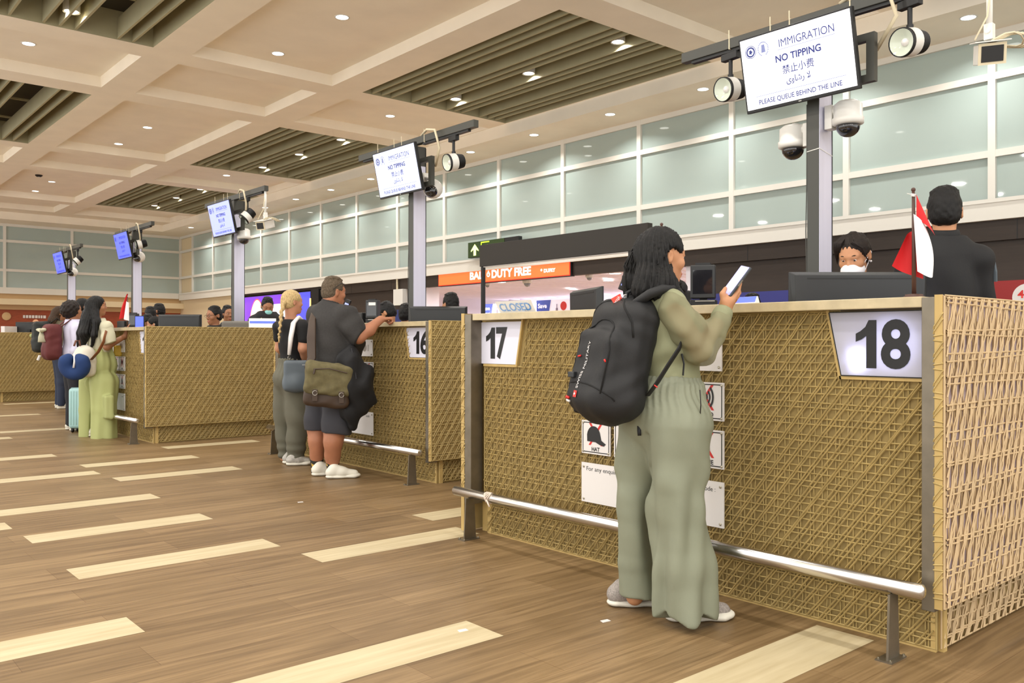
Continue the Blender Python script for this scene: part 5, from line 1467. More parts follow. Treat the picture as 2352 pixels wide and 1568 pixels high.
    S.chain([(-0.0362, 0.0573, 1.5682), (-0.0650, 0.0820, 1.5151), (-0.0880, 0.1018, 1.4619), (-0.0952, 0.1080, 1.4126)], [.06, .055, .042, .02], k=.03)
    S.chain([q(-.055, .02, -.04), (0.0938, -0.0013, 1.4378), (0.0974, -0.0176, 1.3798)], [.02, .025, .012], k=.02)
    nz = hair_noise(q(0, -.01, 0), 44, .0035, .5)
    S.disp = nz
    hr = S.build('hair', HR['black'], root, .005)
    # loose strands
    rnd = random.Random(4); mb = MB()
    for i in range(70):
        a = rnd.uniform(-2.6, 0.5); u0 = rnd.uniform(-.02, .11)
        p0 = q(.088 * math.sin(a), -.02 - .105 * math.cos(a) * .95, .03 + u0 * .5)
        e = P(-0.0707, 0.0870, 1.4126) + Wd(rnd.uniform(-.055, .06), rnd.uniform(-.05, .04), rnd.uniform(-.03, .04))
        m_ = (p0 + e) / 2 + Wd(rnd.uniform(-.05, -.01), rnd.uniform(-.02, .02), 0.01)
        mb.tube([p0, p0 * .6 + m_ * .4 + Wd(-.012, 0, 0), m_, e * .7 + m_ * .3 + Wd(-.008, 0, 0), e], [.0022, .0026, .0026, .002, .0008], 4, cap=False)
    mb.build('loose_strands', HR['black'], hr, True)
    # blouse body
    M['sage'] = mat('blouse_sage', (138, 140, 108), 0.75, bump=0.12, bscale=350, var=0.05, vscale=10)
    M['sheer'] = mat('sleeve_sheer', (140, 138, 106), 0.75, alpha=0.72, bump=0.1, bscale=350)
    M['sagetrouser'] = mat('trouser_sage', (132, 136, 116), 0.7, bump=0.12, bscale=400, var=0.05, vscale=6)
    S = Sdf()
    S.chain([(-0.0315, 0.0270, 1.3586), (-0.0086, 0.0074, 1.2076), (0.0143, -0.0123, 1.0716)], [.115, .122, .128], k=.06)
    S.cap((-0.0805, -0.0891, 1.3535), (0.0085, 0.1507, 1.3637), .065, .06, k=.05)
    S.ell((0.0532, -0.0192, 1.2266), P(.12, .09, .11), (r_b, f_b, Uv), k=.06)
    S.cap((-0.0151, 0.0261, 1.4120), (-0.0209, 0.0311, 1.3779), .062, .085, k=.04)
    S.cut((-0.0172, 0.0147, 1.4265), D(.25, 0, 1)); S.cut((0.0143, -0.0123, 1.0339), -Uv)
    S.disp = lambda x, y, z: .0045 * np.sin(55 * z + 6 * x + 2 * np.sin(14 * y)) * np.exp(-((z - 1.10) / .2) ** 2) * 1.7 + .0045 * np.sin(30 * z + 20 * x - 12 * y)
    S.build('blouse', M['sage'], root, .007)
    # sleeves
    S = Sdf()
    S.chain([(-0.0854, -0.1046, 1.3420), (-0.0438, -0.1468, 1.2509), (0.0070, -0.1707, 1.1708)], [.066, .070, .060], k=.04)
    S.chain([(0.0070, -0.1707, 1.1708), (0.0956, -0.1807, 1.2481), (0.1585, -0.1820, 1.3160)], [.059, .047, .039], k=.04)
    S.cap((0.0167, -0.1723, 1.1488), (0.0471, -0.1852, 1.1743), .042, .034, k=.04)
    S.cut((0.1670, -0.1826, 1.3273), D(.45, .15, .85))
    S.disp = lambda x, y, z: .0045 * np.sin(52 * z + 34 * x + 2 * np.sin(20 * y)) + .003 * np.sin(80 * x - 46 * z + 20 * y)
    S.build('sleeve', M['sheer'], root, .007)
    S = Sdf(); S.chain([(0.0127, 0.1800, 1.3529), (0.1274, 0.1805, 1.1680), (0.2186, 0.0826, 1.1841)], [.07, .06, .04], k=.04)
    S.build('sleeve', M['sheer'], root, .01)
    S = Sdf(); S.chain([(0.1458, -0.1777, 1.3046), (0.1571, -0.1807, 1.3197)], [.0425, .0425], k=.02); S.build('cuff', M['sage'], root, .006)
    # trousers
    S = Sdf()
    S.cap((0.0115, -0.0098, 1.0339), (0.0115, -0.0098, 1.0188), .132, .145, k=.05)
    S.ell((0.0000, 0.0000, 0.8866), P(.185, .165, .17), (r_b, f_b, Uv), k=.06)
    S.ell((-0.0313, 0.0664, 0.8746), P(.13, .11, .13), (r_b, f_b, Uv), k=.06)
    S.chain([(-0.0156, -0.0788, 0.8369), (-0.0264, -0.0827, 0.6531), (-0.0292, -0.0803, 0.4868), (-0.0108, -0.1027, 0.2480), (-0.0050, -0.1143, 0.0503)], [.150, .119, .108, .116, .122], k=.03)
    S.chain([(0.0014, 0.1042, 0.8124), (-0.0156, 0.1451, 0.6263), (-0.0168, 0.1593, 0.4499), (-0.0139, 0.1568, 0.2167), (-0.0080, 0.1517, 0.0030)], [.135, .095, .082, .082, .088], k=.012)
    for a_, b_, r_ in (((-0.1540, -0.0261, 0.8016), (-0.1022, 0.0085, 0.6501), .010), ((-0.1022, 0.0085, 0.6501), (-0.0719, 0.0221, 0.4209), .014), ((-0.0719, 0.0221, 0.4209), (-0.0499, 0.0165, 0.0433), .014)): S.cap(a_, b_, r_, k=.025, sub=True)
    S.cut((0.0143, -0.0123, 1.0527), Uv); S.cut((-0.0050, -0.1143, 0.0466), D(-.06, 0, -1))
    wc = P(0.0115, -0.0098, 0.9810); lg = P(-0.0236, -0.0851, 0.4314); ll = P(-0.0384, 0.1251, 0.4000)
    zt = float(wc[2])
    def tf(x, y, z):
        th = np.arctan2(y - wc[1], x - wc[0])
        g = .0045 * np.sin(34 * th + np.sin(40 * z)) * np.exp(-((zt - z) / .09) ** 2 * 1.2)
        t2 = np.arctan2(y - lg[1], x - lg[0])
        low = np.clip((.85 - z) / .5, 0, 1)
        g += low * (.015 * np.sin(4 * t2 + 5 * z + .6) + .008 * np.sin(7 * t2 - 8 * z))
        g += .008 * np.exp(-((z - .62) / .14) ** 2) * np.sin(26 * z + 22 * x + 6 * y)
        return g + .003 * np.sin(14 * z + 25 * x + 2 * np.sin(20 * y))
    S.disp = tf
    S.build('trousers', M['sagetrouser'], root, .007)
    S = Sdf(); pk = [(-0.0391, -0.2101, 1.0008), (-0.0364, -0.2124, 0.9380), (-0.0296, -0.1985, 0.8377)]
    MB().tube(pk, .0025, 5).build('pocket_seam', M['glasses'], root)
    MB().tube([(-0.0604, -0.1326, 1.1491), (-0.0575, -0.1417, 1.1074), (-0.0602, -0.1393, 1.0584)], [.005, .004, .004], 6).build('drawstring', M['dark'], root)
    shoe(root, P(2.925, 2.392, 0) - P(*BASE), P(3.165, 2.225, 0) - P(*BASE), M['shoegrey'], M['shoewhite'], h=.005)
    shoe(root, P(2.89, 2.70, 0) - P(*BASE), P(3.11, 2.53, 0) - P(*BASE), M['shoegrey'], M['shoewhite'], h=.005)
    MB().tube([(-0.0284, -0.1074, 0.0314), (-0.0144, -0.1193, 0.0332), (-0.0061, -0.1265, 0.0295)], .004, 5).build('shoe_inset', M['bolt'], root)
    # ---- backpack
    bp = bpy.data.objects.new('backpack', bpy.data.meshes.new('bag')); C.objects.link(bp); bp.location = BASE
    tag(bp, 'large black backpack with red details on the back of the woman in sage', 'backpack')
    M['nylon'] = mat('backpack_nylon', (20, 20, 22), 0.62, bump=0.35, bscale=420)
    M['nylon2'] = mat('backpack_mesh', (13, 13, 14), 0.8, bump=0.4, bscale=500)
    ub = D(.19, .02, 1); fb = f_b - ub * (f_b @ ub); fb /= np.linalg.norm(fb); rb = np.cross(fb, ub)
    BX = (fb, rb, ub)
    c = P(-0.2210, 0.0972, 1.1333)
    def b(x, y, z): return c + x * fb + y * rb + z * ub
    S = Sdf()
    S.rbox(b(.02, 0, 0), P(.10, .155, .25), .08, BX, k=.03)
    S.rbox(b(-.075, 0, -.07), P(.055, .125, .175), .05, BX, k=.02)
    S.ell(b(-.01, 0, -.17), P(.135, .165, .12), BX, k=.05)
    S.ell(b(.06, 0, .20), P(.06, .12, .075), BX, k=.04)
    S.disp = folds(.0045, 30, 14, 1.3)
    me = S.mesh('bag', .006); me.materials.append(M['nylon']); bp.data = me
    from mathutils.bvhtree import BVHTree
    bv = BVHTree.FromPolygons([v.co.copy() for v in me.vertices], [tuple(p.vertices) for p in me.polygons])
    def onbag(x, y, z, out=.002, dr=None):
        dr = fb if dr is None else dr
        o_ = Vector(b(x, y, z)) - Vector(dr) * .5
        h_ = bv.ray_cast(o_, Vector(dr), 1.0)
        return (h_[0] - Vector(dr) * out) if h_[0] is not None else Vector(b(x, y, z))
    def seam(nm, pts, rr, m, out=.0): MB().tube([onbag(*p_, out) for p_ in pts], rr, 6).build(nm, m, bp, True)
    arcs = [(0, .11 * math.cos(a), .02 + .13 * math.sin(a)) for a in [PI * i / 14 for i in range(15)]]
    seam('pocket_zip', [(0, .118, -.16)] + arcs + [(0, -.118, -.16)], .004, M['nylon2'])
    seam('main_zip', [(0, .145 * math.cos(a), .09 + .155 * math.sin(a)) for a in [PI * i / 16 for i in range(17)]], .005, M['nylon2'])
    seam('lower_seam', [(0, .15 * math.cos(a), -.18 + .05 * math.sin(a)) for a in [PI * i / 12 for i in range(13)]], .004, M['nylon2'])
    seam('zip_pull', [(0, -.06, -.02), (0, -.075, -.025)], .004, M['red'], .004)
    seam('zip_pull', [(0, .10, -.02), (0, .107, -.03)], .004, M['red'], .004)
    # lettering running up the rear face
    tm = text_mesh('SWISS MILITARY', .205, .0155)
    vs = np.zeros(len(tm.vertices) * 3); tm.vertices.foreach_get('co', vs); vs = vs.reshape(-1, 3)
    for i, v in enumerate(vs):
        p_ = onbag(0, -.015 - v[1], -.055 + v[0], .003); vs[i] = p_[:]
    tm.vertices.foreach_set('co', vs.ravel()); tm.update()
    link('lettering', tm, M['paper'], bp)
    pl = [onbag(0, -.015 + a, -.182 + d_, .004) for a, d_ in ((-.012, -.014), (.012, -.014), (.012, .014), (-.012, .014))]
    MB().add(pl, [(0, 1, 2, 3)]).build('red_badge', M['red'], bp)
    cr = MB()
    for a0, a1, d0, d1 in ((-.007, .007, -.002, .002), (-.002, .002, -.007, .007)): cr.add([onbag(0, -.015 + a, -.182 + d_, .005) for a, d_ in ((a0, d0), (a1, d0), (a1, d1), (a0, d1))], [(0, 1, 2, 3)])
    cr.build('badge_cross', M['paper'], bp)
    for dz in (0, -.014):
        MB().tube([onbag(0, -.07, -.205 + dz, .004), onbag(0, -.09, -.202 + dz, .006), onbag(0, -.11, -.207 + dz, .004)], .0055, 6).build('red_white_loop', M['red'] if dz == 0 else M['paper'], bp, True)
    bk = onbag(0, -.075, -.105, .006)
    MB().box(-.012, .012, -.018, .018, -.012, .012).build('buckle', M['blackplastic'], bp, bevel=.003, loc=bk)
    # side pocket panel, shoulder straps, loops
    S = Sdf(); S.rbox(b(.03, -.148, -.14), P(.085, .022, .13), .02, BX, k=.02); S.disp = folds(.003, 40, 20, 3); S.build('side_pocket', M['nylon2'], bp, .006)
    MB().tube([(-0.1685, 0.0654, 1.3263), (-0.2011, -0.0120, 1.3636), (-0.1818, -0.0615, 1.3967), (-0.1344, -0.0823, 1.4157), (-0.0698, -0.0851, 1.4217), (-0.0025, -0.0637, 1.4012)], [.02, .023, .025, .025, .022, .018], 10, flat=.8).build('shoulder_strap', M['nylon'], bp, True)
    MB().tube([(-0.0391, 0.1652, 1.3628), (0.0241, 0.1900, 1.4205), (0.0737, 0.1607, 1.4408), (0.1187, 0.1222, 1.3855)], [.02, .03, .03, .026], 10, flat=.35).build('shoulder_strap', M['nylon'], bp, True)
    MB().tube([(-0.1757, -0.0470, 0.9753), (-0.1688, -0.0924, 1.0311), (-0.1426, -0.1281, 1.1032), (-0.1085, -0.1572, 1.1713), (-0.0736, -0.1476, 1.2072)], [.018, .02, .02, .02, .018], 8, flat=.25).build('lower_strap', M['nylon'], bp, True)
    MB().tube([(-0.1861, -0.0907, 1.0208), (-0.1844, -0.1054, 1.0123)], .003, 5).build('strap_stitch', M['red'], bp)
    MB().tube([(-0.1666, 0.0769, 1.3676), (-0.1741, 0.0702, 1.4081), (-0.1440, 0.0575, 1.4235), (-0.1146, 0.0587, 1.4023)], .008, 8).build('haul_loop', M['nylon'], bp, True)
    MB().tube([(-0.1499, 0.0231, 0.8600), (-0.1651, 0.0098, 0.8215), (-0.1637, 0.0086, 0.8031)], .008, 6, flat=.4).build('tail_strap', M['nylon'], bp, True)
    tg = MB(); tg.add([(-0.2410, 0.1012, 1.3811), (-0.2116, 0.0760, 1.4032), (-0.2018, 0.0676, 1.3700), (-0.2284, 0.0904, 1.3533), (-0.2382, 0.1014, 1.3793), (-0.2087, 0.0761, 1.4015), (-0.1989, 0.0677, 1.3682), (-0.2255, 0.0906, 1.3516)], [(0, 1, 2, 3), (7, 6, 5, 4), (0, 4, 5, 1), (1, 5, 6, 2), (2, 6, 7, 3), (3, 7, 4, 0)])
    lt = tg.build('luggage_tag', mat('tag_red', (222, 70, 52), 0.5), bp)
    tg = MB(); tg.tube([(-0.2088, 0.0736, 1.3921), (-0.1872, 0.0683, 1.4001), (-0.1797, 0.0750, 1.3746), (-0.2060, 0.0712, 1.3663)], .009, 6, flat=.2); tg.build('tag_strap', M['paper'], lt, True)
    wm = text_mesh('VIVA', .034, .013, 0, .02)
    o3 = np.array((-0.2222, 0.0812, 1.3772)); ex = np.array((-0.2124, 0.0727, 1.3698)) - o3; ex /= np.linalg.norm(ex); ey = D(.45, 0, .9); nz_ = np.cross(ex, ey)
    ex2 = D(.5, 0, .86) * -1; ey2 = D(.86, 0, -.5) * 1
    wm.transform(Matrix(((ex2[0], ey2[0], -Fv[0], o3[0]), (ex2[1], ey2[1], -Fv[1], o3[1]), (ex2[2], ey2[2], -Fv[2], o3[2]), (0, 0, 0, 1))))
    link('tag_lettering', wm, M['paper'], lt)
    # ---- telephone
    ph = bpy.data.objects.new('mobile_phone', bpy.data.meshes.new('case')); C.objects.link(ph)
    ctr = np.array((0.2121, -0.2108, 1.4609))
    Lx = Wd(.59, 0, .8); Lx /= np.linalg.norm(Lx); N = Wd(-.75, -.35, .55); N = N - Lx * (N @ Lx); N /= np.linalg.norm(N); Wx = np.cross(Lx, N)
    Mx = Matrix(((Wx[0], Lx[0], N[0], 0), (Wx[1], Lx[1], N[1], 0), (Wx[2], Lx[2], N[2], 0), (0, 0, 0, 1)))
    me = MB().box(-.037, .037, -.077, .077, -.007, .006).mesh('case'); me.transform(Mx); me.materials.append(mat('phone_case', (52, 58, 66), 0.3)); ph.data = me
    ph.location = tuple(np.array(BASE) + ctr)
    bvl = ph.modifiers.new('bevel', 'BEVEL'); bvl.width = .005; bvl.segments = 3
    tag(ph, 'mobile phone with a lavender lit screen in the raised hand', 'phone')
    me = MB().box(-.033, .033, -.073, .073, .0062, .0068).mesh('display'); me.transform(Mx)
    link('display', me, mat('phone_screen', (150, 150, 230), 0.3, emit=.75, ecol=(156, 158, 238)), ph)
    me = MB().box(.0372, .0382, -.02, .012, -.003, .002).mesh('side_button'); me.transform(Mx); link('side_button', me, M['steel'], ph)
woman_main()

# ================================================================ man in dark grey with a messenger bag
M['polo'] = mat('polo_charcoal', (48, 46, 45), 0.85, bump=0.25, bscale=300, var=0.12, vscale=60)
M['shorts'] = mat('shorts_slate', (56, 56, 62), 0.85, bump=0.2, bscale=260)
M['jacketcloth'] = mat('jacket_black', (17, 17, 20), 0.8, bump=0.2, bscale=200)
M['canvas'] = mat('bag_canvas', (98, 90, 60), 0.85, var=0.15, vscale=30, bump=0.3, bscale=260)
M['leather'] = mat('bag_leather', (62, 46, 34), 0.55)
M['leathergrey'] = mat('bag_grey_leather', (84, 94, 102), 0.45, var=0.06, vscale=12)
def socks_mat():
    m = mat('patterned_sock', (40, 40, 34), 0.85, col2=(196, 160, 70), vscale=45, detail=0)
    for n in m.node_tree.nodes:
        if n.type == 'VALTORGB': n.color_ramp.elements[0].position = .56; n.color_ramp.elements[1].position = .6
    return m
M['sock'] = socks_mat()

def man():
    BASE = (3.7914, 6.8653, 0.0000)
    root = person('man in dark grey polo and shorts leaning his forearm on the counter', BASE)
    f = D(.8, .6); r = D(.6, -.8); A0 = (r, f, Uv)
    S = Sdf(); q, A = head(S, P(0.0059, -0.0050, 1.6330), D(.72, .7, -.05), 1.03)
    S.cap(q(0, -.03, -.06), (-0.0235, 0.0201, 1.4784), .068, .075, k=.04)
    S.chain([(-0.0147, 0.0126, 1.3701), (0.0000, 0.0000, 0.9062)], [.14, .15], k=.05)
    S.chain([(0.0108, -0.2332, 1.4344), (0.0751, -0.3146, 1.2377), (0.2825, -0.3343, 1.3916)], [.065, .056, .036], k=.03)
    S.ell((0.1696, -0.3166, 1.2912), P(.06, .06, .05), A0, k=.04)
    hand(S, (0.2825, -0.3343, 1.3916), D(.9, .45, .12), D(.1, .1, -1), D(-.4, .9, .0), .185, (1.5, 1.5, 1.5, 1.5), thumb=(.4, .7))
    S.chain([(-0.0301, 0.2497, 1.4371), (0.0774, 0.3025, 1.1760), (0.2915, 0.1453, 1.3286)], [.06, .05, .034], k=.03)
    hand(S, (0.2915, 0.1453, 1.3286), D(.9, .3, .05), D(0, .1, -1), D(.3, -.9, 0), .18, (.5, .6, .6, .7))
    S.chain([(-0.0536, 0.1645, 0.6289), (-0.0625, 0.1721, 0.4138), (-0.0750, 0.1565, 0.3183), (-0.0703, 0.1656, 0.1804), (-0.0655, 0.1746, 0.0422)], [.11, .088, .074, .058, .045], k=.03)
    S.chain([(-0.0005, -0.0786, 0.6399), (-0.0229, -0.0725, 0.4300), (-0.0415, -0.0829, 0.3288), (-0.0375, -0.0601, 0.2001), (-0.0296, -0.0536, 0.0722)], [.12, .098, .082, .066, .05], k=.03)
    S.ell((-0.0572, -0.0959, 0.3082), P(.07, .06, .12), None, k=.03); S.ell((-0.0876, 0.1409, 0.2894), P(.06, .055, .12), None, k=.03)
    set_body(root, S, SK['pale'], .0085)
    face(root, q, A, 1.03, brow='grey')
    short_hair(root, q, A, 1.03, HR['grey'], top=.016, side=.007, low=-.062, h=.006)
    gl = MB()
    for x in (-1, 1): gl.tube([q(x * .06, .07, .075), q(x * .075, .02, .08), q(x * .085, -.03, .045), q(x * .08, -.06, .02)], .003, 6)
    gl.tube([q(-.06, .07, .075), q(-.03, .085, .078), q(0, .088, .082), q(.03, .085, .078), q(.06, .07, .075)], .004, 6)
    gl.build('sunglasses', M['glasses'], root)
    S = Sdf()
    S.chain([(-0.0235, 0.0201, 1.3894), (-0.0088, 0.0075, 1.2155), (0.0147, -0.0126, 1.0531)], [.185, .215, .225], k=.08, n=f, fl=.86)
    S.cap((0.0037, -0.2007, 1.4274), (-0.0307, 0.2239, 1.4365), .10, .095, k=.06)
    S.ell((0.1180, -0.0616, 1.1379), P(.19, .15, .2), A0, k=.08)
    S.cap((-0.0147, 0.0126, 1.5093), (-0.0176, 0.0151, 1.4629), .088, .13, k=.04)
    S.chain([(0.0105, -0.2263, 1.4194), (0.0433, -0.2808, 1.3283), (0.0751, -0.3146, 1.2452)], [.088, .09, .088], k=.04)
    S.chain([(-0.0295, 0.2426, 1.4212), (0.0271, 0.2665, 1.2875)], [.095, .085], k=.04)
    S.cut((-0.0029, 0.0025, 1.5325), D(.25, .1, 1)); S.cut((0.0147, -0.0126, 0.9758), -Uv)
    S.cut((0.1009, -0.3367, 1.2603), D(.72, -.1, -.45))
    S.disp = lambda x, y, z: .006 * np.sin(20 * z + 14 * x + 2 * np.sin(9 * y)) + .004 * np.sin(34 * z - 16 * y)
    sh = S.build('polo_shirt', M['polo'], root, .009)
    S = Sdf(); S.chain([(-0.0225, 0.0061, 1.5359), (-0.0284, 0.0112, 1.4857)], [.085, .102], k=.02); S.cap((-0.0059, 0.0050, 1.5789), (-0.0147, 0.0126, 1.4784), .070, .080, k=.006, sub=True); S.cut((-0.0088, 0.0075, 1.5557), D(.25, .1, 1)); S.build('collar', M['polo'], sh, .007)
    S = Sdf()
    S.ell((-0.0088, 0.0075, 0.8598), P(.215, .19, .19), A0, k=.05)
    S.cap((0.0000, 0.0000, 1.0028), (-0.0029, 0.0025, 0.9062), .19, .20, k=.05)
    S.chain([(-0.0447, 0.1568, 0.7463), (-0.0595, 0.1695, 0.4138)], [.14, .118], k=.04)
    S.chain([(0.0082, -0.0861, 0.7550), (-0.0113, -0.0825, 0.4108)], [.15, .132], k=.04)
    S.cut((0.0147, -0.0126, 0.3958), D(-.05, 0, -1))
    S.disp = lambda x, y, z: .006 * np.sin(26 * z + 12 * x) + .005 * np.sin(30 * x + 10 * z)
    S.build('shorts', M['shorts'], root, .009)
    for a, b_ in (((-0.0679, 0.1701, 0.1680), (-0.0655, 0.1746, 0.0422)), ((-0.0350, -0.0556, 0.1726), (-0.0296, -0.0536, 0.0645))):
        S = Sdf(); S.cap(a, b_, .062, .053, k=.02); S.cut(P(*a), Uv); S.build('sock', M['sock'], root, .007)
    z0 = np.array(BASE)
    def G(px): return P(px[0], px[1], 0)
    shoe(root, G((-0.1314, 0.1390, 0.0332)), G((0.0303, 0.1585, 0.0150)) + Wd(.12, .02, 0), M['shoewhite'], M['shoewhite'], .05, .085, .008)
    shoe(root, G((-0.1055, -0.0676, 0.0544)), G((0.1584, -0.1884, 0.0423)), M['shoewhite'], M['shoewhite'], .05, .085, .008)
    # messenger bag
    t = bpy.data.objects.new('messenger_bag', bpy.data.meshes.new('bag')); C.objects.link(t); t.location = BASE
    tag(t, 'olive canvas messenger bag with dark base hanging on the back of the man in grey', 'bag')
    ax = (D(.93, .2, -.09), D(-.2, .93, 0), D(.09, 0, .96))
    ax = (ax[0], np.cross(ax[2], ax[0]), ax[2])
    c = P(-0.1722, -0.2212, 0.8275)
    def b(x, y, z): return c + x * ax[0] + y * ax[1] + z * ax[2]
    S = Sdf(); S.rbox(b(0, 0, -.02), P(.19, .07, .17), .045, ax, k=.02); S.disp = folds(.005, 24, 12, 2)
    me = S.mesh('bag', .009); me.materials.append(M['leather']); t.data = me
    S = Sdf(); S.rbox(b(0, -.012, .045), P(.2, .08, .135), .04, ax, k=.02); S.cap(b(-.15, -.02, .165), b(.15, -.02, .15), .035, .03, k=.04); S.disp = folds(.006, 26, 14, 5); S.cut(b(0, 0, -.085), -ax[2])
    S.build('flap', M['canvas'], t, .008)
    MB().tube([b(-.13, -.095, .13), b(0, -.105, .145), b(.15, -.1, .12)], .005, 6).tube([b(-.12, -.1, .13), b(-.125, -.11, .09)], .008, 6).build('zip', M['leather'], t)
    for x in (-.1, .12):
        s_ = MB().box(-.022, .022, -.008, .004, -.07, .03).build('buckle_strap', M['leather'], t, bevel=.003, loc=tuple(b(x, -.095, -.07)))
        s_.rotation_euler = (0, 0, math.atan2(ax[0][1], ax[0][0]))
        MB().tube([(.02 * math.cos(a), -.011, .0 + .02 * math.sin(a)) for a in [i * PI / 6 for i in range(13)]], .0035, 5).build('ring', M['steel'], s_, True)
    MB().tube([b(-.18, -.02, .13), (-0.2483, -0.0769, 1.0573), (-0.2607, -0.0927, 1.2337), (-0.2170, -0.0248, 1.3855), (-0.1204, 0.1032, 1.4784), (-0.0391, 0.1916, 1.4984)], [.03, .04, .04, .032, .03, .03], 8, flat=.2).build('strap', M['leather'], t, True)
    # jacket draped at his right side
    t = bpy.data.objects.new('jacket', bpy.data.meshes.new('cloth')); C.objects.link(t); t.location = BASE
    tag(t, 'black jacket hanging in folds at the right hip of the man in grey', 'jacket')
    S = Sdf()
    S.chain([(0.0013, -0.2646, 1.0946), (0.0964, -0.2933, 0.9199), (0.1517, -0.2881, 0.7014), (0.1911, -0.2955, 0.6620)], [.07, .10, .075, .05], k=.05)
    S.chain([(-0.0189, -0.2999, 1.0277), (0.0414, -0.2989, 0.8008), (0.0561, -0.2588, 0.6094), (0.0440, -0.2352, 0.4798)], [.08, .10, .09, .05], k=.05)
    S.chain([(-0.0373, -0.2578, 1.0272), (-0.0332, -0.2877, 0.8404), (-0.0029, -0.2346, 0.5732)], [.05, .07, .06], k=.05)
    S.disp = lambda x, y, z: .012 * np.sin(30 * x - 26 * y + 9 * z + 2 * np.sin(10 * z)) + .006 * np.sin(60 * y + 20 * z)
    me = S.mesh('cloth', .008); me.materials.append(M['jacketcloth']); t.data = me
    MB().tube([(-0.0143, -0.3433, 1.1403), (-0.0019, -0.3803, 0.9991), (0.0065, -0.3876, 0.8801)], .004, 5).build('seam', M['shorts'], t)
man()

# ================================================================ blonde woman
def blonde():
    BASE = (3.8674, 7.8407, 0.0000)
    root = person('blonde woman with a plait in black T-shirt and grey trousers', BASE)
    f = D(.75, .66); r = D(.66, -.75); A0 = (r, f, Uv)
    S = Sdf(); q, A = head(S, P(0.0130, -0.0111, 1.5795), D(.75, .62, .02), .95, fem=True)
    S.cap(q(0, -.03, -.06), (0.0000, 0.0000, 1.4217), .05, .055, k=.03)
    S.chain([(0.0091, 0.0185, 1.3368), (0.0156, 0.0130, 0.9179)], [.085, .095], k=.05)
    S.chain([(0.0331, -0.1996, 1.3511), (0.0206, -0.2152, 1.1330), (0.1195, -0.0761, 0.9692)], [.05, .044, .03], k=.03)
    hand(S, (0.1195, -0.0761, 0.9692), D(.5, .7, -.2), D(-.5, .3, 0), D(0, 0, 1), .16)
    S.chain([(-0.0294, 0.1964, 1.3385), (-0.0082, 0.2310, 1.1304), (0.1327, 0.3077, 1.0053)], [.046, .04, .028], k=.03)
    hand(S, (0.1327, 0.3077, 1.0053), D(.5, .7, 0), D(.1, .2, -1), D(.5, -.5, 0), .16)
    S.chain([(0.0013, 0.0779, 0.7019), (-0.0248, 0.1003, 0.0577)], [.08, .04], k=.03); S.chain([(0.0112, -0.0886, 0.7089), (0.0112, -0.0886, 0.0653)], [.08, .04], k=.03)
    set_body(root, S, SK['fair'], .009); face(root, q, A, .95, brow='brown')
    S = Sdf(); S.ell(q(0, -.016, .036), P(.082, .102, .094), A, k=.02); S.ell(q(0, -.06, -.015), P(.066, .06, .06), A, k=.03)
    S.ell(q(0, .108, -.02), P(.082, .074, .1), A, k=.012, sub=True)
    for x in (-1, 1): S.ell(q(x * .085, .01, -.02), P(.026, .036, .04), A, k=.01, sub=True)
    S.cut(q(0, 0, -.062), -A[2]); S.disp = lambda x, y, z: .0012 * np.sin(190 * z + 90 * x - 90 * y)
    hr = S.build('hair', HR['blond'], root, .006)
    S = Sdf(); pts = [P(*p) for p in ((-0.0968, -0.0487, 1.5708), (-0.1218, -0.0536, 1.4858), (-0.1327, -0.0575, 1.4057), (-0.1391, -0.0520, 1.3218), (-0.1410, -0.0372, 1.2378))]
    n = 13
    for i in range(n):
        t_ = i / (n - 1) * (len(pts) - 1); k_ = min(int(t_), len(pts) - 2); c = pts[k_] * (1 - t_ + k_) + pts[k_ + 1] * (t_ - k_)
        rr = .024 - .012 * i / n
        S.ell(c + Wd(.005 * (-1) ** i, -.004, 0), P(rr * .85, rr, rr * 1.1), None, k=.008)
    S.chain([pts[-1], pts[-1] + Uv * -.05], [.012, .006], k=.01)
    S.build('plait', HR['blond'], hr, .005)
    S = Sdf(); S.chain([(0.0000, 0.0000, 1.3364), (0.0032, -0.0028, 1.1744), (0.0097, -0.0083, 1.0039)], [.125, .12, .135], k=.06, n=f, fl=.85)
    S.cap((0.0282, -0.1822, 1.3513), (-0.0273, 0.1814, 1.3470), .065, .06, k=.05); S.ell((0.0852, -0.0335, 1.2385), P(.12, .09, .1), A0, k=.05)
    S.cap((0.0331, -0.1996, 1.3428), (0.0293, -0.2160, 1.2251), .066, .062, k=.03); S.cap((-0.0294, 0.1964, 1.3385), (-0.0238, 0.2179, 1.2391), .06, .056, k=.03)
    S.cut((0.0000, 0.0000, 1.4175), Uv); S.cut((0.0065, -0.0055, 0.9783), -Uv); S.disp = lambda x, y, z: .004 * np.sin(32 * z + 12 * x)
    S.build('t_shirt', mat('tshirt_black', (15, 15, 17), .85), root, .008)
    M['greytrouser'] = mat('trouser_grey', (96, 94, 80), .8, bump=.15, bscale=250)
    S = Sdf(); S.ell((0.0032, -0.0028, 0.8418), P(.18, .17, .17), A0, k=.06); S.cap((0.0097, -0.0083, 1.0124), (0.0097, -0.0083, 0.9612), .125, .13, k=.05)
    S.chain([(-0.0117, 0.0891, 0.7019), (-0.0203, 0.1096, 0.4433), (-0.0215, 0.0975, 0.1007)], [.125, .095, .066], k=.04)
    S.chain([(0.0287, -0.0904, 0.7083), (0.0305, -0.1051, 0.4549), (0.0048, -0.0831, 0.0907)], [.14, .115, .085], k=.04)
    S.cut((0.0097, -0.0083, 1.0294), Uv)
    wc = P(0.0097, -0.0083, 0.9186)
    S.disp = lambda x, y, z: .005 * np.sin(20 * np.arctan2(y - wc[1], x - wc[0])) * np.clip((z - .8) / .2, 0, 1) + .006 * np.sin(24 * z + 18 * x) + .006 * np.exp(-((z - .12) / .1) ** 2) * np.sin(70 * z)
    S.build('trousers', M['greytrouser'], root, .008)
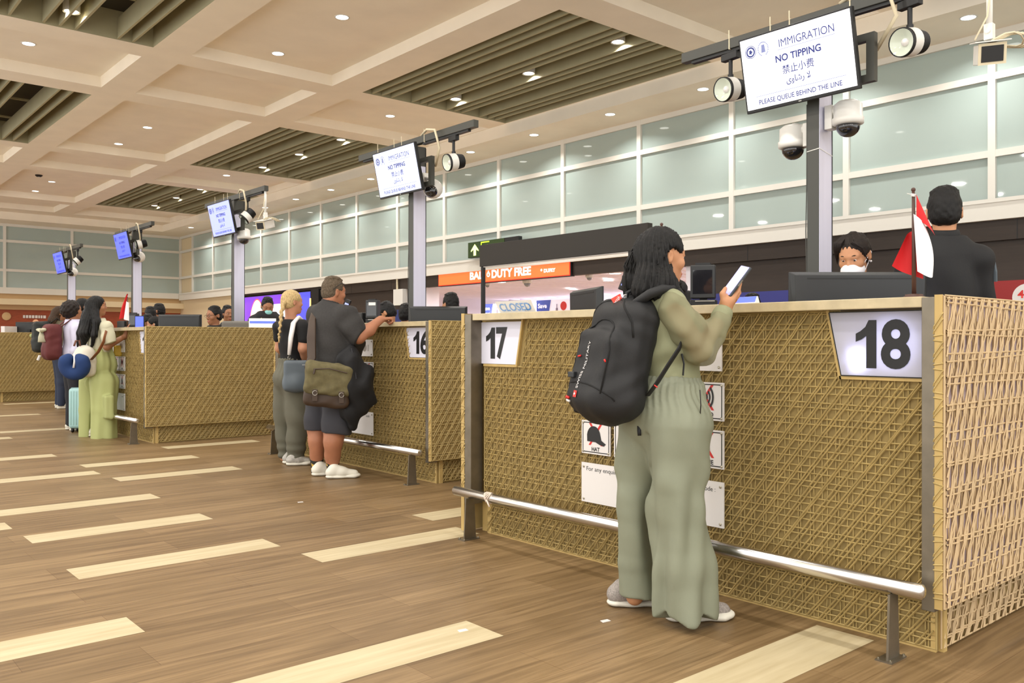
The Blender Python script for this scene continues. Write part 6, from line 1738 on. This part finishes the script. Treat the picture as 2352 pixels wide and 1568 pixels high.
    def G(px): return P(px[0], px[1], 0)
    M['shoesilver'] = mat('shoe_silver', (176, 172, 164), .5, var=.2, vscale=40)
    shoe(root, G((-0.0583, 0.0499, 0.0231)), G((0.1599, 0.0210, 0.0065)), M['shoesilver'], M['shoewhite'], .045, .08, .008)
    shoe(root, G((-0.0867, -0.0837, 0.0398)), G((0.1364, -0.1696, 0.0287)), M['shoesilver'], M['shoewhite'], .045, .08, .008)
    t = bpy.data.objects.new('shoulder_bag', bpy.data.meshes.new('bag')); C.objects.link(t); t.location = BASE
    tag(t, 'grey leather shoulder bag with a wide white strap on the blonde woman', 'bag')
    S = Sdf(); ax = (D(.9, .2), D(-.2, .9), Uv); S.rbox((-0.0626, -0.2361, 0.8760), P(.115, .055, .145), .03, ax); S.ell((-0.0626, -0.2361, 0.8013), P(.125, .07, .09), ax, k=.04)
    me = S.mesh('bag', .008); me.materials.append(M['leathergrey']); t.data = me
    MB().tube([(-0.1040, -0.1743, 1.0709), (-0.0913, -0.1851, 1.2375), (-0.0632, -0.1829, 1.3753), (0.0055, -0.1364, 1.4233), (0.0777, -0.0666, 1.3961)], [.024, .034, .036, .034, .03], 8, flat=.6).build('strap', M['paper'], t, True)
    mb = MB(); mb.tube([(.012 * math.cos(a), 0, .016 * math.sin(a)) for a in [i * PI / 6 for i in range(13)]], .003, 5); mb.tube([(0, 0, .016), (0, 0, .04)], .005, 6); mb.build('ring', M['steel'], t, True, loc=(-0.1131, -0.1928, 1.0422))
    MB().tube([(-0.0418, -0.3198, 0.9771), (-0.0089, -0.3348, 0.9768)], .002, 5).build('label_line', M['paper'], t)
blonde()

# ================================================================ woman in pale green
def green_woman():
    BASE = (3.1293, 11.6079, 0.0000)
    root = person('woman with long black hair in cream top and pale green cargo trousers', BASE)
    f = D(.8, .6); r = D(.6, -.8); A0 = (r, f, Uv)
    S = Sdf(); q, A = head(S, P(-0.0166, 0.0142, 1.6370), D(.85, .5, 0), .97, fem=True)
    S.cap(q(0, -.03, -.06), (-0.0249, 0.0213, 1.4622), .05, .055, k=.03)
    S.chain([(-0.0124, 0.0107, 1.3966), (0.0000, 0.0000, 0.9487)], [.085, .09], k=.05)
    S.chain([(0.0222, -0.2166, 1.3724), (0.0245, -0.2449, 1.1355), (0.2488, -0.2133, 1.2655)], [.05, .044, .03], k=.03)
    S.cap((0.2488, -0.2133, 1.2655), (0.2644, -0.2134, 1.3093), .03, .034, k=.02)
    hand(S, (0.2488, -0.2133, 1.2546), D(.15, .1, 1), D(1, .2, 0), D(-.3, .9, 0), .18, (.15, .15, .2, .2))
    S.chain([(-0.0492, 0.2398, 1.3772), (0.0099, 0.3076, 1.1665), (0.2375, 0.2179, 1.1775)], [.05, .04, .028], k=.03)
    hand(S, (0.2375, 0.2179, 1.1775), D(.9, .1, .0), D(0, 0, -1), D(0, 1, 0), .17)
    S.chain([(-0.0312, 0.1321, 0.7818), (-0.0688, 0.1644, 0.0115)], [.07, .04], k=.03); S.chain([(0.0322, -0.1066, 0.7872), (0.0322, -0.1066, 0.0267)], [.07, .04], k=.03)
    set_body(root, S, SK['brown'], .01); face(root, q, A, .97)
    S = Sdf(); S.ell(q(0, -.018, .038), P(.086, .105, .098), A, k=.02)
    S.chain([q(0, -.07, 0), (-0.1080, 0.0136, 1.4662), (-0.1659, -0.0159, 1.3026), (-0.1987, 0.0122, 1.1136)], [.08, .085, .07, .02], k=.04)
    S.chain([q(.05, -.04, -.02), (-0.0649, -0.1287, 1.4372), (-0.1009, -0.1506, 1.2752), (-0.1279, -0.1011, 1.0708)], [.05, .045, .035, .008], k=.03)
    S.chain([(-0.1161, 0.0995, 1.5496), (-0.1879, 0.1347, 1.3036), (-0.2127, 0.1560, 1.1400)], [.06, .04, .01], k=.03)
    S.ell(q(0, .112, -.02), P(.08, .074, .105), A, k=.012, sub=True)
    S.disp = hair_noise(q(0, -.02, 0), 40, .004, .2); S.build('hair', HR['black'], root, .008)
    M['cream'] = M['cream']; M['creamtop'] = mat('top_cream', (192, 188, 162), .8); M['lime'] = mat('trouser_pale_green', (172, 178, 118), .8, bump=.1, bscale=200)
    S = Sdf(); S.chain([(-0.0166, 0.0142, 1.3966), (0.0083, -0.0071, 1.0853)], [.14, .15], k=.06, n=f, fl=.85); S.cap((0.0304, -0.2236, 1.3724), (-0.0492, 0.2398, 1.3772), .075, .07, k=.05)
    S.ell((0.0615, -0.0000, 1.2493), P(.12, .09, .1), A0, k=.05)
    S.cut((-0.0166, 0.0142, 1.4895), Uv); S.cut((0.0083, -0.0071, 1.0580), -Uv); S.disp = lambda x, y, z: .008 * np.sin(22 * z + 18 * x + 2 * np.sin(9 * y)) + .005 * np.sin(40 * x - 20 * z)
    tp = S.build('top', M['creamtop'], root, .01)
    for pts, cp, cn in (([(0.0263, -0.2201, 1.3724), (0.0337, -0.2660, 1.2430), (0.0541, -0.2835, 1.1355)], (0.0500, -0.2800, 1.1731), D(.35, 0, -.93)), ([(-0.0492, 0.2398, 1.3772), (-0.0183, 0.2791, 1.2223), (0.0184, 0.3004, 1.1107)], (-0.0043, 0.2934, 1.1666), D(.2, 0, -.95))):
        S = Sdf(); S.chain(pts, [.074, .078, .094], k=.03); S.cut(cp, cn); S.disp = lambda x, y, z: .006 * np.sin(30 * z + 24 * x) + .004 * np.sin(44 * y)
        S.build('sleeve', M['creamtop'], tp, .009)
    S = Sdf(); S.ell((0.0083, -0.0071, 0.9050), P(.2, .19, .2), A0, k=.06); S.cap((0.0083, -0.0071, 1.1126), (0.0083, -0.0071, 1.0471), .14, .15, k=.05)
    S.chain([(-0.0409, 0.1536, 0.6713), (-0.0758, 0.1967, 0.3401), (-0.0842, 0.2038, -0.0238)], [.15, .105, .10], k=.02)
    S.chain([(0.0322, -0.1066, 0.6785), (0.0263, -0.1279, 0.3542), (0.0263, -0.1279, -0.0145)], [.17, .145, .155], k=.02)
    S.rbox((0.0156, -0.2768, 0.3904), P(.11, .05, .15), .03, A0, k=.02)
    S.cut((0.0083, -0.0071, -0.0181), -Uv); S.cut((0.0083, -0.0071, 1.1345), Uv)
    gl = P(-0.0249, 0.0213, 0.5664)
    S.disp = lambda x, y, z: .010 * np.sin(7 * np.arctan2(y - gl[1], x - gl[0]) + 2.5 * z) + .005 * np.sin(15 * np.arctan2(y - gl[1], x - gl[0]) - 3 * z)
    S.build('cargo_trousers', M['lime'], root, .01)
    def G(px): return P(px[0], px[1], 0)
    shoe(root, G((-0.0346, -0.1284, 0.0332)), G((0.1515, -0.1562, 0.0224)), M['shoewhite'], M['shoewhite'], .045, .07, .01)
    shoe(root, G((-0.1189, 0.1282, 0.0180)), G((0.0572, 0.1354, 0.0050)), M['shoewhite'], M['shoewhite'], .045, .07, .01)
    t = bpy.data.objects.new('daypack', bpy.data.meshes.new('bag')); C.objects.link(t); t.location = BASE
    tag(t, 'white daypack slung low behind the woman in pale green', 'backpack')
    S = Sdf(); ax = (D(.5, -.87), D(.87, .5), Uv); S.ell((-0.1906, -0.0737, 0.9637), P(.17, .14, .19), ax, k=.03); S.rbox((-0.1632, -0.0445, 0.9412), P(.15, .1, .17), .06, ax, k=.04); S.disp = folds(.006, 20, 12, 1)
    me = S.mesh('bag', .01); me.materials.append(mat('daypack_white', (214, 208, 192), .75)); t.data = me
    MB().tube([(-0.1591, -0.2587, 0.9769), (-0.1003, -0.3355, 1.0728), (-0.0462, -0.3555, 1.1947), (-0.0102, -0.3337, 1.3280)], [.03, .034, .034, .03], 8, flat=.25).build('strap', mat('strap_tan', (132, 78, 40), .6), t, True)
    t = bpy.data.objects.new('neck_pillow', bpy.data.meshes.new('pillow')); C.objects.link(t); t.location = BASE
    tag(t, 'navy blue horseshoe neck pillow hanging on the white daypack', 'pillow')
    S = Sdf(); c = P(-0.3324, -0.1893, 0.9148)
    pts = []
    for i in range(11):
        a = math.radians(-235 + 290 * i / 10)
        pts.append(c + Wd(.105 * math.cos(a), -.02 * math.sin(a), .105 * math.sin(a)))
    S.chain(pts, [.05] + [.078] * 9 + [.05], k=.03); me = S.mesh('pillow', .01); me.materials.append(mat('pillow_navy', (26, 54, 104), .85, bump=.2, bscale=120)); t.data = me
    MB().tube([(-0.3430, -0.2328, 1.0527), (-0.3510, -0.2655, 0.9587), (-0.3617, -0.2695, 0.8803)], .012, 6).build('cord', M['paper'], t, True)
    MB().tube([(-0.3257, -0.1423, 1.1417), (-0.3043, -0.1343, 1.2053), (-0.2666, -0.1403, 1.2106), (-0.2531, -0.1255, 1.1414)], .012, 6).build('hanging_loop', mat('loop_brown', (110, 66, 48), .6), t, True)
    t = bpy.data.objects.new('yellow_pouch', bpy.data.meshes.new('pouch')); C.objects.link(t); t.location = BASE
    tag(t, 'yellow pouch held at the waist of the woman in pale green', 'pouch')
    S = Sdf(); S.rbox((0.2271, 0.0161, 1.0781), P(.05, .03, .07), .02, (D(.9, .3), D(-.3, .9), Uv)); me = S.mesh('pouch', .01); me.materials.append(mat('pouch_yellow', (214, 176, 60), .6)); t.data = me
green_woman()

# ================================================================ simpler figures
def figure(label, base, h, fd, hair='black', hstyle='short', shirt=None, trousers=None, skin='brown', mask=None, glasses=False, lean=0.0, headf=None, arms='front', s=1.0, res=.01, legs=True, build=1.0, headoff=(0, 0), shoes=None, neck=0.0):
    o = bpy.data.objects.new('person', bpy.data.meshes.new('body')); C.objects.link(o); o.location = base; tag(o, label, 'person')
    f = np.array(fd, float); f /= np.linalg.norm(f); r = np.cross(f, Uv); A0 = (r, f, Uv)
    hf = f if headf is None else np.array(headf, float)
    zc = h - .121 * s
    hc = f * (lean + headoff[1]) + r * headoff[0] + Uv * zc
    S = Sdf(); q, A = head(S, hc, hf, s)
    zs = zc - .215 * s + neck; ch = f * lean * .7 + Uv * zs; wa = f * lean * .15 + Uv * (h * .58); hp = Uv * (h * .5)
    S.cap(q(0, -.02, -.06), ch + Uv * .04 - f * .012, .052 * s, .056 * s, k=.03)
    S.chain([ch - Uv * .02, wa, hp], [.095 * build, .10 * build, .11 * build], k=.05)
    sw = .160 * build
    for x in (-1, 1):
        sp = ch + r * x * sw - Uv * .035
        if arms == 'front':
            e = sp + f * .08 - Uv * .27 + r * x * .05; w = e + f * .23 - Uv * .02 - r * x * .06; dd = f - r * x * .2
        else:
            e = sp - Uv * .29 + r * x * .05 - f * .02; w = e + f * .07 - Uv * .24; dd = f * .2 - Uv
        S.chain([sp, e, w], [.052, .043, .028], k=.03)
        hand(S, w, dd, -Uv * .6 - r * x * .6, f * .3 - r * x, .175, k=.008)
        if legs: S.chain([hp + r * x * .09, hp * .52 + r * x * .1 + f * .02, r * x * .1 + Uv * .09], [.09, .06, .045], k=.03)
    set_body(o, S, SK[skin], res)
    face(o, q, A, s, mask, glasses)
    if hstyle == 'short': short_hair(o, q, A, s, HR[hair], top=.016, side=.008, low=-.05, h=.007)
    elif hstyle == 'bald': pass
    else:
        S = Sdf(); S.ell(q(0, -.016, .038), P(.086, .105, .098) * s, A, k=.02)
        if hstyle == 'long': S.chain([q(0, -.07, 0), q(0, -.10, -.12), q(0, -.11, -.24), q(0, -.11, -.36)], [.08, .09, .075, .03], k=.04)
        if hstyle == 'curly': S.ell(q(0, -.05, .01), P(.12, .11, .12), A, k=.04)
        if hstyle == 'bun': S.ell(q(0, -.115, .03), P(.05, .05, .05), A, k=.02); S.ell(q(0, -.06, -.02), P(.07, .065, .06), A, k=.03)
        S.ell(q(0, .108, -.015), P(.08, .072, .1) * s, A, k=.012, sub=True)
        if hstyle != 'curly':
            for x in (-1, 1): S.ell(q(x * .086, .014, -.025), P(.024, .034, .04) * s, A, k=.01, sub=True)
        S.disp = hair_noise(q(0, -.02, 0), 36, .004, .5) if hstyle != 'curly' else (lambda x, y, z: .012 * np.sin(90 * x) * np.sin(80 * y + 1) * np.sin(85 * z))
        S.build('hair', HR[hair], o, .008)
    if shirt:
        S = Sdf(); S.chain([ch - Uv * .01, wa, hp + Uv * .03], [.14 * build, .14 * build, .155 * build], k=.06, n=f, fl=.85)
        S.chain([ch + r * sw * .9 - Uv * .03, ch + Uv * .005, ch - r * sw * .9 - Uv * .03], [.066, .075, .066], k=.05); S.cap(ch + Uv * .08 - f * .014, ch + Uv * .02, .069, .1, k=.05)
        for x in (-1, 1):
            sp = ch + r * x * sw - Uv * .035
            if arms == 'front': e = sp + f * .08 - Uv * .27 + r * x * .05; w = e + f * .2 - Uv * .02 - r * x * .05
            else: e = sp - Uv * .29 + r * x * .05 - f * .02; w = e + f * .06 - Uv * .2
            S.chain([sp, e, w], [.07, .062, .048], k=.04)
        S.cut(ch + Uv * .095, Uv); S.cut(hp - Uv * .02, -Uv)
        S.disp = lambda x, y, z: .005 * np.sin(24 * z + 15 * x) + .004 * np.sin(36 * y - 14 * z)
        S.build('shirt', shirt, o, res)
    if trousers and legs:
        S = Sdf(); S.ell(hp, P(.17 * build, .13 * build, .13), A0, k=.05)
        for x in (-1, 1): S.chain([hp + r * x * .08 - Uv * .04, hp * .52 + r * x * .1 + f * .02, r * x * .1 + Uv * .07], [.115 * build, .085, .07], k=.04)
        S.cut(hp + Uv * .08, Uv); S.cut(P(0, 0, .05), -Uv); S.build('trousers', trousers, o, res)
        for x in (-1, 1): shoe(o, r * x * .1 - f * .07, r * x * .1 + f * .2, shoes or M['dark'], shoes or M['dark'], .045, .08, .01)
    return o, q, A, ch, f, r



# ---------------------------------------------------------------- officers and other travellers
M['teedark'] = mat('shirt_dark', (40, 38, 40), 0.8)
M['trouserdark'] = mat('trouser_dark', (30, 30, 36), 0.8)
M['denim'] = mat('denim_dark', (38, 48, 70), 0.8)
M['lilac'] = mat('shirt_lilac', (206, 204, 226), 0.8)
M['olive'] = mat('shirt_olive', (86, 78, 58), 0.8)
M['maroon'] = mat('backpack_maroon', (92, 34, 34), 0.75, bump=0.3, bscale=160)
M['packgreen'] = mat('backpack_black_green', (34, 38, 36), 0.75, bump=0.3, bscale=160)
# officer in black seen from behind
o, q, A, ch, f, r = figure('officer with short black hair in a black shirt seen from behind at counter 18', (4.63, 1.95, 0.25), 1.735, D(.22, 1), shirt=M['uniform'], trousers=M['trouserdark'], skin='tan', headf=D(.42, .9), arms='front', res=.008, build=1.02)
S = Sdf(); S.chain([ch + Uv * .095 - f * .016, ch + Uv * .05 - f * .01], [.071, .086], k=.02); S.cut(ch + Uv * .135 - f * .0, Uv - f * .2); S.build('collar', M['uniform'], o, .006)
for x in (-1, 1):
    p0 = ch + r * x * .09 + Uv * .057; p1 = ch + r * x * .18 + Uv * .028
    MB().tube([p0, (p0 + p1) / 2 + Uv * .006, p1], [.018, .022, .022], 8, flat=.35).build('epaulette', M['dark'], o)
MB().tube([ch + r * .226 - f * .01 - Uv * .03, ch + r * .236 - f * .01 - Uv * .09, ch + r * .24 + f * .0 - Uv * .14], .012, 6, flat=.4).build('sleeve_badge', M['leathergrey'], o)
# masked officer bending over her desk
o, q, A, ch, f, r = figure('officer in a white face mask looking down behind the big monitor', (4.62, 2.42, 0.25), 1.535, D(-.5, -.85), hstyle='bun', hair='darkbrown', shirt=M['uniform'], trousers=M['trouserdark'], skin='tan', mask=M['mask_white'], headf=D(-.62, -.72, -.42), lean=.10, res=.008, s=.97, arms='down')
mb = MB(); rnd = random.Random(2)
for i in range(26):
    a = rnd.uniform(-1, 1); p0 = q(.02 + .02 * a, .0, .131)
    sd = 1 if a > -.6 else -1
    mb.tube([p0, q(.02 + sd * .045 * abs(a) + .01 * sd, .072, .108), q(sd * (.05 + .03 * abs(a)), .07, .068), q(sd * (.078 + .01 * abs(a)), .035, .0 - abs(a) * .03)], [.005, .005, .004, .001], 4, cap=False)
mb.build('fringe', HR['darkbrown'], o, True)
MB().ball(q(.084, -.012, -.036), .006, 6).build('earring', M['paper'], o)
MB().ball(q(-.084, -.012, -.036), .006, 6).build('earring', M['paper'], o)
# seated officer with glasses and colleague
figure('man with spectacles behind the long blank end panel facing left', (4.63, 11.70, 0), 1.67, D(-.75, -.65), shirt=M['uniform'], trousers=M['trouserdark'], skin='brown', glasses=True, headf=D(-.62, -.78, -.08), s=1.02, legs=True)
figure('dark haired man half hidden behind the man with spectacles', (5.22, 12.66, 0), 1.725, D(.75, -.6), shirt=M['teedark'], trousers=M['trouserdark'], skin='brown', headf=D(.6, -.7), legs=True)
# standing officer in front of the purple screen
o, q, A, ch, f, r = figure('standing officer in teal face mask and black shirt before the purple screen', (5.24, 11.36, 0), 1.795, D(.35, -.9), shirt=M['uniform'], trousers=M['trouserdark'], skin='brown', mask=M['mask_teal'], headf=D(.4, -.85, -.35), lean=.10, s=1.0, res=.009, neck=.06, build=1.15)
p0 = ch + f * .125 - r * .07 - Uv * .06; MB().ball(p0, .016, 6, sc_=(1, 1, 1.2)).build('badge', M['gold'], o)
p0 = ch + f * .125 + r * .09 - Uv * .03; MB().ball(p0, .014, 6, sc_=(1, 1, 2.2)).build('badge', M['gold'], o)
for x in (-1, 1):
    p0 = ch + r * x * .09 + Uv * .055; p1 = ch + r * x * .18 + Uv * .03
    MB().tube([p0, p1], .02, 8, flat=.35).build('epaulette', M['leathergrey'], o)
# people behind counter 16
figure('dark haired person bending low behind counter 16 near the clenched hand', (5.32, 8.285, 0), 1.63, D(-.7, -.35), shirt=M['teedark'], trousers=M['trouserdark'], skin='tan', headf=D(-.9, .25, -.5), lean=.06)
figure('person mostly hidden between the bending person and the metal pole', (5.69, 8.55, 0), 1.63, D(.2, 1), shirt=M['lilac'], trousers=M['trouserdark'], skin='tan', headf=D(.3, .9))
figure('short haired man seen from behind right of the second pole', (5.68, 7.67, 0), 1.72, D(-.3, .9), shirt=M['lilac'], trousers=M['trouserdark'], skin='tan', headf=D(-.55, .75))
# people behind counter 14
figure('left one of two dark haired men beyond the fourth pole', (4.66, 14.44, 0), 1.745, D(-.6, .5), shirt=M['teedark'], trousers=M['trouserdark'], skin='brown')
figure('taller right one of two dark haired men beyond the fourth pole', (4.88, 14.71, 0), 1.81, D(-.8, .1), shirt=M['teedark'], trousers=M['trouserdark'], skin='brown')
figure('dark haired man with face bent low right of the fourth pole', (4.50, 14.06, 0), 1.61, D(-.8, -.4), shirt=M['teedark'], trousers=M['trouserdark'], skin='brown', headf=D(-.9, -.3, -.2))
figure('person in a white face mask in profile left of the dark bluish monitor', (4.442, 13.576, 0), 1.57, D(-1, -.1), hstyle='bun', shirt=M['teedark'], trousers=M['trouserdark'], skin='tan', mask=M['mask_white'], headf=D(-1, -.15, -.1))
# far left
figure('bald man far behind the leftmost counter', (5.12, 24.6, 0), 1.755, D(-.5, .8), hstyle='bald', shirt=M['teedark'], trousers=M['trouserdark'], skin='tan', res=.014)
figure('person cut by the left edge of the picture', (4.10, 24.0, 0), 1.60, D(.8, .5), shirt=M['teedark'], trousers=M['trouserdark'], skin='tan', res=.014)
# dark head beyond the raised telephone
figure('person far behind the raised phone with only dark hair showing', (7.75, 5.20, 0), 1.685, D(.3, .9), shirt=M['teedark'], trousers=M['trouserdark'], skin='tan', res=.012)

# travellers queueing beyond the woman in pale green
def pack(label, base, o_, f, m, w_, h_, t_, c, extra):
    t = bpy.data.objects.new('backpack', bpy.data.meshes.new('bag')); C.objects.link(t); t.location = base; tag(t, label, 'backpack')
    f = np.array(f, float); r = np.cross(f, Uv); S = Sdf()
    S.rbox(c, P(t_, w_, h_), min(t_, .09) * .8, (f, r, Uv), k=.03); S.ell(c - Uv * h_ * .45 - f * .02, P(t_ * 1.05, w_ * 1.03, h_ * .5), (f, r, Uv), k=.04); S.disp = folds(.006, 22, 12, 1)
    me = S.mesh('bag', .011); me.materials.append(m); t.data = me
    for x in (-1, 1):
        MB().tube([c + r * x * w_ * .6 + Uv * h_ * .75 + f * t_ * .6, c + r * x * .12 + Uv * (h_ + .06) + f * (t_ + .1), c + r * x * .13 + f * (t_ + .27) + Uv * (h_ * .7)], .024, 8, flat=.35).build('strap', m, t, True)
    extra(t, c, f, r)
    return t
bs = (3.10, 12.72, 0); fd = D(.75, .66)
o, q, A, ch, f, r = figure('curly dark haired person in a pale lilac shirt with a maroon backpack', bs, 1.735, fd, hstyle='curly', hair='darkbrown', shirt=M['lilac'], trousers=M['trouserdark'], skin='brown', arms='down', shoes=M['shoewhite'])
def bow(t, c, f, r):
    p0 = c - f * .13 + Uv * .13 + r * .02
    mb = MB()
    for x in (-1, 1): mb.tube([p0, p0 + r * x * .05 + Uv * .02, p0 + r * x * .10 + Uv * .035], [.014, .035, .045], 8, flat=.5)
    mb.build('bow', M['creamtop'], t, True)
    MB().tube([p0, p0 - Uv * .06 + r * .03, p0 - Uv * .13 + r * .05], [.02, .045, .055], 8, flat=.3).build('bow_tail', M['creamtop'], t, True)
    MB().tube([c - f * .12 - Uv * .18 - r * .1, c - f * .14 - Uv * .24 - r * .12], .018, 8).build('keyring', M['paper'], t)
pack('maroon backpack with a cream bow on the curly haired person', bs, o, fd, M['maroon'], .16, .24, .10, ch - f * .25 - Uv * .21 - r * .05, bow)
bs = (3.93, 17.0, 0); fd = D(.8, .6)
o, q, A, ch, f, r = figure('person with long brown hair in dark jeans beyond the maroon backpack', bs, 1.815, fd, hstyle='long', hair='brown', shirt=M['olive'], trousers=M['denim'], skin='brown', arms='down', shoes=M['shoewhite'])
def clip(t, c, f, r): MB().ball(c - f * .13 + Uv * .02 - r * .12, .035, 6).build('green_charm', M['lime'], t)
pack('black backpack with a green charm behind the long brown haired person', bs, o, fd, M['packgreen'], .18, .27, .13, ch - f * .3 - Uv * .2 - r * .03, clip)
figure('black haired person partly hidden between the curly hair and the pale green woman', (3.47, 13.66, 0), 1.815, D(.7, .7), shirt=M['teedark'], trousers=M['trouserdark'], skin='brown', hstyle='bun')
# small litter on the wooden floor
for k, (x, y, lb) in enumerate(((3.0, 5.93, 'white scrap of paper on the floor right of the nearest long pale planks'), (2.18, 2.86, 'tiny white scrap on the floor above the nearest pale plank'), (2.72, 2.56, 'small white scrap on the floor left of the shoes of the woman in sage'))):
    o = MB().prism([(-.022, -.01), (.02, -.016), (.024, .008), (-.014, .014)], 'z', 0.0002, 0.002).build('paper_scrap', M['paper'], loc=(x, y, 0)); tag(o, lb, 'litter')
